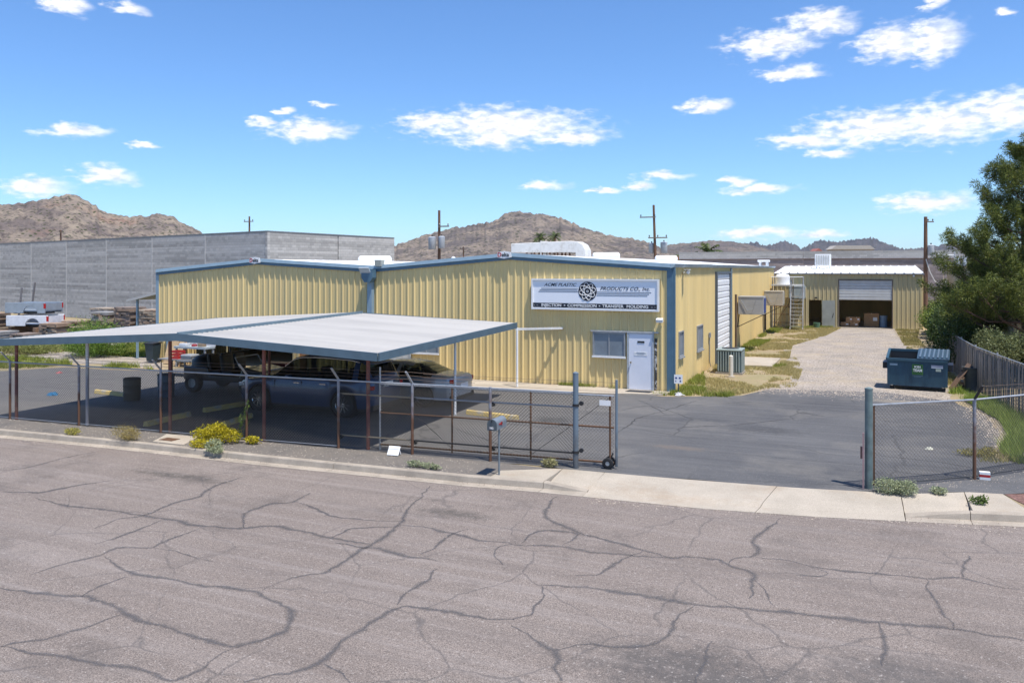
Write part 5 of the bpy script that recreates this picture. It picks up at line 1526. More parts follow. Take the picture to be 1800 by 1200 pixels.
def car(name, label, loc, rz, spec, paint, detail=True):
    """lofted body: stations along the length carry lower edge, belt, roof and half widths; front is +x"""
    t = thing(name, label, 'car', loc, rz)
    Lh, W, xs_w, rw_, zc = spec['len'] / 2, spec['w'] / 2, spec['wheels'], spec['rw'], spec['rw']
    top = spec['top']; belt = spec['belt']; hwp = spec['plan']; roofw = spec['roofw']
    cab0, cab1 = spec['cab']
    N_ = 110
    xs_ = [-Lh + 2 * Lh * i / N_ for i in range(N_ + 1)]
    rows = []
    for x in xs_:
        zl = interp(spec['low'], x)
        for wx in xs_w:
            R = rw_ * 1.18
            if abs(x - wx) < R:
                zl = max(zl, zc + math.sqrt(R * R - (x - wx) ** 2) * 0.98)
        zb = interp(belt, x); zt = interp(top, x); hw = interp(hwp, x) * W; hr = interp(roofw, x) * W
        zt = max(zt, zb + 0.001)
        zm = max(zl + 0.01, zl + (zb - zl) * 0.45); zs = zl + (zb - zl) * 0.82
        rows.append([(hw * 0.955, zl), (hw * 0.99, max(zl + 0.005, zl + (zb - zl) * 0.2)), (hw, zm), (hw * 0.985, zs), (hw * 0.945, zb), (hw * 0.945 + (hr - hw * 0.945) * 0.5, zb + (zt - zb) * 0.55), (hr, zt - min(0.05, (zt - zb) * 0.3)), (hr * 0.88, zt - min(0.008, (zt - zb) * 0.05)), (hr * 0.45, zt + 0.012), (0, zt + 0.018)])
    M_ = len(rows[0])
    V, body, glass = [], [], []
    for i, x in enumerate(xs_):
        full = [(y, z) for y, z in rows[i]] + [(-y, z) for y, z in reversed(rows[i][:-1])]
        V += [(x, y, z) for y, z in full]
    K = 2 * M_ - 1
    screens = spec['screens']
    pillars = spec['pillars']
    for i in range(N_):
        xm = (xs_[i] + xs_[i + 1]) / 2
        for j in range(K - 1):
            jj = min(j, K - 2 - j)
            f = (i * K + j, (i + 1) * K + j, (i + 1) * K + j + 1, i * K + j + 1)
            is_side = jj in (4, 5) and cab0 < xm < cab1 and not any(a < xm < b for a, b in pillars)
            is_scr = jj in (6, 7, 8) and any(a < xm < b for a, b in screens)
            (glass if (is_side or is_scr) else body).append(f)
    body.append(tuple(range(K))); body.append(tuple(N_ * K + k for k in reversed(range(K))))
    for nm_, fs, m_ in (('body', body, paint), ('window_glass', glass, CARGLASS)):
        me = bpy.data.meshes.new(nm_)
        me.from_pydata(V, [], fs)
        bm = bmesh.new(); bm.from_mesh(me)
        bmesh.ops.delete(bm, geom=[v for v in bm.verts if not v.link_faces], context='VERTS')
        bmesh.ops.recalc_face_normals(bm, faces=bm.faces[:])
        bm.to_mesh(me); bm.free()
        me.materials.append(m_)
        me.polygons.foreach_set('use_smooth', [True] * len(me.polygons))
        try:
            me.set_sharp_from_angle(angle=math.radians(38))
        except Exception:
            pass
        o = bpy.data.objects.new(nm_, me); COL.objects.link(o); o.parent = t
    MB().box(-Lh * 0.9, Lh * 0.9, -W * 0.86, W * 0.86, 0.2, 0.5).build('chassis', BLACK, t, local=True)
    MB().box(cab0 + 0.4, cab1 - 0.7, -W * 0.72, W * 0.72, 0.5, interp(belt, 0) - 0.12).build('cabin_floor', BLACK, t, local=True)
    for sx in (-0.55, 0.55):
        for sy in (-0.38, 0.38):
            zz = interp(belt, 0)
            MB().obox((sx + (cab0 + cab1) / 2, sy, zz - 0.05), (0.16, 0.46, 0.62), (0, 0.18, 0)).build('seat', BLACK, t, local=True, bevel=0.05)
    for wx in xs_w:
        for s in (-1, 1):
            y = s * (W - 0.115)
            w = MB().lathe((wx, y, zc), [(rw_ * 0.66, -0.11), (rw_ * 0.9, -0.12), (rw_ * 0.985, -0.09), (rw_, 0), (rw_ * 0.985, 0.09), (rw_ * 0.9, 0.12), (rw_ * 0.66, 0.11)], 32, 'y').build('wheel', RUBBER, t, local=True, smooth=True)
            rim = MB().lathe((wx, y, zc), [(rw_ * 0.68, 0.105 * s), (rw_ * 0.64, 0.09 * s), (rw_ * 0.6, 0.0)], 32, 'y')
            rim.lathe((wx, y, zc), [(0, 0.085 * s), (rw_ * 0.16, 0.08 * s), (rw_ * 0.17, 0.05 * s)], 16, 'y')
            for k in range(10):
                a = 2 * math.pi * k / 10
                rim.bar((wx + rw_ * 0.1 * math.cos(a), y + 0.075 * s, zc + rw_ * 0.1 * math.sin(a)), (wx + rw_ * 0.64 * math.cos(a), y + 0.085 * s, zc + rw_ * 0.64 * math.sin(a)), 0.03, 0.03, up=(0, 1, 0))
            rim.build('rim', CHROME, w, local=True)
            MB().lathe((wx, y, zc), [(0.0, 0.0), (rw_ * 0.62, 0.0)], 24, 'y').build('brake', DARKM, w, local=True)
            MB().lathe((wx, y - 0.02 * s, zc), [(rw_ * 1.16, -0.12), (rw_ * 1.16, 0.10)], 24, 'y').build('arch_liner', BLACK, t, local=True)
    # lamps, handles, mirrors
    zb = interp(belt, Lh * 0.9)
    for s in (-1, 1):
        yh = interp(hwp, Lh * 0.94) * W
        MB().obox((Lh * 0.935, s * yh * 0.82, zb - 0.14), (0.30, 0.34, 0.13), (0, 0.15, -0.35 * s)).build('headlight', LENS, t, local=True, bevel=0.03)
        yr = interp(hwp, -Lh * 0.95) * W
        MB().obox((-Lh * spec.get('tx', 0.955), s * yr * 0.80, interp(belt, -Lh * 0.9) - spec.get('tl', 0.12)), (0.16, 0.36, 0.12), (0, 0, spec.get('ta', 0.35) * s)).build('taillight', RED, t, local=True, bevel=0.025)
        for hx in spec['handles']:
            MB().box(hx - 0.11, hx + 0.11, s * (interp(hwp, hx) * W * 0.985) - 0.015, s * (interp(hwp, hx) * W * 0.985) + 0.02, interp(belt, hx) - 0.13, interp(belt, hx) - 0.10).build('door_handle', CHROME, t, local=True)
        mx = cab1 - 0.75
        MB().obox((mx, s * (W + 0.06), interp(belt, mx) + 0.07), (0.12, 0.22, 0.15), (0, 0, 0)).build('mirror', paint, t, local=True, bevel=0.03)
        # seams between the doors
        for dx in spec['seams']:
            MB().box(dx - 0.006, dx + 0.006, s * (interp(hwp, dx) * W * 0.975) - 0.004, s * (interp(hwp, dx) * W * 0.992) + 0.004 * s, 0.42, interp(belt, dx) - 0.05).build('door_seam', BLACK, t, local=True)
    MB().box(Lh * 0.985, Lh * 1.002, -0.45, 0.45, 0.5, 0.72).build('grille', DARKM, t, local=True)
    MB().box(-Lh * 1.004, -Lh * 0.99, -0.26, 0.26, spec.get('plate', 0.8), spec.get('plate', 0.8) + 0.15).build('number_plate', WHITE, t, local=True)
    MB().box(-Lh * 0.99, -Lh * 0.9, -W * 0.8, W * 0.8, 0.24, 0.40).build('rear_valance', BLACK, t, local=True)
    if spec.get('rails'):
        for s in (-1, 1):
            pts = [(x, s * interp(roofw, x) * W * 0.9, interp(top, x) + 0.055) for x in (cab0 + 0.35, cab0 + 0.6, 0, cab1 - 1.6, cab1 - 1.35)]
            pts[0] = (pts[0][0], pts[0][1], pts[0][2] - 0.05); pts[-1] = (pts[-1][0], pts[-1][1], pts[-1][2] - 0.05)
            MB().tube(pts, 0.018, 6).build('roof_rail', CHROME, t, local=True)
        for s in (-1, 1):
            pts = []
            for x in np.linspace(cab0 + 0.25, cab1 - 0.35, 30):
                x = float(x)
                hr = interp(roofw, x) * W; hw = interp(hwp, x) * W
                zt_ = interp(top, x)
                pts.append((x, s * (hr + 0.012), zt_ - 0.055))
            MB().tube(pts, 0.009, 5).build('window_trim', CHROME, t, local=True)
        MB().obox((-Lh * 0.97 + 0.25, 0, interp(top, -Lh * 0.85) - 0.01), (0.35, 1.1, 0.04), (0, -0.1, 0)).build('spoiler', paint, t, local=True, bevel=0.01)
    return t


def paint_mat(name, col, metal=0.4, rough=0.22):
    m, N, L, P = nodes(name)
    P.inputs['Base Color'].default_value = rgb(col); P.inputs['Metallic'].default_value = metal; P.inputs['Roughness'].default_value = rough
    P.inputs['Coat Weight'].default_value = 0.7; P.inputs['Coat Roughness'].default_value = 0.06
    nz = N.new('ShaderNodeTexNoise'); nz.inputs['Scale'].default_value = 3
    mr = N.new('ShaderNodeMapRange'); mr.inputs['To Min'].default_value = rough; mr.inputs['To Max'].default_value = rough + 0.15
    L.new(nz.outputs[0], mr.inputs['Value']); L.new(mr.outputs[0], P.inputs['Roughness'])
    return m


SUV = dict(len=5.15, w=2.0, wheels=(-1.58, 1.60), rw=0.395, low=[(-2.6, 0.42), (-2.3, 0.30), (2.3, 0.28), (2.6, 0.36)],
           belt=[(-2.58, 1.02), (-2.3, 1.10), (0.8, 1.08), (1.1, 1.06), (1.5, 1.05), (2.2, 0.97), (2.5, 0.86), (2.58, 0.70)],
           top=[(-2.58, 1.05), (-2.5, 1.24), (-2.28, 1.58), (-2.1, 1.70), (-1.7, 1.765), (-0.6, 1.80), (0.1, 1.78), (0.45, 1.70), (1.25, 1.13), (1.5, 1.07), (2.2, 0.99), (2.5, 0.88), (2.58, 0.72)],
           plan=[(-2.58, 0.66), (-2.52, 0.80), (-2.4, 0.90), (-2.1, 0.965), (-1.7, 0.99), (0, 1.0), (1.6, 0.985), (2.2, 0.92), (2.5, 0.78), (2.58, 0.66)],
           roofw=[(-2.58, 0.70), (-2.2, 0.70), (-1.0, 0.70), (0.4, 0.68), (1.25, 0.76), (1.5, 0.80), (2.3, 0.74), (2.58, 0.55)],
           cab=(-2.28, 1.12), screens=[(-2.47, -2.2), (0.42, 1.22)], pillars=[(-2.05, -1.86)], handles=(-0.85, 0.12), seams=(-1.12, -0.05, 0.98), rails=True, tl=0.17, plate=0.9)
SEDAN = dict(len=4.85, w=1.86, wheels=(-1.36, 1.45), rw=0.335, low=[(-2.45, 0.38), (-2.2, 0.24), (2.2, 0.22), (2.43, 0.30)],
             belt=[(-2.43, 0.72), (-2.38, 0.88), (-2.28, 0.95), (-1.7, 0.965), (0.8, 0.93), (1.2, 0.90), (2.0, 0.78), (2.3, 0.68), (2.43, 0.55)],
             top=[(-2.43, 0.74), (-2.38, 0.92), (-2.28, 1.0), (-1.85, 1.04), (-1.65, 1.06), (-0.95, 1.33), (-0.4, 1.40), (0.1, 1.39), (0.5, 1.32), (1.25, 0.94), (1.5, 0.89), (2.0, 0.80), (2.3, 0.70), (2.43, 0.57)],
             plan=[(-2.43, 0.50), (-2.38, 0.72), (-2.2, 0.88), (-1.8, 0.97), (0, 1.0), (1.5, 0.98), (2.1, 0.88), (2.35, 0.72), (2.43, 0.6)],
             roofw=[(-2.43, 0.68), (-1.8, 0.78), (-1.5, 0.72), (-0.6, 0.63), (0.4, 0.62), (1.2, 0.74), (1.5, 0.8), (2.2, 0.7), (2.43, 0.5)],
             cab=(-1.62, 1.12), screens=[(-1.68, -0.85), (0.45, 1.22)], pillars=[(-0.42, -0.32)], handles=(-0.75, 0.22), seams=(-0.9, 0.0, 1.0), tl=0.10, plate=0.6, tx=0.935, ta=0.5)
car('suv', 'dark blue three row utility car parked under the carport', (-15.93, 21.30, 0), math.pi, SUV, paint_mat('dark_blue_paint', (0.03, 0.06, 0.135), 0.35))
car('sedan', 'silver grey sedan parked beyond the blue car with its tail in the open', (-14.45, 23.85, 0), math.pi, SEDAN, paint_mat('grey_blue_paint', (0.36, 0.39, 0.43), 0.35))
# open black utility vehicle at the left under the carport
ut = thing('utility_vehicle', 'open black off road buggy with high seat backs under the carport', 'buggy', (-21.2, 23.3, 0), 0.05)
BLKP = paint_mat('black_buggy_paint', (0.010, 0.010, 0.011), 0.1, 0.4)
MB().prism([(-1.75, 0.42), (1.5, 0.42), (1.75, 0.6), (1.7, 0.85), (0.9, 0.98), (0.75, 0.62), (-0.55, 0.62), (-0.65, 0.92), (-1.75, 0.92)], 'y', -0.72, 0.72).build('body', BLKP, ut, local=True, bevel=0.05)
for sx in (0.15, -0.42):
    for sy in (-0.36, 0.36):
        s_ = MB().obox((sx, sy, 0.72), (0.5, 0.55, 0.16)).build('seat', BLACK, ut, local=True, bevel=0.05)
        MB().obox((sx - 0.25, sy, 1.05), (0.15, 0.55, 0.62), (0, -0.15, 0)).build('backrest', BLACK, s_, local=True, bevel=0.07)
hb = MB().lathe((-1.2, 0, 0.92), [(0.62, 0), (0.6, 0.18), (0.45, 0.33), (0.2, 0.4), (0, 0.41)], 20).build('cargo_cover', BLACK, ut, local=True, smooth=True)
for wx in (-1.2, 1.2):
    for s in (-1, 1):
        w = MB().lathe((wx, s * 0.78, 0.34), [(0.17, -0.12), (0.31, -0.13), (0.34, -0.08), (0.34, 0.08), (0.31, 0.13), (0.17, 0.12)], 24, 'y').build('wheel', RUBBER, ut, local=True, smooth=True)
        MB().lathe((wx, s * 0.78, 0.34), [(0.0, 0.06 * s), (0.12, 0.07 * s), (0.18, 0.11 * s)], 16, 'y').build('rim', GREYM, w, local=True)
MB().tube([(0.75, -0.66, 0.95), (0.5, -0.62, 1.3), (0.5, 0.62, 1.3), (0.75, 0.66, 0.95)], 0.025, 6).build('windscreen_bar', GREYM, ut, local=True)

# ------------------------------------------------------------------ under and around the carport


def wheel_stop(x0, y0, x1, y1, label):
    L_ = math.hypot(x1 - x0, y1 - y0); a = math.atan2(y1 - y0, x1 - x0)
    t = thing('wheel_stop', label, 'wheel stop', ((x0 + x1) / 2, (y0 + y1) / 2, 0), a, 'yellow concrete wheel stops')
    MB().prism([(-0.09, 0), (0.09, 0), (0.065, 0.12), (0.04, 0.14), (-0.04, 0.14), (-0.065, 0.12)], 'x', -L_ / 2, L_ / 2).build('block', YELLOW, t, local=True, bevel=0.01)
    for s in (-0.6, 0.6):
        MB().tube([(s * L_ / 1.7, 0, 0.13), (s * L_ / 1.7, 0, 0.155)], 0.02, 8).build('pin', RUST, t, local=True)


wheel_stop(-25.4, 20.85, -23.6, 20.7, 'sunlit yellow wheel stop at the far left beside the brown barrel')
wheel_stop(-18.75, 17.0, -18.85, 18.75, 'yellow wheel stop with its end poking out by the street fence')
wheel_stop(-18.9, 19.4, -18.6, 21.1, 'yellow wheel stop in shade behind the buggy space')
wheel_stop(-16.7, 17.9, -16.95, 19.3, 'yellow wheel stop in shade in front of the blue car')
wheel_stop(-11.2, 22.42, -9.38, 22.12, 'sunlit pale yellow wheel stop behind the mailbox')
for x_, y_, c_, lab, hh in ((-22.95, 20.25, (0.11, 0.085, 0.06), 'brown metal trash barrel under the carport edge', 0.74), (-22.5, 21.3, (0.05, 0.10, 0.16), 'blue plastic drum beside the brown barrel', 0.78)):
    t = thing('barrel', lab, 'barrel', (x_, y_, 0))
    MB().lathe((0, 0, 0), [(0, 0.02), (0.27, 0.0), (0.275, 0.25), (0.285, 0.26), (0.275, 0.28), (0.28, 0.52), (0.29, 0.53), (0.28, 0.55), (0.285, hh), (0.265, hh), (0.262, 0.1), (0, 0.1)], 24).build('shell', mat(lab[:12], c_, 0.6, 0.1, 0.25, 4), t, local=True, smooth=True)
    MB().lathe((0, 0, hh), [(0.265, -0.02), (0.29, -0.015), (0.29, 0.015), (0.265, 0.01)], 24).build('rim', DARKM, t, local=True)
t = thing('wheeled_bin', 'dark wheeled bin by the left corner of the building', 'bin', (-31.15, 28.7, 0))
t.scale = (0.8, 0.8, 0.9)
MB().add([(-0.26, -0.26, 0.08), (0.26, -0.26, 0.08), (0.26, 0.26, 0.08), (-0.26, 0.26, 0.08), (-0.33, -0.33, 1.0), (0.33, -0.33, 1.0), (0.33, 0.33, 1.0), (-0.33, 0.33, 1.0)], [(0, 3, 2, 1), (4, 5, 6, 7), (0, 1, 5, 4), (1, 2, 6, 5), (2, 3, 7, 6), (3, 0, 4, 7)]).build('body', mat('bin_plastic', (0.03, 0.045, 0.05), 0.5), t, local=True, bevel=0.03)
MB().obox((0, 0, 1.04), (0.72, 0.74, 0.07), (0.05, 0, 0)).build('lid', DARKM, t, local=True, bevel=0.02)
for s in (-0.22, 0.22):
    MB().lathe((s, 0.26, 0.1), [(0.0, -0.03), (0.1, -0.03), (0.1, 0.03), (0.0, 0.03)], 14, 'x').build('wheel', RUBBER, t, local=True)
t = thing('plywood_sheet', 'warped plywood sheet leaning on the wall by the left bay', 'board', (-29.8, 28.8, 0))
MB().add([(-30.35, 28.55, 0.02), (-29.35, 28.5, 0.02), (-29.1, 29.05, 1.8), (-30.3, 29.08, 1.85), (-30.35, 28.58, 0.02), (-29.35, 28.53, 0.02), (-29.1, 29.08, 1.8), (-30.3, 29.11, 1.85)], [(0, 1, 2, 3), (7, 6, 5, 4), (0, 4, 5, 1), (1, 5, 6, 2), (2, 6, 7, 3), (3, 7, 4, 0)]).build('sheet', PLY, t)
MB().box(-30.62, -30.47, 29.0, 29.14, 0, 1.85).build('edge_trim', BLUE_L, t)
t = thing('step_ladder', 'wooden step ladder standing left of the workbench', 'ladder', (-28.9, 28.3, 0))
LW = mat('ladder_wood', (0.42, 0.25, 0.11), 0.7, 0, 0.2, 5)
for s in (-0.25, 0.25):
    MB().bar((-28.95 + s, 27.9, 0), (-28.75 + s * 0.7, 28.5, 1.75), 0.07, 0.03).build('rail', LW, t)
    MB().bar((-28.95 + s, 28.95, 0), (-28.75 + s * 0.7, 28.55, 1.75), 0.05, 0.03).build('rear_leg', LW, t)
for k in range(5):
    u = (k + 1) / 6
    MB().box(-29.2 + 0.2 * u + 0.07 * u, -28.7 + 0.2 * u - 0.07 * u, 27.86 + 0.6 * u, 27.98 + 0.6 * u, 1.75 * u - 0.015, 1.75 * u + 0.015).build('step', LW, t)
wb = thing('workbench', 'grey workbench with clutter in the open left bay', 'bench', (-28.0, 28.2, 0))
MB().box(-28.95, -27.1, 27.85, 28.5, 0.86, 0.95).build('top', mat('bench_top', (0.34, 0.38, 0.41), 0.6), wb)
for sx in (-28.9, -27.2):
    for sy in (27.9, 28.4):
        MB().box(sx, sx + 0.07, sy, sy + 0.07, 0, 0.86).build('leg', GREYM, wb)
MB().box(-28.9, -27.15, 27.9, 28.45, 0.25, 0.29).build('shelf', GREYM, wb)
MB().box(-28.95, -27.1, 28.5, 28.53, 0.95, 1.45).build('back_board', mat('board_white', (0.55, 0.53, 0.52), 0.7), wb)
for x_, c_, s_, lab in ((-28.55, (0.5, 0.52, 0.55), (0.4, 0.3, 0.12), 'pale box on the left of the workbench top'), (-27.95, (0.35, 0.04, 0.05), (0.18, 0.2, 0.1), 'small red case on the workbench top'), (-27.5, (0.28, 0.2, 0.13), (0.3, 0.25, 0.16), 'brown case on the right of the workbench top')):
    t = thing('tool_case', lab, 'case', (x_, 28.1, 0.95), 0.1)
    MB().box(-s_[0] / 2, s_[0] / 2, -s_[1] / 2, s_[1] / 2, 0, s_[2]).build('shell', mat('case_%d' % int(-x_ * 100), c_, 0.6), t, local=True, bevel=0.02)
    MB().tube([(-0.05, 0, s_[2]), (-0.04, 0, s_[2] + 0.03), (0.04, 0, s_[2] + 0.03), (0.05, 0, s_[2])], 0.008, 5).build('handle', DARKM, t, local=True)
t = thing('milk_crate', 'red slatted crate on the clutter before the workbench', 'crate', (-26.4, 25.6, 0.72))
for z in (0.0, 0.13, 0.26):
    for a in (-0.2, 0.2):
        MB().box(-0.22, 0.22, a - 0.01, a + 0.01, z, z + 0.08).build('slat', REDP, t, local=True)
        MB().box(a - 0.01, a + 0.01, -0.19, 0.19, z, z + 0.08).build('slat', REDP, t, local=True)
for sx in (-0.2, 0.2):
    for sy in (-0.19, 0.19):
        MB().box(sx - 0.025, sx + 0.025, sy - 0.025, sy + 0.025, 0, 0.34).build('corner_post', REDP, t, local=True)
t = thing('tool_cabinet', 'dark red tool cabinet in the shade under the carport', 'cabinet', (-20.3, 24.6, 0), 0.1)
MB().box(-0.5, 0.5, -0.3, 0.3, 0.1, 0.95).build('carcass', mat('cabinet_red', (0.16, 0.012, 0.015), 0.4), t, local=True, bevel=0.015)
for k in range(4):
    dr = MB().box(-0.46, 0.46, -0.325, -0.305, 0.14 + k * 0.2, 0.32 + k * 0.2).build('drawer', mat('cabinet_red', (0.16, 0.012, 0.015)), t, local=True)
    MB().box(-0.3, 0.3, -0.345, -0.326, 0.27 + k * 0.2, 0.29 + k * 0.2).build('handle', CHROME, dr, local=True)
for sx in (-0.4, 0.4):
    MB().lathe((sx, -0.2, 0.05), [(0, -0.02), (0.05, -0.02), (0.05, 0.02), (0, 0.02)], 10, 'x').build('caster', RUBBER, t, local=True)
t = thing('folding_table', 'dark trestle table carrying clutter under the carport', 'table', (-26.3, 25.7, 0), 0.0)
MB().box(-0.9, 0.9, -0.4, 0.4, 0.68, 0.72).build('top', mat('table_grey', (0.22, 0.22, 0.22), 0.6), t, local=True)
for sx in (-0.8, 0.8):
    for sy in (-0.3, 0.3):
        MB().tube([(sx, sy, 0), (sx, sy, 0.68)], 0.02, 6).build('leg', DARKM, t, local=True)
t = thing('equipment_case', 'grey moulded case on the trestle table', 'case', (-25.8, 25.7, 0.72))
MB().box(-0.3, 0.3, -0.25, 0.25, 0, 0.2).build('shell', GREYM, t, local=True, bevel=0.05)
MB().box(-0.31, 0.31, -0.26, 0.26, 0.1, 0.115).build('seam', DARKM, t, local=True)
# doorway framing right of the black bay
df = MB()
for x_ in (-23.2, -22.98, -21.9, -22.4):
    df.box(x_ - 0.05, x_ + 0.05, FY - 0.05, FY + 0.1, 0, 1.95)
df.build('door_framing', mat('frame_tan', (0.42, 0.33, 0.17), 0.7), bld)
MB().box(-22.93, -22.46, FY + 0.03, FY + 0.07, 0.05, 1.93).build('door', mat('orange_wood', (0.28, 0.13, 0.05), 0.7, 0, 0.2, 3), bld)

# ------------------------------------------------------------------ mailbox and small things by the street
mbx = thing('mailbox', 'grey domed mailbox with red flag on a thin post by the kerb', 'mailbox', (-7.26, 16.02, 0), 0.0)
MB().tube([(0, 0.06, -0.02), (0, 0.06, 1.02)], 0.022, 8).build('post', mat('mail_post', (0.16, 0.19, 0.21), 0.5), mbx, local=True, smooth=True)
prof = [(-0.105, 0), (0.105, 0), (0.105, 0.13)] + [(0.105 * math.cos(t), 0.13 + 0.10 * math.sin(t)) for t in np.linspace(0.2, math.pi - 0.2, 12)] + [(-0.105, 0.13)]
prof = [(float(a) - 0.045, float(b) + 1.02) for a, b in prof]
MAILM = mat('mailbox_grey', (0.20, 0.23, 0.26), 0.4, 0.2, 0.12, 5)
MB().prism(prof, 'y', -0.20, 0.32).build('shell', MAILM, mbx, local=True)
dr = MB().prism([(a * 1.06 + 0.003, (b - 1.02) * 1.04 + 1.012) for a, b in prof], 'y', -0.225, -0.2005).build('door', mat('mailbox_door', (0.075, 0.095, 0.105), 0.45), mbx, local=True)
MB().tube([(-0.045, -0.235, 1.19), (-0.045, -0.24, 1.25)], 0.01, 6).build('latch', DARKM, dr, local=True)
MB().box(-0.12, 0.02, -0.2285, -0.2255, 1.035, 1.095).build('number_plate', mat('plate_grey', (0.12, 0.12, 0.13), 0.5), dr, local=True)
lettering('162', 0.062, (-0.05, -0.231, 1.065), WHITE, dr, bold=0.002)
MB().box(0.063, 0.072, -0.08, 0.08, 1.12, 1.15).box(0.063, 0.072, 0.03, 0.08, 1.10, 1.17).build('flag', REDP, mbx, local=True)
t = thing('white_panel', 'square white plastic panel propped on the verge by the fence', 'panel', (-10.35, 16.75, 0), 0.1)
MB().obox((0, 0, 0.11), (0.30, 0.03, 0.24), (-0.6, 0, 0)).build('panel', WHITE, t, local=True, bevel=0.01)
MB().obox((0, 0.06, 0.09), (0.28, 0.03, 0.18), (0.5, 0, 0)).build('prop', WHITE, t, local=True)


def rag(name, loc, s, m, lab, cat):
    rr = random.Random(int(abs(loc[0]) * 100))
    n = 9
    V = [(0, 0, s * 0.5)]
    for ring, (r_, h_) in enumerate(((0.35, 0.5), (0.75, 0.32), (1.0, 0.02))):
        for k in range(n):
            a = 2 * math.pi * k / n
            q = rr.uniform(0.7, 1.25)
            V.append((r_ * s * q * math.cos(a), r_ * s * q * math.sin(a), h_ * s * rr.uniform(0.6, 1.3)))
    F = [(0, 1 + k, 1 + (k + 1) % n) for k in range(n)]
    for ring in range(2):
        b = 1 + ring * n
        F += [(b + k, b + n + k, b + n + (k + 1) % n, b + (k + 1) % n) for k in range(n)]
    o = MB().add(V, F).build(name, m, None)
    o.location = loc
    return tag(o, lab, cat)


rag('rag', (-26.4, 19.9, 0.0), 0.20, mat('blue_cloth', (0.03, 0.14, 0.27), 0.9), 'crumpled blue rag lying on the lot behind the fence', 'rag')
rag('rag', (-31.7, 24.2, 0.0), 0.13, mat('pink_cloth', (0.38, 0.12, 0.12), 0.9), 'small reddish scrap on the far left of the lot', 'scrap')
rag('stone', (-5.95, 28.75, 0.0), 0.19, mat('pale_stone', (0.45, 0.44, 0.46), 0.8), 'pale round stone in the grass at the building corner', 'stone')
rag('paper_scrap', (1.55, 22.6, 0.003), 0.10, mat('paper', (0.45, 0.44, 0.36), 0.9), 'pale paper scrap on the lot behind the corner fence', 'scrap')
t = thing('painted_blocks', 'small red and white striped blocks at the foot of the corner fence', 'block', (2.42, 19.86, 0))
for k, m_ in enumerate((WHITE, REDP, WHITE)):
    MB().box(-0.1, 0.1, -0.06, 0.06, 0.055 * k, 0.055 * k + 0.053).build('layer', m_, t, local=True)
o = MB().prism([(-7.85, 28.5), (-6.98, 28.5), (-6.9, 28.88), (-7.78, 28.88)], 'z', 0.051, 0.066).build('door_mat', BLACK, None)
tag(o, 'dark mat in front of the white office door', 'mat')
t = thing('yard_sign', 'small white notice on a stake at the building corner', 'sign', (-6.02, 28.95, 0), 0.15)
MB().box(-0.02, 0.02, 0.02, 0.04, 0, 0.5).build('stake', mat('dark_stake', (0.03, 0.06, 0.07), 0.6), t, local=True)
f_ = MB().box(-0.15, 0.15, 0.0, 0.015, 0.38, 0.70).build('face', WHITE, t, local=True)
for x_, z_, w_ in ((-0.08, 0.58, 0.07), (0.05, 0.58, 0.07), (-0.09, 0.47, 0.03), (0.07, 0.47, 0.05)):
    MB().box(x_ - w_ / 2, x_ + w_ / 2, -0.003, -0.0005, z_ - 0.03, z_ + 0.03).build('mark', mat('sign_blue', (0.03, 0.05, 0.2), 0.6), f_, local=True)

# condenser, bollard, bucket
ac = thing('condenser_unit', 'grey green louvred air conditioning condenser on the ground beside the building', 'air conditioner', (-5.2, 35.9, 0))
ACM = mat('condenser_paint', (0.30, 0.36, 0.345), 0.5, 0.1, 0.08, 3)
MB().prism([(-0.5, -0.42), (0.42, -0.5), (0.5, -0.42), (0.5, 0.42), (0.42, 0.5), (-0.42, 0.5), (-0.5, 0.42)], 'z', 0.06, 0.98).build('cabinet', mat('condenser_core', (0.10, 0.14, 0.14), 0.6), ac, local=True)
for k in range(9):
    MB().box(-0.46 + k * 0.108, -0.42 + k * 0.108, -0.535, -0.505, 0.1, 0.95).build('louvre', ACM, ac, local=True)
    MB().box(0.505, 0.535, -0.46 + k * 0.108, -0.40 + k * 0.108, 0.1, 0.95).build('louvre', ACM, ac, local=True)
MB().prism([(-0.54, -0.54), (0.54, -0.54), (0.54, 0.54), (-0.54, 0.54)], 'z', 0.97, 1.05).build('lid', ACM, ac, local=True, bevel=0.03)
MB().lathe((0, 0, 1.05), [(0.36, 0.0), (0.37, 0.015), (0.33, 0.015), (0.05, 0.02)], 24).build('fan_guard', DARKM, ac, local=True)
MB().box(-0.56, 0.56, -0.56, 0.56, -0.02, 0.06).build('base', mat('condenser_base', (0.28, 0.25, 0.21), 0.9), ac, local=True)
bo = thing('bollard', 'white pipe bollard in front of the condenser', 'bollard', (-4.98, 34.5, 0))
MB().tube([(0, 0, -0.02), (0, 0, 0.86)], 0.085, 16).lathe((0, 0, 0.86), [(0.085, 0), (0.06, 0.03), (0, 0.04)], 16).build('pipe', mat('bollard_paint', (0.62, 0.58, 0.50), 0.6, 0, 0.1, 6), bo, local=True, smooth=True)
MB().lathe((0, 0, 0), [(0.16, 0.0), (0.14, 0.03), (0.086, 0.035)], 16).build('footing', CONC, bo, local=True)
bk = thing('bucket', 'small green bucket outside the garage side door', 'bucket', (-3.1, 65.2, 0))
MB().lathe((0, 0, 0), [(0, 0.01), (0.2, 0.01), (0.26, 0.42), (0.24, 0.42), (0.18, 0.06), (0, 0.06)], 18).build('shell', mat('bucket_green', (0.12, 0.24, 0.15), 0.5), bk, local=True, smooth=True)
MB().tube([(-0.25, 0, 0.4), (-0.2, -0.12, 0.25), (0.2, -0.12, 0.25), (0.25, 0, 0.4)], 0.01, 5).build('handle', GALV, bk, local=True)

# wall coolers on brackets, water tank rack and stair


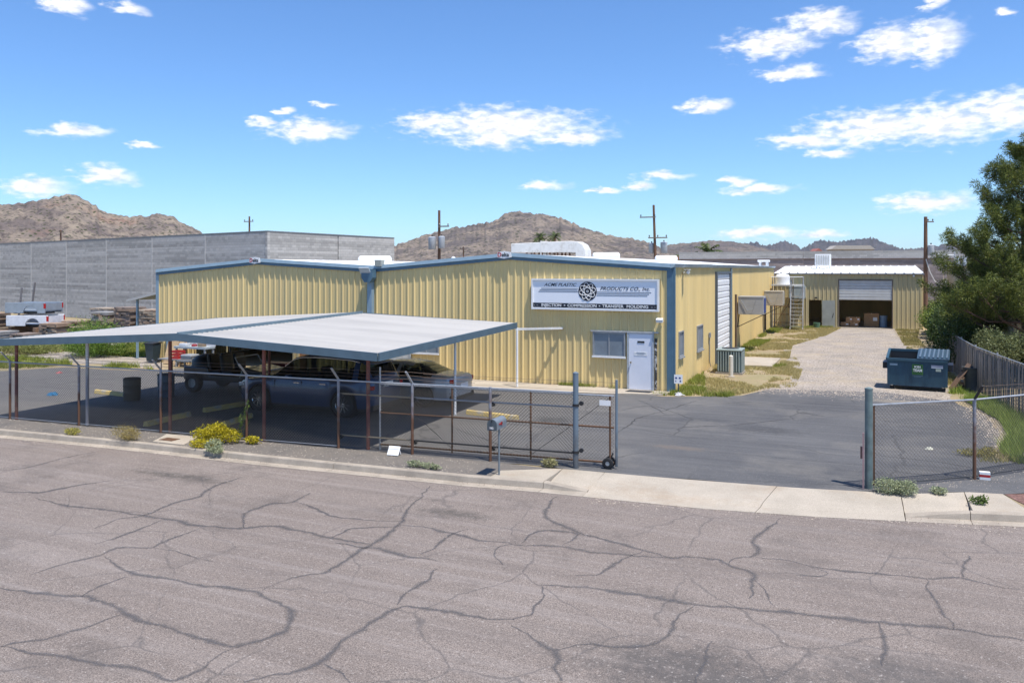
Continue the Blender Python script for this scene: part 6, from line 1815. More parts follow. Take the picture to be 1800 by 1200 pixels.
def wall_cooler(x0, x1, y0, y1, z0, z1, m, lab, pipe=False):
    t = thing('wall_cooler', lab, 'cooler', ((x0 + x1) / 2, y0, z0), 0, 'wall mounted coolers')
    MB().box(x0, x1, y0, y1, z0, z1).build('cabinet', m, t, bevel=0.02)
    for x_ in (x0 + 0.06, x1 - 0.06):
        MB().bar((x_, y0 + 0.1, z0 - 0.02), (x0 - 0.05, y0 + 0.1, z0 - 0.7), 0.04).build('bracket', DARKM, t)
    MB().box(x1 + 0.002, x1 + 0.02, y0 + 0.08, y1 - 0.08, z0 + 0.1, z1 - 0.1).build('side_panel', mat('cooler_blue_pad', (0.03, 0.06, 0.22), 0.6) if pipe else mat('cooler_pad', (0.4, 0.37, 0.3), 0.8), t)
    MB().box(x0, x1, y0 - 0.02, y0 - 0.002, z1 - 0.06, z1).build('top_lip', m, t)
    MB().tube([(x0 + 0.15, y0 - 0.04, z1 - 0.15), (x0 + 0.5, y0 - 0.05, z0 + 0.2), (x0 + 0.8, y0 - 0.05, z0 + 0.3), (x0 + 0.95, y0 - 0.04, z1 - 0.2)], 0.015, 5).build('cable', GREYM, t)
    return t


wall_cooler(XS + 0.10, XS + 1.45, 45.5, 46.6, 2.0, 2.98, mat('cooler_grey', (0.36, 0.35, 0.33), 0.6, 0, 0.1, 3), 'large grey evaporative cooler hung on the side wall', True)
wall_cooler(XS + 0.10, XS + 1.35, 58.3, 59.5, 1.95, 2.95, mat('cooler_beige', (0.45, 0.40, 0.31), 0.6, 0, 0.1, 3), 'beige box cooler farther along the side wall')
wall_cooler(-5.1, -3.95, 65.2, 66.35, 2.2, 3.15, mat('cooler_blue_grey', (0.36, 0.42, 0.44), 0.6, 0, 0.1, 3), 'blue grey cooler beside the stair rack at the garage')
rk = thing('tank_rack', 'rusty steel rack with stair beside the garage', 'rack', (-5.2, 64, 0))
for x_ in (-6.1, -4.75, -3.95):
    for y_ in (63.2, 64.8):
        if x_ > -4 and y_ > 64:
            continue
        MB().tube([(x_, y_, 0), (x_, y_, 3.9 if x_ < -4.2 else 3.95)], 0.04, 6).build('upright', mat('rack_grey', (0.30, 0.28, 0.25), 0.7, 0.1), rk)
for z_ in (0.5, 1.1, 1.7, 2.3):
    MB().tube([(-6.1, 63.2, z_), (-4.75, 63.2, z_)], 0.025, 6).build('cross_bar', RUST, rk)
MB().box(-6.2, -3.95, 63.1, 64.9, 3.22, 3.30).build('platform', mat('platform_white', (0.55, 0.54, 0.5), 0.6), rk)
MB().tube([(-6.2, 63.1, 3.88), (-3.95, 63.1, 3.88)], 0.03, 6).build('hand_rail', WHITE, rk)
MB().bar((-6.1, 63.2, 0.1), (-4.75, 63.2, 2.2), 0.03).build('brace', RUST, rk)
for k in range(9):
    u = k / 9
    MB().box(-4.75, -3.95, 62.3 + 0.09 * k, 62.5 + 0.09 * k, 0.25 + 0.27 * k, 0.29 + 0.27 * k).build('tread', mat('tread_grey', (0.42, 0.40, 0.34), 0.7), rk)
for x_ in (-4.78, -3.92):
    MB().bar((x_, 62.25, 0.05), (x_, 63.3, 2.8), 0.05, 0.16).build('stringer', mat('stringer_grey', (0.36, 0.36, 0.35), 0.6), rk)
    MB().tube([(x_, 62.25, 0.05), (x_, 62.25, 1.1), (x_, 63.3, 3.9)], 0.025, 6).build('hand_rail', GALV, rk)
tk = thing('water_tank', 'white plastic water tank on top of the rack', 'tank', (-5.45, 64.0, 3.30))
MB().lathe((0, 0, 0), [(0, 0), (0.52, 0), (0.53, 0.1), (0.515, 0.2), (0.53, 0.3), (0.515, 0.4), (0.53, 0.5), (0.52, 0.62), (0.40, 0.76), (0.15, 0.82), (0, 0.82)], 24).build('shell', WHITE, tk, local=True, smooth=True)
MB().lathe((0, 0, 0.82), [(0.14, -0.01), (0.14, 0.04), (0, 0.05)], 14).build('cap', GREYM, tk, local=True)

# ------------------------------------------------------------------ dumpster corner
dp = thing('dumpster', 'dark blue steel dumpster with green badge at the edge of the asphalt', 'dumpster', (1.95, 33.95, 0), -0.10)
DX, DYY = 0.98, 0.62
V = [(-DX, -DYY, 0.16), (DX, -DYY, 0.16), (DX, DYY, 0.16), (-DX, DYY, 0.16), (-DX - 0.02, -DYY - 0.05, 1.12), (DX + 0.02, -DYY - 0.05, 1.12), (DX + 0.02, DYY + 0.05, 1.36), (-DX - 0.02, DYY + 0.05, 1.36)]
MB().add(V, [(0, 3, 2, 1), (0, 1, 5, 4), (1, 2, 6, 5), (2, 3, 7, 6), (3, 0, 4, 7)]).build('bin', BLUEPAINT, dp, local=True)
MB().add([(x_ * 0.96, y_ * 0.95, z_ + 0.02) for x_, y_, z_ in V], [(0, 1, 2, 3), (4, 5, 1, 0), (5, 6, 2, 1), (6, 7, 3, 2), (7, 4, 0, 3)]).build('lining', DARKM, dp, local=True)
rim = MB(); E_ = V[4:] + [V[4]]
for a, b in zip(E_, E_[1:]):
    rim.bar(a, b, 0.09, 0.09)
rim.build('rim', mat('dumpster_rim', (0.03, 0.075, 0.105), 0.45), dp, local=True)
for x_ in (-0.96, -0.32, 0.32, 0.96):
    MB().add([(x_ - 0.04, -DYY - 0.012, 0.17), (x_ + 0.04, -DYY - 0.012, 0.17), (x_ + 0.04, -DYY - 0.055, 1.07), (x_ - 0.04, -DYY - 0.055, 1.07), (x_ - 0.04, -DYY + 0.02, 0.17), (x_ + 0.04, -DYY + 0.02, 0.17), (x_ + 0.04, -DYY - 0.02, 1.07), (x_ - 0.04, -DYY - 0.02, 1.07)],
             [(0, 1, 2, 3), (0, 3, 7, 4), (1, 5, 6, 2)]).build('stiffener', BLUEPAINT, dp, local=True)
for s in (-1, 1):
    fpk = MB().box(s * 1.0, s * 1.17, -0.42, 0.42, 0.74, 0.98).build('fork_pocket', mat('pocket_dark', (0.02, 0.03, 0.06), 0.5), dp, local=True)
    MB().box(s * 1.02, s * 1.15, -0.432, -0.421, 0.77, 0.95).build('painted_opening', BLACK, fpk, local=True)  # black plate stands in for the shaded hollow of the pocket
lid = MB().add([(0.0, -DYY - 0.1, 1.17), (1.06, -DYY - 0.1, 1.17), (1.06, DYY + 0.06, 1.41), (0.0, DYY + 0.06, 1.41), (0.0, -DYY - 0.1, 1.20), (1.06, -DYY - 0.1, 1.20), (1.06, DYY + 0.06, 1.44), (0.0, DYY + 0.06, 1.44)], [(0, 3, 2, 1), (4, 5, 6, 7), (0, 1, 5, 4), (1, 2, 6, 5), (2, 3, 7, 6), (3, 0, 4, 7)]).build('lid', mat('lid_plastic', (0.035, 0.065, 0.095), 0.4), dp, local=True)
for k in range(7):
    x_ = 0.1 + k * 0.145
    MB().bar((x_, -DYY - 0.02, 1.235), (x_ + 0.02, DYY - 0.02, 1.435), 0.06, 0.05).build('rib', mat('lid_rib', (0.10, 0.14, 0.18), 0.35), lid, local=True)
for x_, y_ in ((-0.85, -0.5), (0.85, -0.5), (-0.85, 0.5), (0.85, 0.5)):
    cw_ = MB().lathe((x_, y_, 0.075), [(0, -0.025), (0.075, -0.025), (0.075, 0.025), (0, 0.025)], 14, 'y').build('caster', RUBBER, dp, local=True)
    MB().box(x_ - 0.04, x_ + 0.04, y_ - 0.04, y_ + 0.04, 0.13, 0.165).build('bracket', WHITE, cw_, local=True)
tilt = math.atan2(0.05, 0.96)
bad = thing_badge = MB().obox((0.02, -DYY - 0.052, 0.78), (0.36, 0.012, 0.38), (tilt, 0, 0)).build('badge', mat('badge_green', (0.06, 0.22, 0.03), 0.5), dp, local=True)
MB().obox((0.02, -DYY - 0.0585, 0.78), (0.33, 0.004, 0.35), (tilt, 0, 0)).build('badge_field', mat('badge_dark', (0.03, 0.12, 0.03), 0.5), bad, local=True)
lettering('KBI', 0.11, (0.02, -DYY - 0.070, 0.875), WHITE, bad, rot=(math.pi / 2 + tilt, 0, 0), bold=0.002, width=0.20)
lettering('TEAM', 0.135, (0.02, -DYY - 0.066, 0.745), WHITE, bad, rot=(math.pi / 2 + tilt, 0, 0), bold=0.004, width=0.30)
for x_, z_, w_, h_, c_ in ((-0.78, 0.93, 0.26, 0.07, (0.25, 0.35, 0.42)), (0.66, 0.94, 0.38, 0.05, (0.4, 0.42, 0.52)), (0.66, 0.88, 0.38, 0.05, (0.7, 0.72, 0.74)), (0.70, 0.79, 0.17, 0.10, (0.6, 0.65, 0.5)), (0.02, 0.55, 0.34, 0.025, (0.12, 0.2, 0.24)), (0.02, 0.51, 0.24, 0.02, (0.12, 0.2, 0.24))):
    yy = -DYY - 0.012 - (z_ - 0.16) * 0.052 - 0.002
    MB().obox((x_, yy, z_), (w_, 0.004, h_), (tilt, 0, 0)).build('decal', mat('decal_%d' % int(c_[0] * 100 + c_[2] * 10), c_, 0.5), dp, local=True)
pw = thing('wooden_pallet', 'weathered plank pallet leaning beside the dumpster', 'pallet', (3.25, 34.1, 0), 0.15)
R_ = Euler((0, -0.72, 0)).to_matrix().to_4x4()
for k in range(3):
    MB().obox((0.12, -0.16 + k * 0.17, 0.50), (1.15, 0.155, 0.03), (0, -0.98, 0)).build('plank', WOOD, pw, local=True)
for s in (-0.4, 0.0, 0.4):
    MB().obox((0.17 + s * 0.56, 0.01, 0.47 + s * 0.83), (0.09, 0.5, 0.05), (0, -0.98, 0)).build('batten', WOOD, pw, local=True)
tc_ = thing('trash_can', 'grey round trash can beside the slatted fence', 'trash can', (3.78, 34.2, 0))
MB().lathe((0, 0, 0), [(0, 0.01), (0.26, 0.01), (0.34, 0.80), (0.36, 0.82), (0.36, 0.86), (0.33, 0.86), (0.31, 0.78), (0.24, 0.1), (0, 0.1)], 28).build('shell', mat('can_grey', (0.07, 0.085, 0.095), 0.5, 0.1, 0.2, 3), tc_, local=True, smooth=True)
for s in (-1, 1):
    MB().box(s * 0.35 - 0.03, s * 0.35 + 0.03, -0.06, 0.06, 0.70, 0.74).build('handle', DARKM, tc_, local=True)
for k in range(3):
    t = thing('scrap_lumber', ('dark scrap board lying behind the pallet', 'short scrap post between pallet and trash can', 'scrap plank lowest under the pallet')[k], 'lumber', (3.55 + 0.03 * k, 34.45 + 0.15 * k, 0.05 + 0.06 * k), 0.3 + 0.9 * k)
    MB().box(-0.45 + 0.1 * k, 0.45 - 0.1 * k, -0.06, 0.06, -0.04, 0.03).build('plank', mat('dark_lumber', (0.09, 0.06, 0.04), 0.8), t, local=True)
    MB().box(-0.3, -0.25, -0.062, 0.062, 0.03, 0.036).build('nail_strip', RUST, t, local=True)

# ------------------------------------------------------------------ poles


def utility_pole(x, y, h, lab, lean=0.0, transformers=(), arms=(), r=0.14, box=False):
    t = thing('utility_pole', lab, 'utility pole', (x, y, 0), 0, 'wooden utility poles')
    MB().tube([(0, 0, -0.1), (-lean * 0.5, 0, h * 0.5), (-lean, 0, h)], [r * 1.15, r, r * 0.8], 12).build('shaft', POLE, t, local=True, smooth=True)
    for z, w, off in arms:
        a = MB().box(off - w / 2, off + w / 2, -0.2, -0.1, z - 0.06, z + 0.05).build('crossarm', mat('arm_wood', (0.22, 0.17, 0.13), 0.85), t, local=True)
        n = max(2, int(w / 0.55))
        for k in range(n):
            xx = off - w / 2 + 0.1 + (w - 0.2) * k / (n - 1)
            MB().lathe((xx, -0.15, z + 0.05), [(0.03, 0), (0.03, 0.06), (0.07, 0.08), (0.05, 0.13), (0.075, 0.15), (0.03, 0.22), (0, 0.23)], 10).build('insulator', mat('insulator_brown', (0.06, 0.05, 0.05), 0.3), a, local=True)
    for x_, y_, z_, r_, hh in transformers:
        tr = MB().lathe((x_, y_, z_), [(0, 0), (r_ * 0.9, 0), (r_, 0.05), (r_, hh - 0.08), (r_ * 1.04, hh - 0.07), (r_ * 1.02, hh - 0.02), (r_ * 0.6, hh + 0.05), (0, hh + 0.06)], 20).build('transformer', mat('transformer_grey', (0.46, 0.48, 0.50), 0.4, 0.1), t, local=True, smooth=True)
        MB().lathe((x_, y_, z_ + hh), [(0.05, 0), (0.05, 0.1), (0.08, 0.12), (0.05, 0.2), (0, 0.22)], 8).build('bushing', mat('insulator_brown', (0.06, 0.05, 0.05)), tr, local=True)
    return t


utility_pole(-35.97, 66.16, 9.9, 'utility pole with twin transformers above the valley of the roofs', 0.0, ((-0.55, -0.35, 6.25, 0.36, 1.15), (0.42, -0.3, 6.35, 0.30, 1.1)), ((8.4, 1.1, 0.55),))
utility_pole(-18.56, 79.13, 10.8, 'leaning utility pole with crossarms right of the roof duct', 0.35, ((0.62, 0.25, 6.0, 0.34, 1.1), (-0.62, 0.3, 6.0, 0.3, 1.0)), ((9.6, 1.6, -0.9), (7.55, 1.9, 0.1)))
utility_pole(5.7, 87.44, 9.5, 'utility pole with one transformer behind the garage corner', 0.0, ((0.45, -0.2, 5.75, 0.27, 1.0),), ((9.0, 0.6, 0.4),), 0.19)
utility_pole(-76.5, 86.8, 11.6, 'short pole with small crossarm above the grey block building', 0.0, (), ((10.9, 1.6, 0.0),))
utility_pole(-109.1, 83.5, 10.2, 'tiny pole top above the far left of the block building', 0.0, (), ((9.9, 0.8, 0.2),))
utility_pole(-45.0, 89.0, 7.2, 'thin dark pole low against the middle mountain', 0.0, (), ((6.9, 0.7, -0.1),), 0.09)
sl = thing('service_mast', 'service mast with curved weatherhead on the neighbour roof edge', 'mast', (6.4, 68.5, 4.8))
MB().tube([(0, 0, 0), (0, 0, 0.9), (-0.1, 0, 1.02), (-0.22, 0, 0.95)], 0.05, 8).build('mast', GREYM, sl, local=True, smooth=True)
MB().tube([(0, 0, 0.7), (-0.7, 0, 0.75), (-1.3, 0.5, 0.78)], 0.025, 6).build('service_wire', WHITE, sl, local=True)
hs = thing('hanging_hose', 'pale hose drooping from the pole to the neighbour roof', 'hose', (5.7, 87.3, 4.5))
MB().tube([(5.72, 87.2, 5.4), (6.0, 87.2, 4.3), (6.45, 87.2, 3.3), (6.9, 87.2, 2.95), (7.4, 87.2, 3.2), (7.8, 87.2, 4.0)], 0.05, 6).build('hose', mat('hose_pale', (0.55, 0.53, 0.48), 0.6), hs)
sb = thing('board_pile', 'small pile of white boards behind the hedge by the garage', 'boards', (5.0, 66, 0))
for k in range(4):
    MB().obox((5.0 + 0.1 * k, 62.5 + 0.2 * k, 1.35 + 0.06 * k), (1.5, 1.2, 0.05), (0.05, -0.12, 0.1 * k)).build('board', WHITE, sb)
for x_ in (4.5, 5.5):
    MB().box(x_, x_ + 0.1, 62.2, 63.2, 0, 1.3).build('trestle', WOOD, sb)

# ------------------------------------------------------------------ salvage yard at the left: truck beds, stone pallets


def truck_bed(loc, rz, m, lab, z, flip=False):
    t = thing('truck_bed', lab, 'truck bed', (loc[0], loc[1], z), rz)
    L_, W_, H_ = 1.30, 0.80, 0.66
    for s in (-1, 1):
        pr = [(-L_, 0.05)] + [(-0.35 + 0.46 * -math.cos(a), 0.05 + 0.46 * math.sin(a)) for a in np.linspace(0, math.pi, 13)] + [(L_, 0.05), (L_, H_), (L_ - 0.03, H_ + 0.03), (-L_ + 0.03, H_ + 0.03), (-L_, H_)]
        MB().prism([(float(a), float(b)) for a, b in pr], 'y', s * W_ - 0.05, s * W_ + 0.05).build('side', m, t, local=True, bevel=0.02)
    MB().box(-L_ + 0.02, L_ - 0.02, -W_ + 0.051, W_ - 0.051, 0.15, 0.22).build('floor', m, t, local=True)
    MB().box(L_ - 0.06, L_, -W_ + 0.051, W_ - 0.051, 0.22, H_).build('headboard', m, t, local=True)
    MB().box(-L_, -L_ + 0.06, -W_ + 0.051, W_ - 0.051, 0.22, H_ - 0.02).build('tailgate', m, t, local=True)
    for s in (-1, 1):
        MB().box(-L_ - 0.012, -L_ + 0.07, s * W_ - 0.055, s * W_ + 0.055, 0.34, 0.64).build('taillight', RED, t, local=True)
    MB().box(-L_ + 0.3, L_ - 0.3, -0.5, 0.5, 0.0, 0.145).build('cross_member', DARKM, t, local=True)
    return t


rk2 = thing('bed_rack', 'low timber cribbing carrying the salvaged truck beds', 'rack', (-46.6, 33.9, 0))
for x_ in (-47.6, -45.4):
    for k in range(4):
        MB().box(x_ - 0.12, x_ + 0.12, 33.0, 34.9, 0.24 * k, 0.24 * k + 0.235).build('timber', WOOD, rk2)
truck_bed((-46.5, 33.9), math.pi + 0.35, mat('white_truck_paint', (0.72, 0.72, 0.74), 0.35), 'white pickup truck bed on timber cribbing in the stone yard', 0.98)
truck_bed((-46.9, 34.1), math.pi + 0.30, mat('silver_truck_paint', (0.34, 0.38, 0.42), 0.3, 0.3), 'silver pickup truck bed stacked on the white bed', 1.74)


def stone_pallet(x, y, w, h, rz, tone, lab, rows=None):
    t = thing('stone_pallet', lab, 'stone stack', (x, y, 0), rz, 'pallets of flagstone')
    rr = random.Random(int(abs(x * 31 + y * 17)))
    MB().box(-w / 2, w / 2, -w / 2, w / 2, 0.0, 0.04).box(-w / 2, -w / 2 + 0.1, -w / 2, w / 2, 0.04, 0.12).box(w / 2 - 0.1, w / 2, -w / 2, w / 2, 0.04, 0.12).box(-w / 2, w / 2, -w / 2, w / 2, 0.12, 0.15).build('pallet', WOOD, t, local=True)
    z = 0.155
    ms = [mat('flagstone_a', (0.30, 0.21, 0.15), 0.9, 0, 0.25, 3), mat('flagstone_b', (0.22, 0.17, 0.14), 0.9, 0, 0.25, 3), mat('flagstone_c', (0.36, 0.29, 0.22), 0.9, 0, 0.25, 3), mat('flagstone_grey', (0.28, 0.27, 0.26), 0.9, 0, 0.2, 3)]
    while z < h:
        th = rr.uniform(0.06, 0.13)
        nx_ = rr.choice((1, 2, 2, 3))
        for k in range(nx_):
            xa = -w / 2 + w * k / nx_ + rr.uniform(-0.07, 0.04); xb = -w / 2 + w * (k + 1) / nx_ + rr.uniform(-0.06, 0.08) - 0.02
            n = 6
            pl = [(xa, -w / 2 + rr.uniform(-0.1, 0.1)), ((xa + xb) / 2, -w / 2 + rr.uniform(-0.12, 0.06)), (xb, -w / 2 + rr.uniform(-0.1, 0.1)), (xb + rr.uniform(-.05, .05), w / 2 + rr.uniform(-0.1, 0.1)), (xa + rr.uniform(-.05, .05), w / 2 + rr.uniform(-0.1, 0.1))]
            MB().prism(pl, 'z', z, z + th - 0.012).build('stone', ms[rr.choice(tone)], t, local=True)
        z += th
    return t


SPEC = [(-43.6, 36.6, 1.3, 1.75, 0.1, (0, 2, 3), 'stack of grey rubble stone left of the tallest stone stack'), (-41.9, 36.9, 1.35, 2.05, 0.0, (0, 1, 1), 'tallest dark flagstone stack in the stone yard'),
        (-40.3, 37.2, 1.4, 1.95, 0.05, (2, 2, 0), 'pale tan flagstone stack right of the tallest one'), (-38.6, 37.6, 1.2, 1.75, 0.1, (1, 3, 3), 'grey stone stack nearest the canopy post'),
        (-45.0, 35.6, 1.3, 1.25, 0.2, (0, 0, 2), 'low reddish flagstone stack below the grey rubble'), (-43.9, 34.9, 1.2, 0.95, -0.1, (0, 1, 2), 'low brown flagstone stack in front of the bush'),
        (-47.6, 30.7, 1.4, 0.9, 0.3, (0, 1, 1), 'squat dark stone stack at the far left under the carport edge'), (-45.9, 31.2, 1.3, 0.85, 0.1, (1, 3, 0), 'squat stone stack second from the left edge'),
        (-44.2, 31.6, 1.2, 0.75, 0.1, (3, 1, 1), 'squat grey stone stack beside the round bush'), (-49.3, 33.2, 1.3, 1.7, 0.2, (0, 1, 2), 'brown stone stack cut by the left picture edge'), (-37.2, 38.4, 1.2, 1.2, 0.3, (2, 3, 3), 'small pale stone stack just left of the canopy'),
        (-45.3, 38.0, 1.3, 1.9, 0.1, (2, 3, 3), 'pale grey stone stack behind the truck beds'), (-44.4, 33.6, 1.2, 1.15, 0.2, (0, 2, 0), 'tan flagstone stack right of the truck beds')]
for a in SPEC:
    stone_pallet(*a)
tr = thing('spare_tyre', 'black tyre leaning under the white truck bed', 'tyre', (-46.9, 32.6, 0.0))
MB().lathe((0, 0, 0.34), [(0.2, -0.1), (0.31, -0.11), (0.34, -0.06), (0.34, 0.06), (0.31, 0.11), (0.2, 0.1), (0.2, -0.1)], 24, 'y').build('tread', RUBBER, tr, local=True, smooth=True)
MB().lathe((0, 0, 0.34), [(0, 0.0), (0.2, 0.02)], 20, 'y').build('rim', GREYM, tr, local=True)
for k, (x_, y_, dx) in enumerate(((-49.6, 35.6, 0.7), (-49.0, 34.4, 0.55))):
    t = thing('steel_post', ('slanted pale steel post at the left picture edge', 'second slanted post leaning right beside the truck beds')[k], 'post', (x_, y_, 0))
    MB().bar((0, 0, 0), (dx, 0, 3.6 - 0.3 * k), 0.09).build('shaft', mat('post_pale', (0.22, 0.20, 0.19), 0.7), t, local=True)
    MB().box(-0.1, 0.1, -0.1, 0.1, 0, 0.03).build('foot', RUST, t, local=True)

# ------------------------------------------------------------------ far houses
for x_, y_, w_, h_, c_, lab in ((-38.1, 181.0, 6.5, 7.3, (0.40, 0.14, 0.07), 'house with orange tiled roof beyond the main roof'), (-45.6, 306.5, 4.5, 10.6, (0.33, 0.12, 0.08), 'distant red roofed house beside the palms'), (-4.5, 377, 17, 14.3, (0.42, 0.38, 0.33), 'long pale roofed house on the rise behind the garage'), (-15.3, 316, 3.0, 11.8, (0.36, 0.13, 0.10), 'small red roofed house left of the rise')):
    t = thing('house', lab, 'house', (x_, y_, 0), 0.3)
    MB().box(-w_ / 2, w_ / 2, -4, 4, 0, h_ - 1.6).build('wall', mat('stucco', (0.45, 0.36, 0.27), 0.9), t, local=True)
    MB().prism([(-w_ / 2 - 0.5, h_ - 1.6), (w_ / 2 + 0.5, h_ - 1.6), (w_ / 2 - 1.5, h_), (-w_ / 2 + 1.5, h_)], 'y', -4.5, 4.5).build('roof', mat('roof_%d' % int(-x_ * 10), c_, 0.8, 0, 0.2, 2), t, local=True)
    for k in range(2):
        MB().box(-w_ / 4 + k * w_ / 2 - 0.6, -w_ / 4 + k * w_ / 2 + 0.6, -4.06, -4.0, h_ - 3.4, h_ - 2.2).build('window', GLASS, t, local=True)

# ------------------------------------------------------------------ vegetation


def scatter_leaves(C, Rad, n, size, aspect=0.45, droop=0.0, shell=0.55):
    """n small quads spread through ellipsoids: C (k,3) centres, Rad (k,3) radii"""
    C = np.asarray(C, float); Rad = np.asarray(Rad, float)
    w = Rad.prod(1) ** (2 / 3); w /= w.sum()
    idx = nrng.choice(len(C), n, p=w)
    d = nrng.normal(size=(n, 3)); d /= np.linalg.norm(d, axis=1)[:, None]
    r = (shell + (1 - shell) * nrng.random(n)) ** 1.0
    r *= 1 + 0.15 * nrng.normal(size=n)
    P = C[idx] + d * Rad[idx] * r[:, None]
    u = nrng.normal(size=(n, 3)) * 0.8 + d * 0.7
    u[:, 2] -= droop
    u /= np.linalg.norm(u, axis=1)[:, None]
    v = np.cross(u, nrng.normal(size=(n, 3))); v /= np.linalg.norm(v, axis=1)[:, None]
    s = size * nrng.uniform(0.6, 1.35, n)[:, None]
    V = np.stack([P - u * s * 0.5, P + v * s * aspect * 0.5, P + u * s * 0.5, P - v * s * aspect * 0.5], 1).reshape(-1, 3)
    F = np.arange(4 * n).reshape(-1, 4)
    return V, F


def needle_clumps(C, Rad, n, length, width):
    """pine tufts: narrow triangles pointing outward"""
    C = np.asarray(C, float); Rad = np.asarray(Rad, float)
    k = len(C)
    idx = np.repeat(np.arange(k), n)
    N_ = len(idx)
    d = nrng.normal(size=(N_, 3)); d[:, 2] += 0.25; d /= np.linalg.norm(d, axis=1)[:, None]
    r = nrng.uniform(0.35, 1.0, N_)
    P = C[idx] + d * Rad[idx][:, None] * r[:, None]
    u = d + nrng.normal(size=(N_, 3)) * 0.45; u /= np.linalg.norm(u, axis=1)[:, None]
    v = np.cross(u, nrng.normal(size=(N_, 3))); v /= np.linalg.norm(v, axis=1)[:, None]
    L_ = length * nrng.uniform(0.6, 1.3, N_)[:, None]
    V = np.stack([P - v * width, P + v * width, P + u * L_], 1).reshape(-1, 3)
    return V, np.arange(3 * N_).reshape(-1, 3)


PINE = leaf_mat('pine_needles', (0.022, 0.045, 0.013), (0.24, 0.27, 0.06), 0.3)
BARK = mat('pine_bark', (0.12, 0.075, 0.055), 0.9, 0, 0.35, 6, bump=0.6, bscale=14)
GREEN = leaf_mat('green_leaves', (0.04, 0.08, 0.018), (0.17, 0.24, 0.05), 0.3)
DKGREEN = leaf_mat('dark_green_leaves', (0.015, 0.035, 0.010), (0.07, 0.11, 0.028), 0.25)
OLIVE = leaf_mat('olive_leaves', (0.10, 0.12, 0.05), (0.22, 0.24, 0.10), 0.3)
SAGE = leaf_mat('sage_leaves', (0.22, 0.25, 0.14), (0.44, 0.47, 0.29), 0.25)
STRAW = leaf_mat('straw_stems', (0.25, 0.19, 0.06), (0.45, 0.37, 0.16), 0.3)
YEL = leaf_mat('yellow_flowers', (0.30, 0.26, 0.02), (0.62, 0.52, 0.03), 0.35)
GRASSG = leaf_mat('green_grass', (0.13, 0.17, 0.025), (0.40, 0.43, 0.09), 0.35)
GRASSD = leaf_mat('dry_grass', (0.34, 0.28, 0.11), (0.60, 0.52, 0.25), 0.3)
PALMG = leaf_mat('palm_fronds', (0.04, 0.07, 0.018), (0.14, 0.17, 0.05), 0.25)


def pine_tree(x, y, H, R, lab, seed, nwh=11, n=60, low=0.12):
    """open whorled conifer: rising limbs, side twigs, each twig ending in an upturned tuft of needles"""
    rr = random.Random(seed)
    t = thing('pine_tree', lab, 'tree', (x, y, 0))
    tr_ = MB()
    tr_.tube([(0, 0, -0.1), (0.06, 0, H * 0.3), (-0.05, 0.05, H * 0.6), (0.02, 0, H * 0.97)], [0.24, 0.19, 0.11, 0.02], 10)
    C, Rd = [], []

    def tuft(p, d, s):
        for q in range(4):
            C.append(p + d * (q - 1.4) * 0.17 * s + Vector((rr.uniform(-.06, .06), rr.uniform(-.06, .06), rr.uniform(-.03, .08))))
            Rd.append(s * (0.21 if q in (1, 2) else 0.16) * rr.uniform(0.85, 1.2))
    for k in range(nwh):
        f = k / (nwh - 1)
        z = H * (low + (0.95 - low) * f)
        reach = R * (1.05 - 0.80 * f ** 1.15)
        nb_ = 6 if f < 0.75 else 5
        a0 = rr.uniform(0, 6.28)
        for b in range(nb_):
            a = a0 + 6.283 * b / nb_ + rr.uniform(-0.3, 0.3)
            rch = reach * rr.uniform(0.6, 1.15)
            rise = rr.uniform(0.15, 0.55)
            p0 = Vector((0, 0, z + rr.uniform(-0.25, 0.25)))
            p2 = p0 + Vector((math.cos(a) * rch, math.sin(a) * rch, rch * rise))
            pm = p0.lerp(p2, 0.5) + Vector((0, 0, -0.10 * rch))
            tr_.tube([p0, pm, p2], [0.05 * (1.2 - f), 0.032 * (1.2 - f), 0.01], 5, caps=False)
            d = (p2 - pm).normalized()
            tuft(p2, (d + Vector((0, 0, 0.6))).normalized(), rr.uniform(1.0, 1.35))
            m_ = max(3, int(rch / 0.34))
            for q in range(m_):
                u = 0.25 + 0.72 * (q + rr.random()) / m_
                base = p0.lerp(pm, u * 2) if u < 0.5 else pm.lerp(p2, u * 2 - 1)
                sd = Vector((-math.sin(a), math.cos(a), 0)) * rr.choice((-1, 1))
                L_ = rch * 0.30 * rr.uniform(0.5, 1.2) * (1.25 - u * 0.6) + 0.12
                tip = base + (sd * 0.8 + d * 0.6 + Vector((0, 0, rr.uniform(0.1, 0.6)))).normalized() * L_
                tr_.tube([base, tip], [0.014, 0.005], 4, caps=False)
                tuft(tip, (tip - base + Vector((0, 0, 0.25))).normalized(), rr.uniform(0.75, 1.2))
    tuft(Vector((0.02, 0, H)), Vector((0, 0, 1)), 1.2)
    tr_.build('trunk', BARK, t, local=True, smooth=True)
    V, F = needle_clumps(C, Rd, n, 0.15, 0.013)
    np_obj('crown', V, F, PINE, t, local=True)
    return t


pine_tree(6.3, 39.4, 9.6, 3.1, 'tall dark pine tree rising at the right picture edge', 5, 12, 85, 0.18)
pine_tree(5.1, 43.6, 4.6, 1.25, 'slim lower pine left of the tall one by the garage', 9, 6, 70, 0.3)


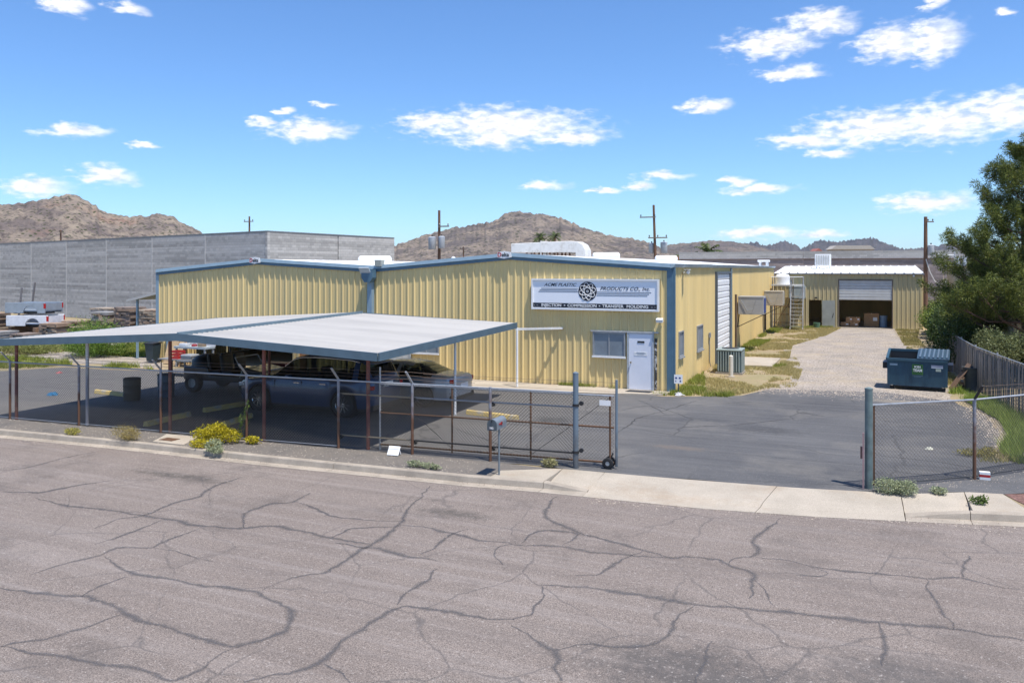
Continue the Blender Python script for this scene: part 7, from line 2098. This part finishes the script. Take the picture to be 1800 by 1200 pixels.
def shrub(name, lab, x, y, blobs, n, size, m, cat='shrub', stems=True, aspect=0.45, group=None, stem_m=None, z=0.0, droop=0.0):
    t = thing(name, lab, cat, (x, y, z), 0, group)
    C = [b[:3] for b in blobs]; Rd = [b[3:6] for b in blobs]
    V, F = scatter_leaves(C, Rd, n, size, aspect, droop)
    V[:, 2] = np.maximum(V[:, 2], 0.005)
    np_obj('foliage', V, F, m, t, local=True)
    if stems:
        mb = MB()
        for k in range(7):
            b = blobs[k % len(blobs)]
            a = k * 2.4
            mb.tube([(b[0] * 0.3, b[1] * 0.3, -0.03), (b[0] * 0.8 + 0.15 * b[3] * math.cos(a), b[1] * 0.8 + 0.15 * b[4] * math.sin(a), b[2] * 0.6), (b[0] + 0.5 * b[3] * math.cos(a), b[1] + 0.5 * b[4] * math.sin(a), b[2] + 0.5 * b[5])], [0.03 * b[5] + 0.004, 0.02 * b[5] + 0.003, 0.003], 5)
        mb.build('stems', stem_m or mat('twig', (0.16, 0.12, 0.08), 0.9), t, local=True)
    return t


def blobs_line(p, q, n, r, h, jit=0.3, seed=1):
    rr = random.Random(seed)
    out = []
    for k in range(n):
        u = k / max(1, n - 1)
        out.append((p[0] + (q[0] - p[0]) * u + rr.uniform(-jit, jit), p[1] + (q[1] - p[1]) * u + rr.uniform(-jit, jit), h * rr.uniform(0.4, 0.75), r * rr.uniform(0.7, 1.2), r * rr.uniform(0.7, 1.2), h * rr.uniform(0.35, 0.6)))
    return out


# hedge growing along the right boundary, several bushes
shrub('hedge_bush', 'dark leafy hedge bush against the garage corner', 4.6, 60.5, blobs_line((-0.3, -3), (0.5, 3.5), 8, 0.95, 1.9, 0.3, 2), 9000, 0.16, leaf_mat('sunlit_tint_leaves', (0.07, 0.11, 0.02), (0.26, 0.32, 0.07), 0.35))  # leaf colour brightened to put in the sunlit look of this bush
shrub('hedge_bush', 'dense dark hedge bush in the middle of the right boundary', 4.5, 51.5, blobs_line((-0.3, -4), (0.4, 4), 9, 1.0, 2.2, 0.3, 3), 11000, 0.16, DKGREEN)
shrub('hedge_bush', 'dark hedge bush behind the dumpster', 4.2, 42.8, blobs_line((-0.3, -3), (0.2, 3), 7, 0.95, 2.4, 0.25, 4), 9000, 0.14, DKGREEN)
shrub('oleander', 'fluffy pale green bush overhanging the slatted fence', 4.9, 35.6, [(0, 0, 1.5, 0.75, 0.8, 0.55), (0.7, 0.6, 1.6, 0.7, 0.7, 0.5), (-0.3, 0.9, 1.7, 0.6, 0.6, 0.5), (1.2, 0, 1.35, 0.6, 0.7, 0.5)], 7000, 0.10, OLIVE)
shrub('hedge_bush', 'low bush in shade at the foot of the tall pine', 6.0, 36.8, blobs_line((-0.6, 0), (1.4, 0.6), 4, 0.7, 1.2, 0.2, 6), 3500, 0.12, DKGREEN)
shrub('scrub_bush', 'brown green scrub behind the garage corner', 7.0, 90.5, blobs_line((-3, 0), (4, 0), 7, 1.1, 1.6, 0.3, 8), 5000, 0.2, OLIVE)
# left yard
shrub('desert_broom', 'big round green bush behind the left end of the carport', -36.2, 29.6, [(0, 0, 0.95, 1.5, 1.3, 1.0), (0.9, 0.3, 0.75, 1.1, 1.0, 0.75), (-1.0, 0.2, 0.75, 1.0, 1.0, 0.7), (0.1, -0.6, 0.6, 1.3, 0.9, 0.6)], 15000, 0.13, leaf_mat('broom_green', (0.06, 0.12, 0.02), (0.26, 0.38, 0.07), 0.35), aspect=0.2)
shrub('yard_bush', 'low green bush between the round bush and the canopy post', -34.6, 32.6, [(0, 0, 0.55, 1.2, 1.0, 0.5), (1.2, 0.5, 0.5, 1.0, 0.9, 0.5)], 6000, 0.12, GREEN, aspect=0.25)
shrub('yard_bush', 'dusky bush row left of the wheeled bin', -34.8, 38.2, blobs_line((-3.5, 0), (3.0, 0.6), 7, 0.9, 1.15, 0.3, 12), 7000, 0.13, OLIVE)
shrub('yard_bush', 'sunlit tall weeds behind the left end of the lot', -42.0, 28.7, blobs_line((-4, -0.5), (3, 0.5), 8, 0.8, 0.75, 0.3, 14), 7000, 0.16, leaf_mat('weed_green', (0.12, 0.15, 0.03), (0.30, 0.31, 0.10), 0.3), aspect=0.15)
# kerbside plants
shrub('brittlebush', 'large yellow flowering bush in the verge', -15.35, 16.15, [(0, 0, 0.24, 0.52, 0.34, 0.24), (0.42, 0.12, 0.2, 0.3, 0.25, 0.18), (-0.35, -0.05, 0.2, 0.32, 0.26, 0.18), (0.1, 0, 0.38, 0.28, 0.2, 0.16)], 3200, 0.045, YEL, cat='bush', aspect=0.7)
shrub('brittlebush', 'small yellow flowering clump right of the big one', -14.35, 16.4, [(0, 0, 0.11, 0.22, 0.14, 0.10)], 500, 0.045, YEL, cat='bush', aspect=0.7)
shrub('brittlebush', 'low yellow flowering clump hanging at the kerb', -15.25, 15.5, [(0, 0, 0.11, 0.30, 0.15, 0.11), (0.3, 0.1, 0.1, 0.2, 0.14, 0.1)], 900, 0.045, YEL, cat='bush', aspect=0.7)
shrub('dry_bush', 'round straw coloured dry bush on the kerb', -17.75, 15.45, [(0, 0, 0.2, 0.45, 0.24, 0.2), (0.2, 0, 0.16, 0.3, 0.2, 0.16)], 2200, 0.06, STRAW, cat='bush', aspect=0.15)
shrub('dry_bush', 'small yellowish tuft on the left kerb', -19.6, 15.35, [(0, 0, 0.1, 0.27, 0.14, 0.1)], 700, 0.06, leaf_mat('yellow_tuft', (0.26, 0.23, 0.04), (0.46, 0.42, 0.10), 0.3), cat='bush', aspect=0.2)
shrub('sage_bush', 'grey green plant spilling over the kerb below the yellow bush', -14.65, 15.35, [(0, 0, 0.14, 0.25, 0.2, 0.16), (0.2, -0.1, 0.08, 0.16, 0.14, 0.12)], 900, 0.055, SAGE, cat='bush', aspect=0.5)
shrub('sage_bush', 'low grey green plants behind the kerb left of the mailbox', -9.1, 15.97, [(-0.2, 0, 0.08, 0.22, 0.12, 0.08), (0.15, 0, 0.07, 0.2, 0.1, 0.07), (0.35, -0.03, 0.06, 0.14, 0.08, 0.06)], 700, 0.05, SAGE, cat='bush', aspect=0.5)
shrub('sage_bush', 'small pale tuft at the foot of the sliding gate', -6.5, 17.2, [(0, 0, 0.1, 0.2, 0.12, 0.1)], 700, 0.05, leaf_mat('pale_tuft', (0.24, 0.23, 0.10), (0.42, 0.39, 0.20), 0.3), cat='bush', aspect=0.3)
shrub('sage_bush', 'big grey green sage bush beside the stout gate post', 0.58, 17.86, [(-0.1, 0, 0.15, 0.26, 0.2, 0.16), (0.22, 0.02, 0.15, 0.24, 0.2, 0.15)], 3000, 0.035, SAGE, cat='bush', aspect=0.6)
shrub('sage_bush', 'little grey green sage plant right of the big one', 1.42, 18.2, [(0, 0, 0.07, 0.16, 0.12, 0.08)], 600, 0.035, SAGE, cat='bush', aspect=0.6)
shrub('weed', 'leafy green weed in the joint of the right sidewalk', 2.05, 17.75, [(0, 0, 0.07, 0.17, 0.15, 0.08), (0.08, -0.05, 0.1, 0.1, 0.1, 0.09)], 260, 0.06, GREEN, cat='weed', aspect=0.4)
shrub('weed', 'yellowish weed mat on the lot edge behind the corner fence', 2.5, 22.2, [(0, 0, 0.09, 0.42, 0.2, 0.1), (0.3, 0.1, 0.12, 0.2, 0.2, 0.13)], 1400, 0.05, leaf_mat('yellow_weed', (0.20, 0.17, 0.04), (0.38, 0.33, 0.09), 0.3), cat='weed', aspect=0.3)
t = shrub('tall_weed', 'tall thin weed stalks rising beside the yellow bush', -14.75, 16.3, [(0.1, 0, 0.6, 0.06, 0.06, 0.25), (0.25, 0, 0.8, 0.05, 0.05, 0.2), (0.32, 0.0, 1.0, 0.05, 0.05, 0.15)], 160, 0.05, GREEN, cat='weed', stems=False)
MB().tube([(0, 0, 0), (0.12, 0, 0.55), (0.34, 0, 1.1)], 0.008, 4).tube([(0, 0, 0), (0.22, 0, 0.4), (0.4, 0, 0.62)], 0.006, 4).build('stems', GREEN, t, local=True)


def palm(x, y, H, lab, s=1.0, seed=1):
    rr = random.Random(seed)
    t = thing('palm_tree', lab, 'palm', (x, y, 0), 0, 'palms beyond the buildings')
    MB().tube([(0, 0, 0), (0.1, 0, H * 0.5), (0, 0, H)], [0.35 * s, 0.25 * s, 0.22 * s], 8).build('trunk', mat('palm_trunk', (0.28, 0.18, 0.10), 0.9), t, local=True)
    V, F = [], []
    for k in range(34):
        a = rr.uniform(0, 6.283); e = rr.uniform(-0.5, 1.2); L_ = s * rr.uniform(1.5, 2.2)
        d_ = Vector((math.cos(a) * math.cos(e), math.sin(a) * math.cos(e), math.sin(e)))
        sd = Vector((-math.sin(a), math.cos(a), 0))
        p = Vector((0, 0, H))
        for q in range(6):
            u0, u1 = q / 6, (q + 1) / 6
            p0 = p + d_ * L_ * u0 + Vector((0, 0, -0.9 * s * u0 ** 2)); p1 = p + d_ * L_ * u1 + Vector((0, 0, -0.9 * s * u1 ** 2))
            for sg_ in (-1, 1):
                b = len(V)
                V += [tuple(p0), tuple(p1), tuple((p0 + p1) / 2 + sd * sg_ * 0.42 * s * math.sin(math.pi * (0.15 + 0.8 * u0)) + Vector((0, 0, -0.15 * s)))]
                F.append((b, b + 1, b + 2))
    np_obj('crown', V, F, PALMG, t, local=True)


import math as _m
def far(xa, Z):
    """a place on the ground, bearing xa degrees clockwise from +Y, range Z"""
    return (Z * _m.sin(_m.radians(xa)), Z * _m.cos(_m.radians(xa)))


for az_, rng_, H_, s_, lab, sd in ((-21.37, 230, 13.4, 1.5, 'left of two fan palms above the roof duct', 1), (-20.36, 230, 13.6, 1.4, 'right of two fan palms above the roof duct', 2), (-11.1, 150, 6.1, 1.7, 'lower dark palm right of the leaning pole', 3), (-9.75, 150, 7.4, 1.9, 'taller shaggy palm beside the brown block building', 4)):
    p = far(az_, rng_)
    palm(p[0], p[1], H_, lab, s_, sd)


def grass(name, lab, polys, n, h, w, m, par_kind='stuff', base_z=0.0):
    """upright blades inside polygons"""
    P = []
    A = [abs(sum(a[0] * b[1] - b[0] * a[1] for a, b in zip(pl, pl[1:] + pl[:1]))) / 2 for pl in polys]
    for pl, ar in zip(polys, A):
        k = int(n * ar / sum(A))
        xs_, ys_ = [p[0] for p in pl], [p[1] for p in pl]
        cand = nrng.uniform((min(xs_), min(ys_)), (max(xs_), max(ys_)), (k * 4, 2))
        ins = np.zeros(len(cand), bool)
        for (x0, y0), (x1, y1) in zip(pl, pl[1:] + pl[:1]):
            if y0 == y1:
                continue
            c = ((y0 > cand[:, 1]) != (y1 > cand[:, 1])) & (cand[:, 0] < (x1 - x0) * (cand[:, 1] - y0) / (y1 - y0) + x0)
            ins ^= c
        cand = cand[ins]
        dens = fbm(cand[:, 0] * 0.9 + 100, cand[:, 1] * 0.9 + 100, 77, 4)
        cand = cand[dens > 0.38 + 0.22 * nrng.random(len(cand))][:k]
        P.append(cand)
    P = np.concatenate(P)
    N_ = len(P)
    hh = h * nrng.uniform(0.35, 1.25, N_) * (0.6 + 0.8 * fbm(P[:, 0] * 0.6 + 50, P[:, 1] * 0.6 + 50, 33, 3))
    a = nrng.uniform(0, 6.283, N_)
    ln = nrng.normal(size=(N_, 2)) * 0.4 * hh[:, None]
    b = np.stack([np.cos(a), np.sin(a)], 1) * w
    V = np.zeros((N_, 3, 3))
    V[:, 0, :2] = P - b; V[:, 1, :2] = P + b; V[:, 2, :2] = P + ln
    V[:, 0, 2] = V[:, 1, 2] = base_z - 0.01; V[:, 2, 2] = base_z + hh
    o = np_obj(name, V.reshape(-1, 3), np.arange(3 * N_).reshape(-1, 3), m, kind='stuff')
    o['label'] = lab
    o['category'] = 'grass'
    return o


near_strip = [(-6.25, 28.9), (-5.0, 28.9), (-4.0, 29.6), (-3.4, 31.4), (-4.6, 33.5), (-5.7, 35.0), (-6.25, 35.0)]
grass('dry_grass', 'dry yellow grass strip along the side of the main building', [near_strip, [(-6.2, 35.2), (-3.2, 36.0), (-3.4, 38.3), (-6.2, 38.2)], [(-6.2, 42.6), (-3.3, 42.6), (-3.7, 50), (-2.2, 58), (-1.4, 66.0), (-6.2, 66.0)], [(-3.6, 31.3), (-2.3, 32.5), (-2.4, 38), (-3.0, 43), (-3.7, 42.5), (-3.2, 36)]], 80000, 0.10, 0.013, GRASSD)
grass('green_grass', 'green grass tufts at the foot of the main building wall', [[(-6.28, 28.7), (-5.5, 28.6), (-5.2, 29.6), (-5.8, 33), (-6.28, 35.5)], [(-6.9, 28.35), (-4.3, 28.95), (-4.1, 29.5), (-6.2, 28.9)], [(-6.25, 43), (-5.6, 43), (-5.2, 52), (-5.4, 63), (-6.2, 63)], [(-5.5, 63.5), (-2.0, 65.8), (-2.0, 66.3), (-5.6, 65.5)], [(-3.7, 38.4), (-3.2, 38.5), (-3.2, 39.4), (-3.7, 39.2)]], 26000, 0.17, 0.012, GRASSG)
grass('wall_weeds', 'thin green weeds along the foot of the front wall', [[(-10.6, 29.0), (-7.95, 29.0), (-7.95, 29.16), (-10.6, 29.16)]], 700, 0.14, 0.012, GRASSG, base_z=0.05)
grass('boundary_grass', 'lush green grass along the right boundary fence', [[(3.3, 21.6), (4.6, 23.2), (4.9, 25.0), (4.3, 28.5), (3.9, 32.0), (3.3, 34.0), (2.9, 33.2), (3.3, 31), (3.75, 27.5), (3.6, 24.8), (3.1, 23.0)]], 16000, 0.30, 0.012, leaf_mat('lush_grass', (0.12, 0.19, 0.025), (0.38, 0.46, 0.10), 0.35))
grass('boundary_dry_grass', 'dry grass between the gravel drive and the hedge', [[(2.6, 35), (3.6, 35.5), (3.5, 44), (3.3, 58), (3.9, 66), (2.3, 66), (2.3, 50), (2.9, 40)], [(2.5, 21.6), (3.4, 21.5), (3.7, 24), (3.3, 23.5)]], 14000, 0.16, 0.012, leaf_mat('mixed_grass', (0.22, 0.20, 0.06), (0.42, 0.36, 0.16), 0.3))
grass('yard_grass', 'sunlit grass band behind the left of the parking lot', [[(-46, 24.3), (-40, 24.0), (-34.8, 24.4), (-33.6, 26.4), (-36, 27.6), (-40, 27.5), (-46, 27.6)], [(-31.6, 26.2), (-29.0, 26.7), (-29.3, 27.3), (-31.9, 27.0)], [(-39.5, 30.5), (-33.5, 30.0), (-34, 33), (-37, 36), (-40, 35)]], 26000, 0.22, 0.016, GRASSG)
grass('yard_dry_grass', 'tall dry grass in front of the stone stacks', [[(-52, 28.0), (-40, 28.4), (-39, 31.0), (-43, 33.0), (-52, 31.0)]], 14000, 0.45, 0.02, leaf_mat('yard_straw', (0.22, 0.22, 0.07), (0.42, 0.40, 0.18), 0.3))

# loose grit along the kerb, fence foot and lot edges
def grit(name, lab, polys, n, s, m, z):
    pts = []
    for pl in polys:
        (x0, y0), (x1, y1), wdt = pl
        u = nrng.random(n // len(polys)); q = nrng.normal(size=len(u)) * wdt
        L_ = math.hypot(x1 - x0, y1 - y0)
        pts.append(np.stack([x0 + (x1 - x0) * u - (y1 - y0) / L_ * q, y0 + (y1 - y0) * u + (x1 - x0) / L_ * q], 1))
    P = np.concatenate(pts); N_ = len(P)
    sz_ = s * nrng.uniform(0.4, 1.5, N_)
    T = np.array([(1, 0, 0), (-0.5, 0.87, 0), (-0.5, -0.87, 0), (0, 0, 0.9)])
    a = nrng.uniform(0, 6.28, N_)
    c, s_ = np.cos(a), np.sin(a)
    V = np.zeros((N_, 4, 3))
    V[:, :, 0] = P[:, None, 0] + sz_[:, None] * (T[None, :, 0] * c[:, None] - T[None, :, 1] * s_[:, None])
    V[:, :, 1] = P[:, None, 1] + sz_[:, None] * (T[None, :, 0] * s_[:, None] + T[None, :, 1] * c[:, None])
    V[:, :, 2] = z + sz_[:, None] * T[None, :, 2]
    b = np.arange(N_) * 4
    F = np.concatenate([np.stack([b, b + 1, b + 3], 1), np.stack([b + 1, b + 2, b + 3], 1), np.stack([b + 2, b, b + 3], 1)])
    o = np_obj(name, V.reshape(-1, 3), F, m, kind='stuff')
    o['label'] = lab; o['category'] = 'gravel'


GRITM = leaf_mat('grit_stone', (0.16, 0.13, 0.11), (0.46, 0.40, 0.34), 0.0, 0.9)
grit('loose_grit', 'loose grit strewn along the verge and the fence foot', [((-27, 16.0), (-7.5, 17.0), 0.12), ((-24, 15.3), (-7.5, 16.0), 0.16), ((-20, 15.8), (-8, 16.5), 0.35), ((0.3, 18.1), (4, 21.3), 0.3)], 2600, 0.012, GRITM, -0.003)
grit('gutter_grit', 'grit and leaf litter lying in the gutter along the street', [((-24, 14.72), (-6.5, 15.68), 0.12), ((-5, 15.5), (2.6, 16.8), 0.15)], 2500, 0.013, GRITM, -0.127)
grit('drive_pebbles', 'pebbles scattered over the gravel drive and asphalt edge', [((-0.5, 32.2), (0.3, 60), 1.6), ((-3.5, 31.2), (2.8, 31.8), 0.5), ((3.4, 22.5), (3.4, 30), 0.25)], 7000, 0.02, GRITM, -0.003)

# ------------------------------------------------------------------ thin desert haze
hz_m = bpy.data.materials.new('haze_air'); hz_m.use_nodes = True
hn = hz_m.node_tree.nodes; hn.clear()
ho = hn.new('ShaderNodeOutputMaterial'); hv = hn.new('ShaderNodeVolumePrincipled')
hv.inputs['Color'].default_value = (0.80, 0.88, 1.0, 1); hv.inputs['Density'].default_value = 0.000055
hv.inputs['Anisotropy'].default_value = 0.2
hz_m.node_tree.links.new(hv.outputs[0], ho.inputs['Volume'])
MB().box(-7600, 7600, -300, 7600, -1.3, 200).build('haze', hz_m, kind='stuff')
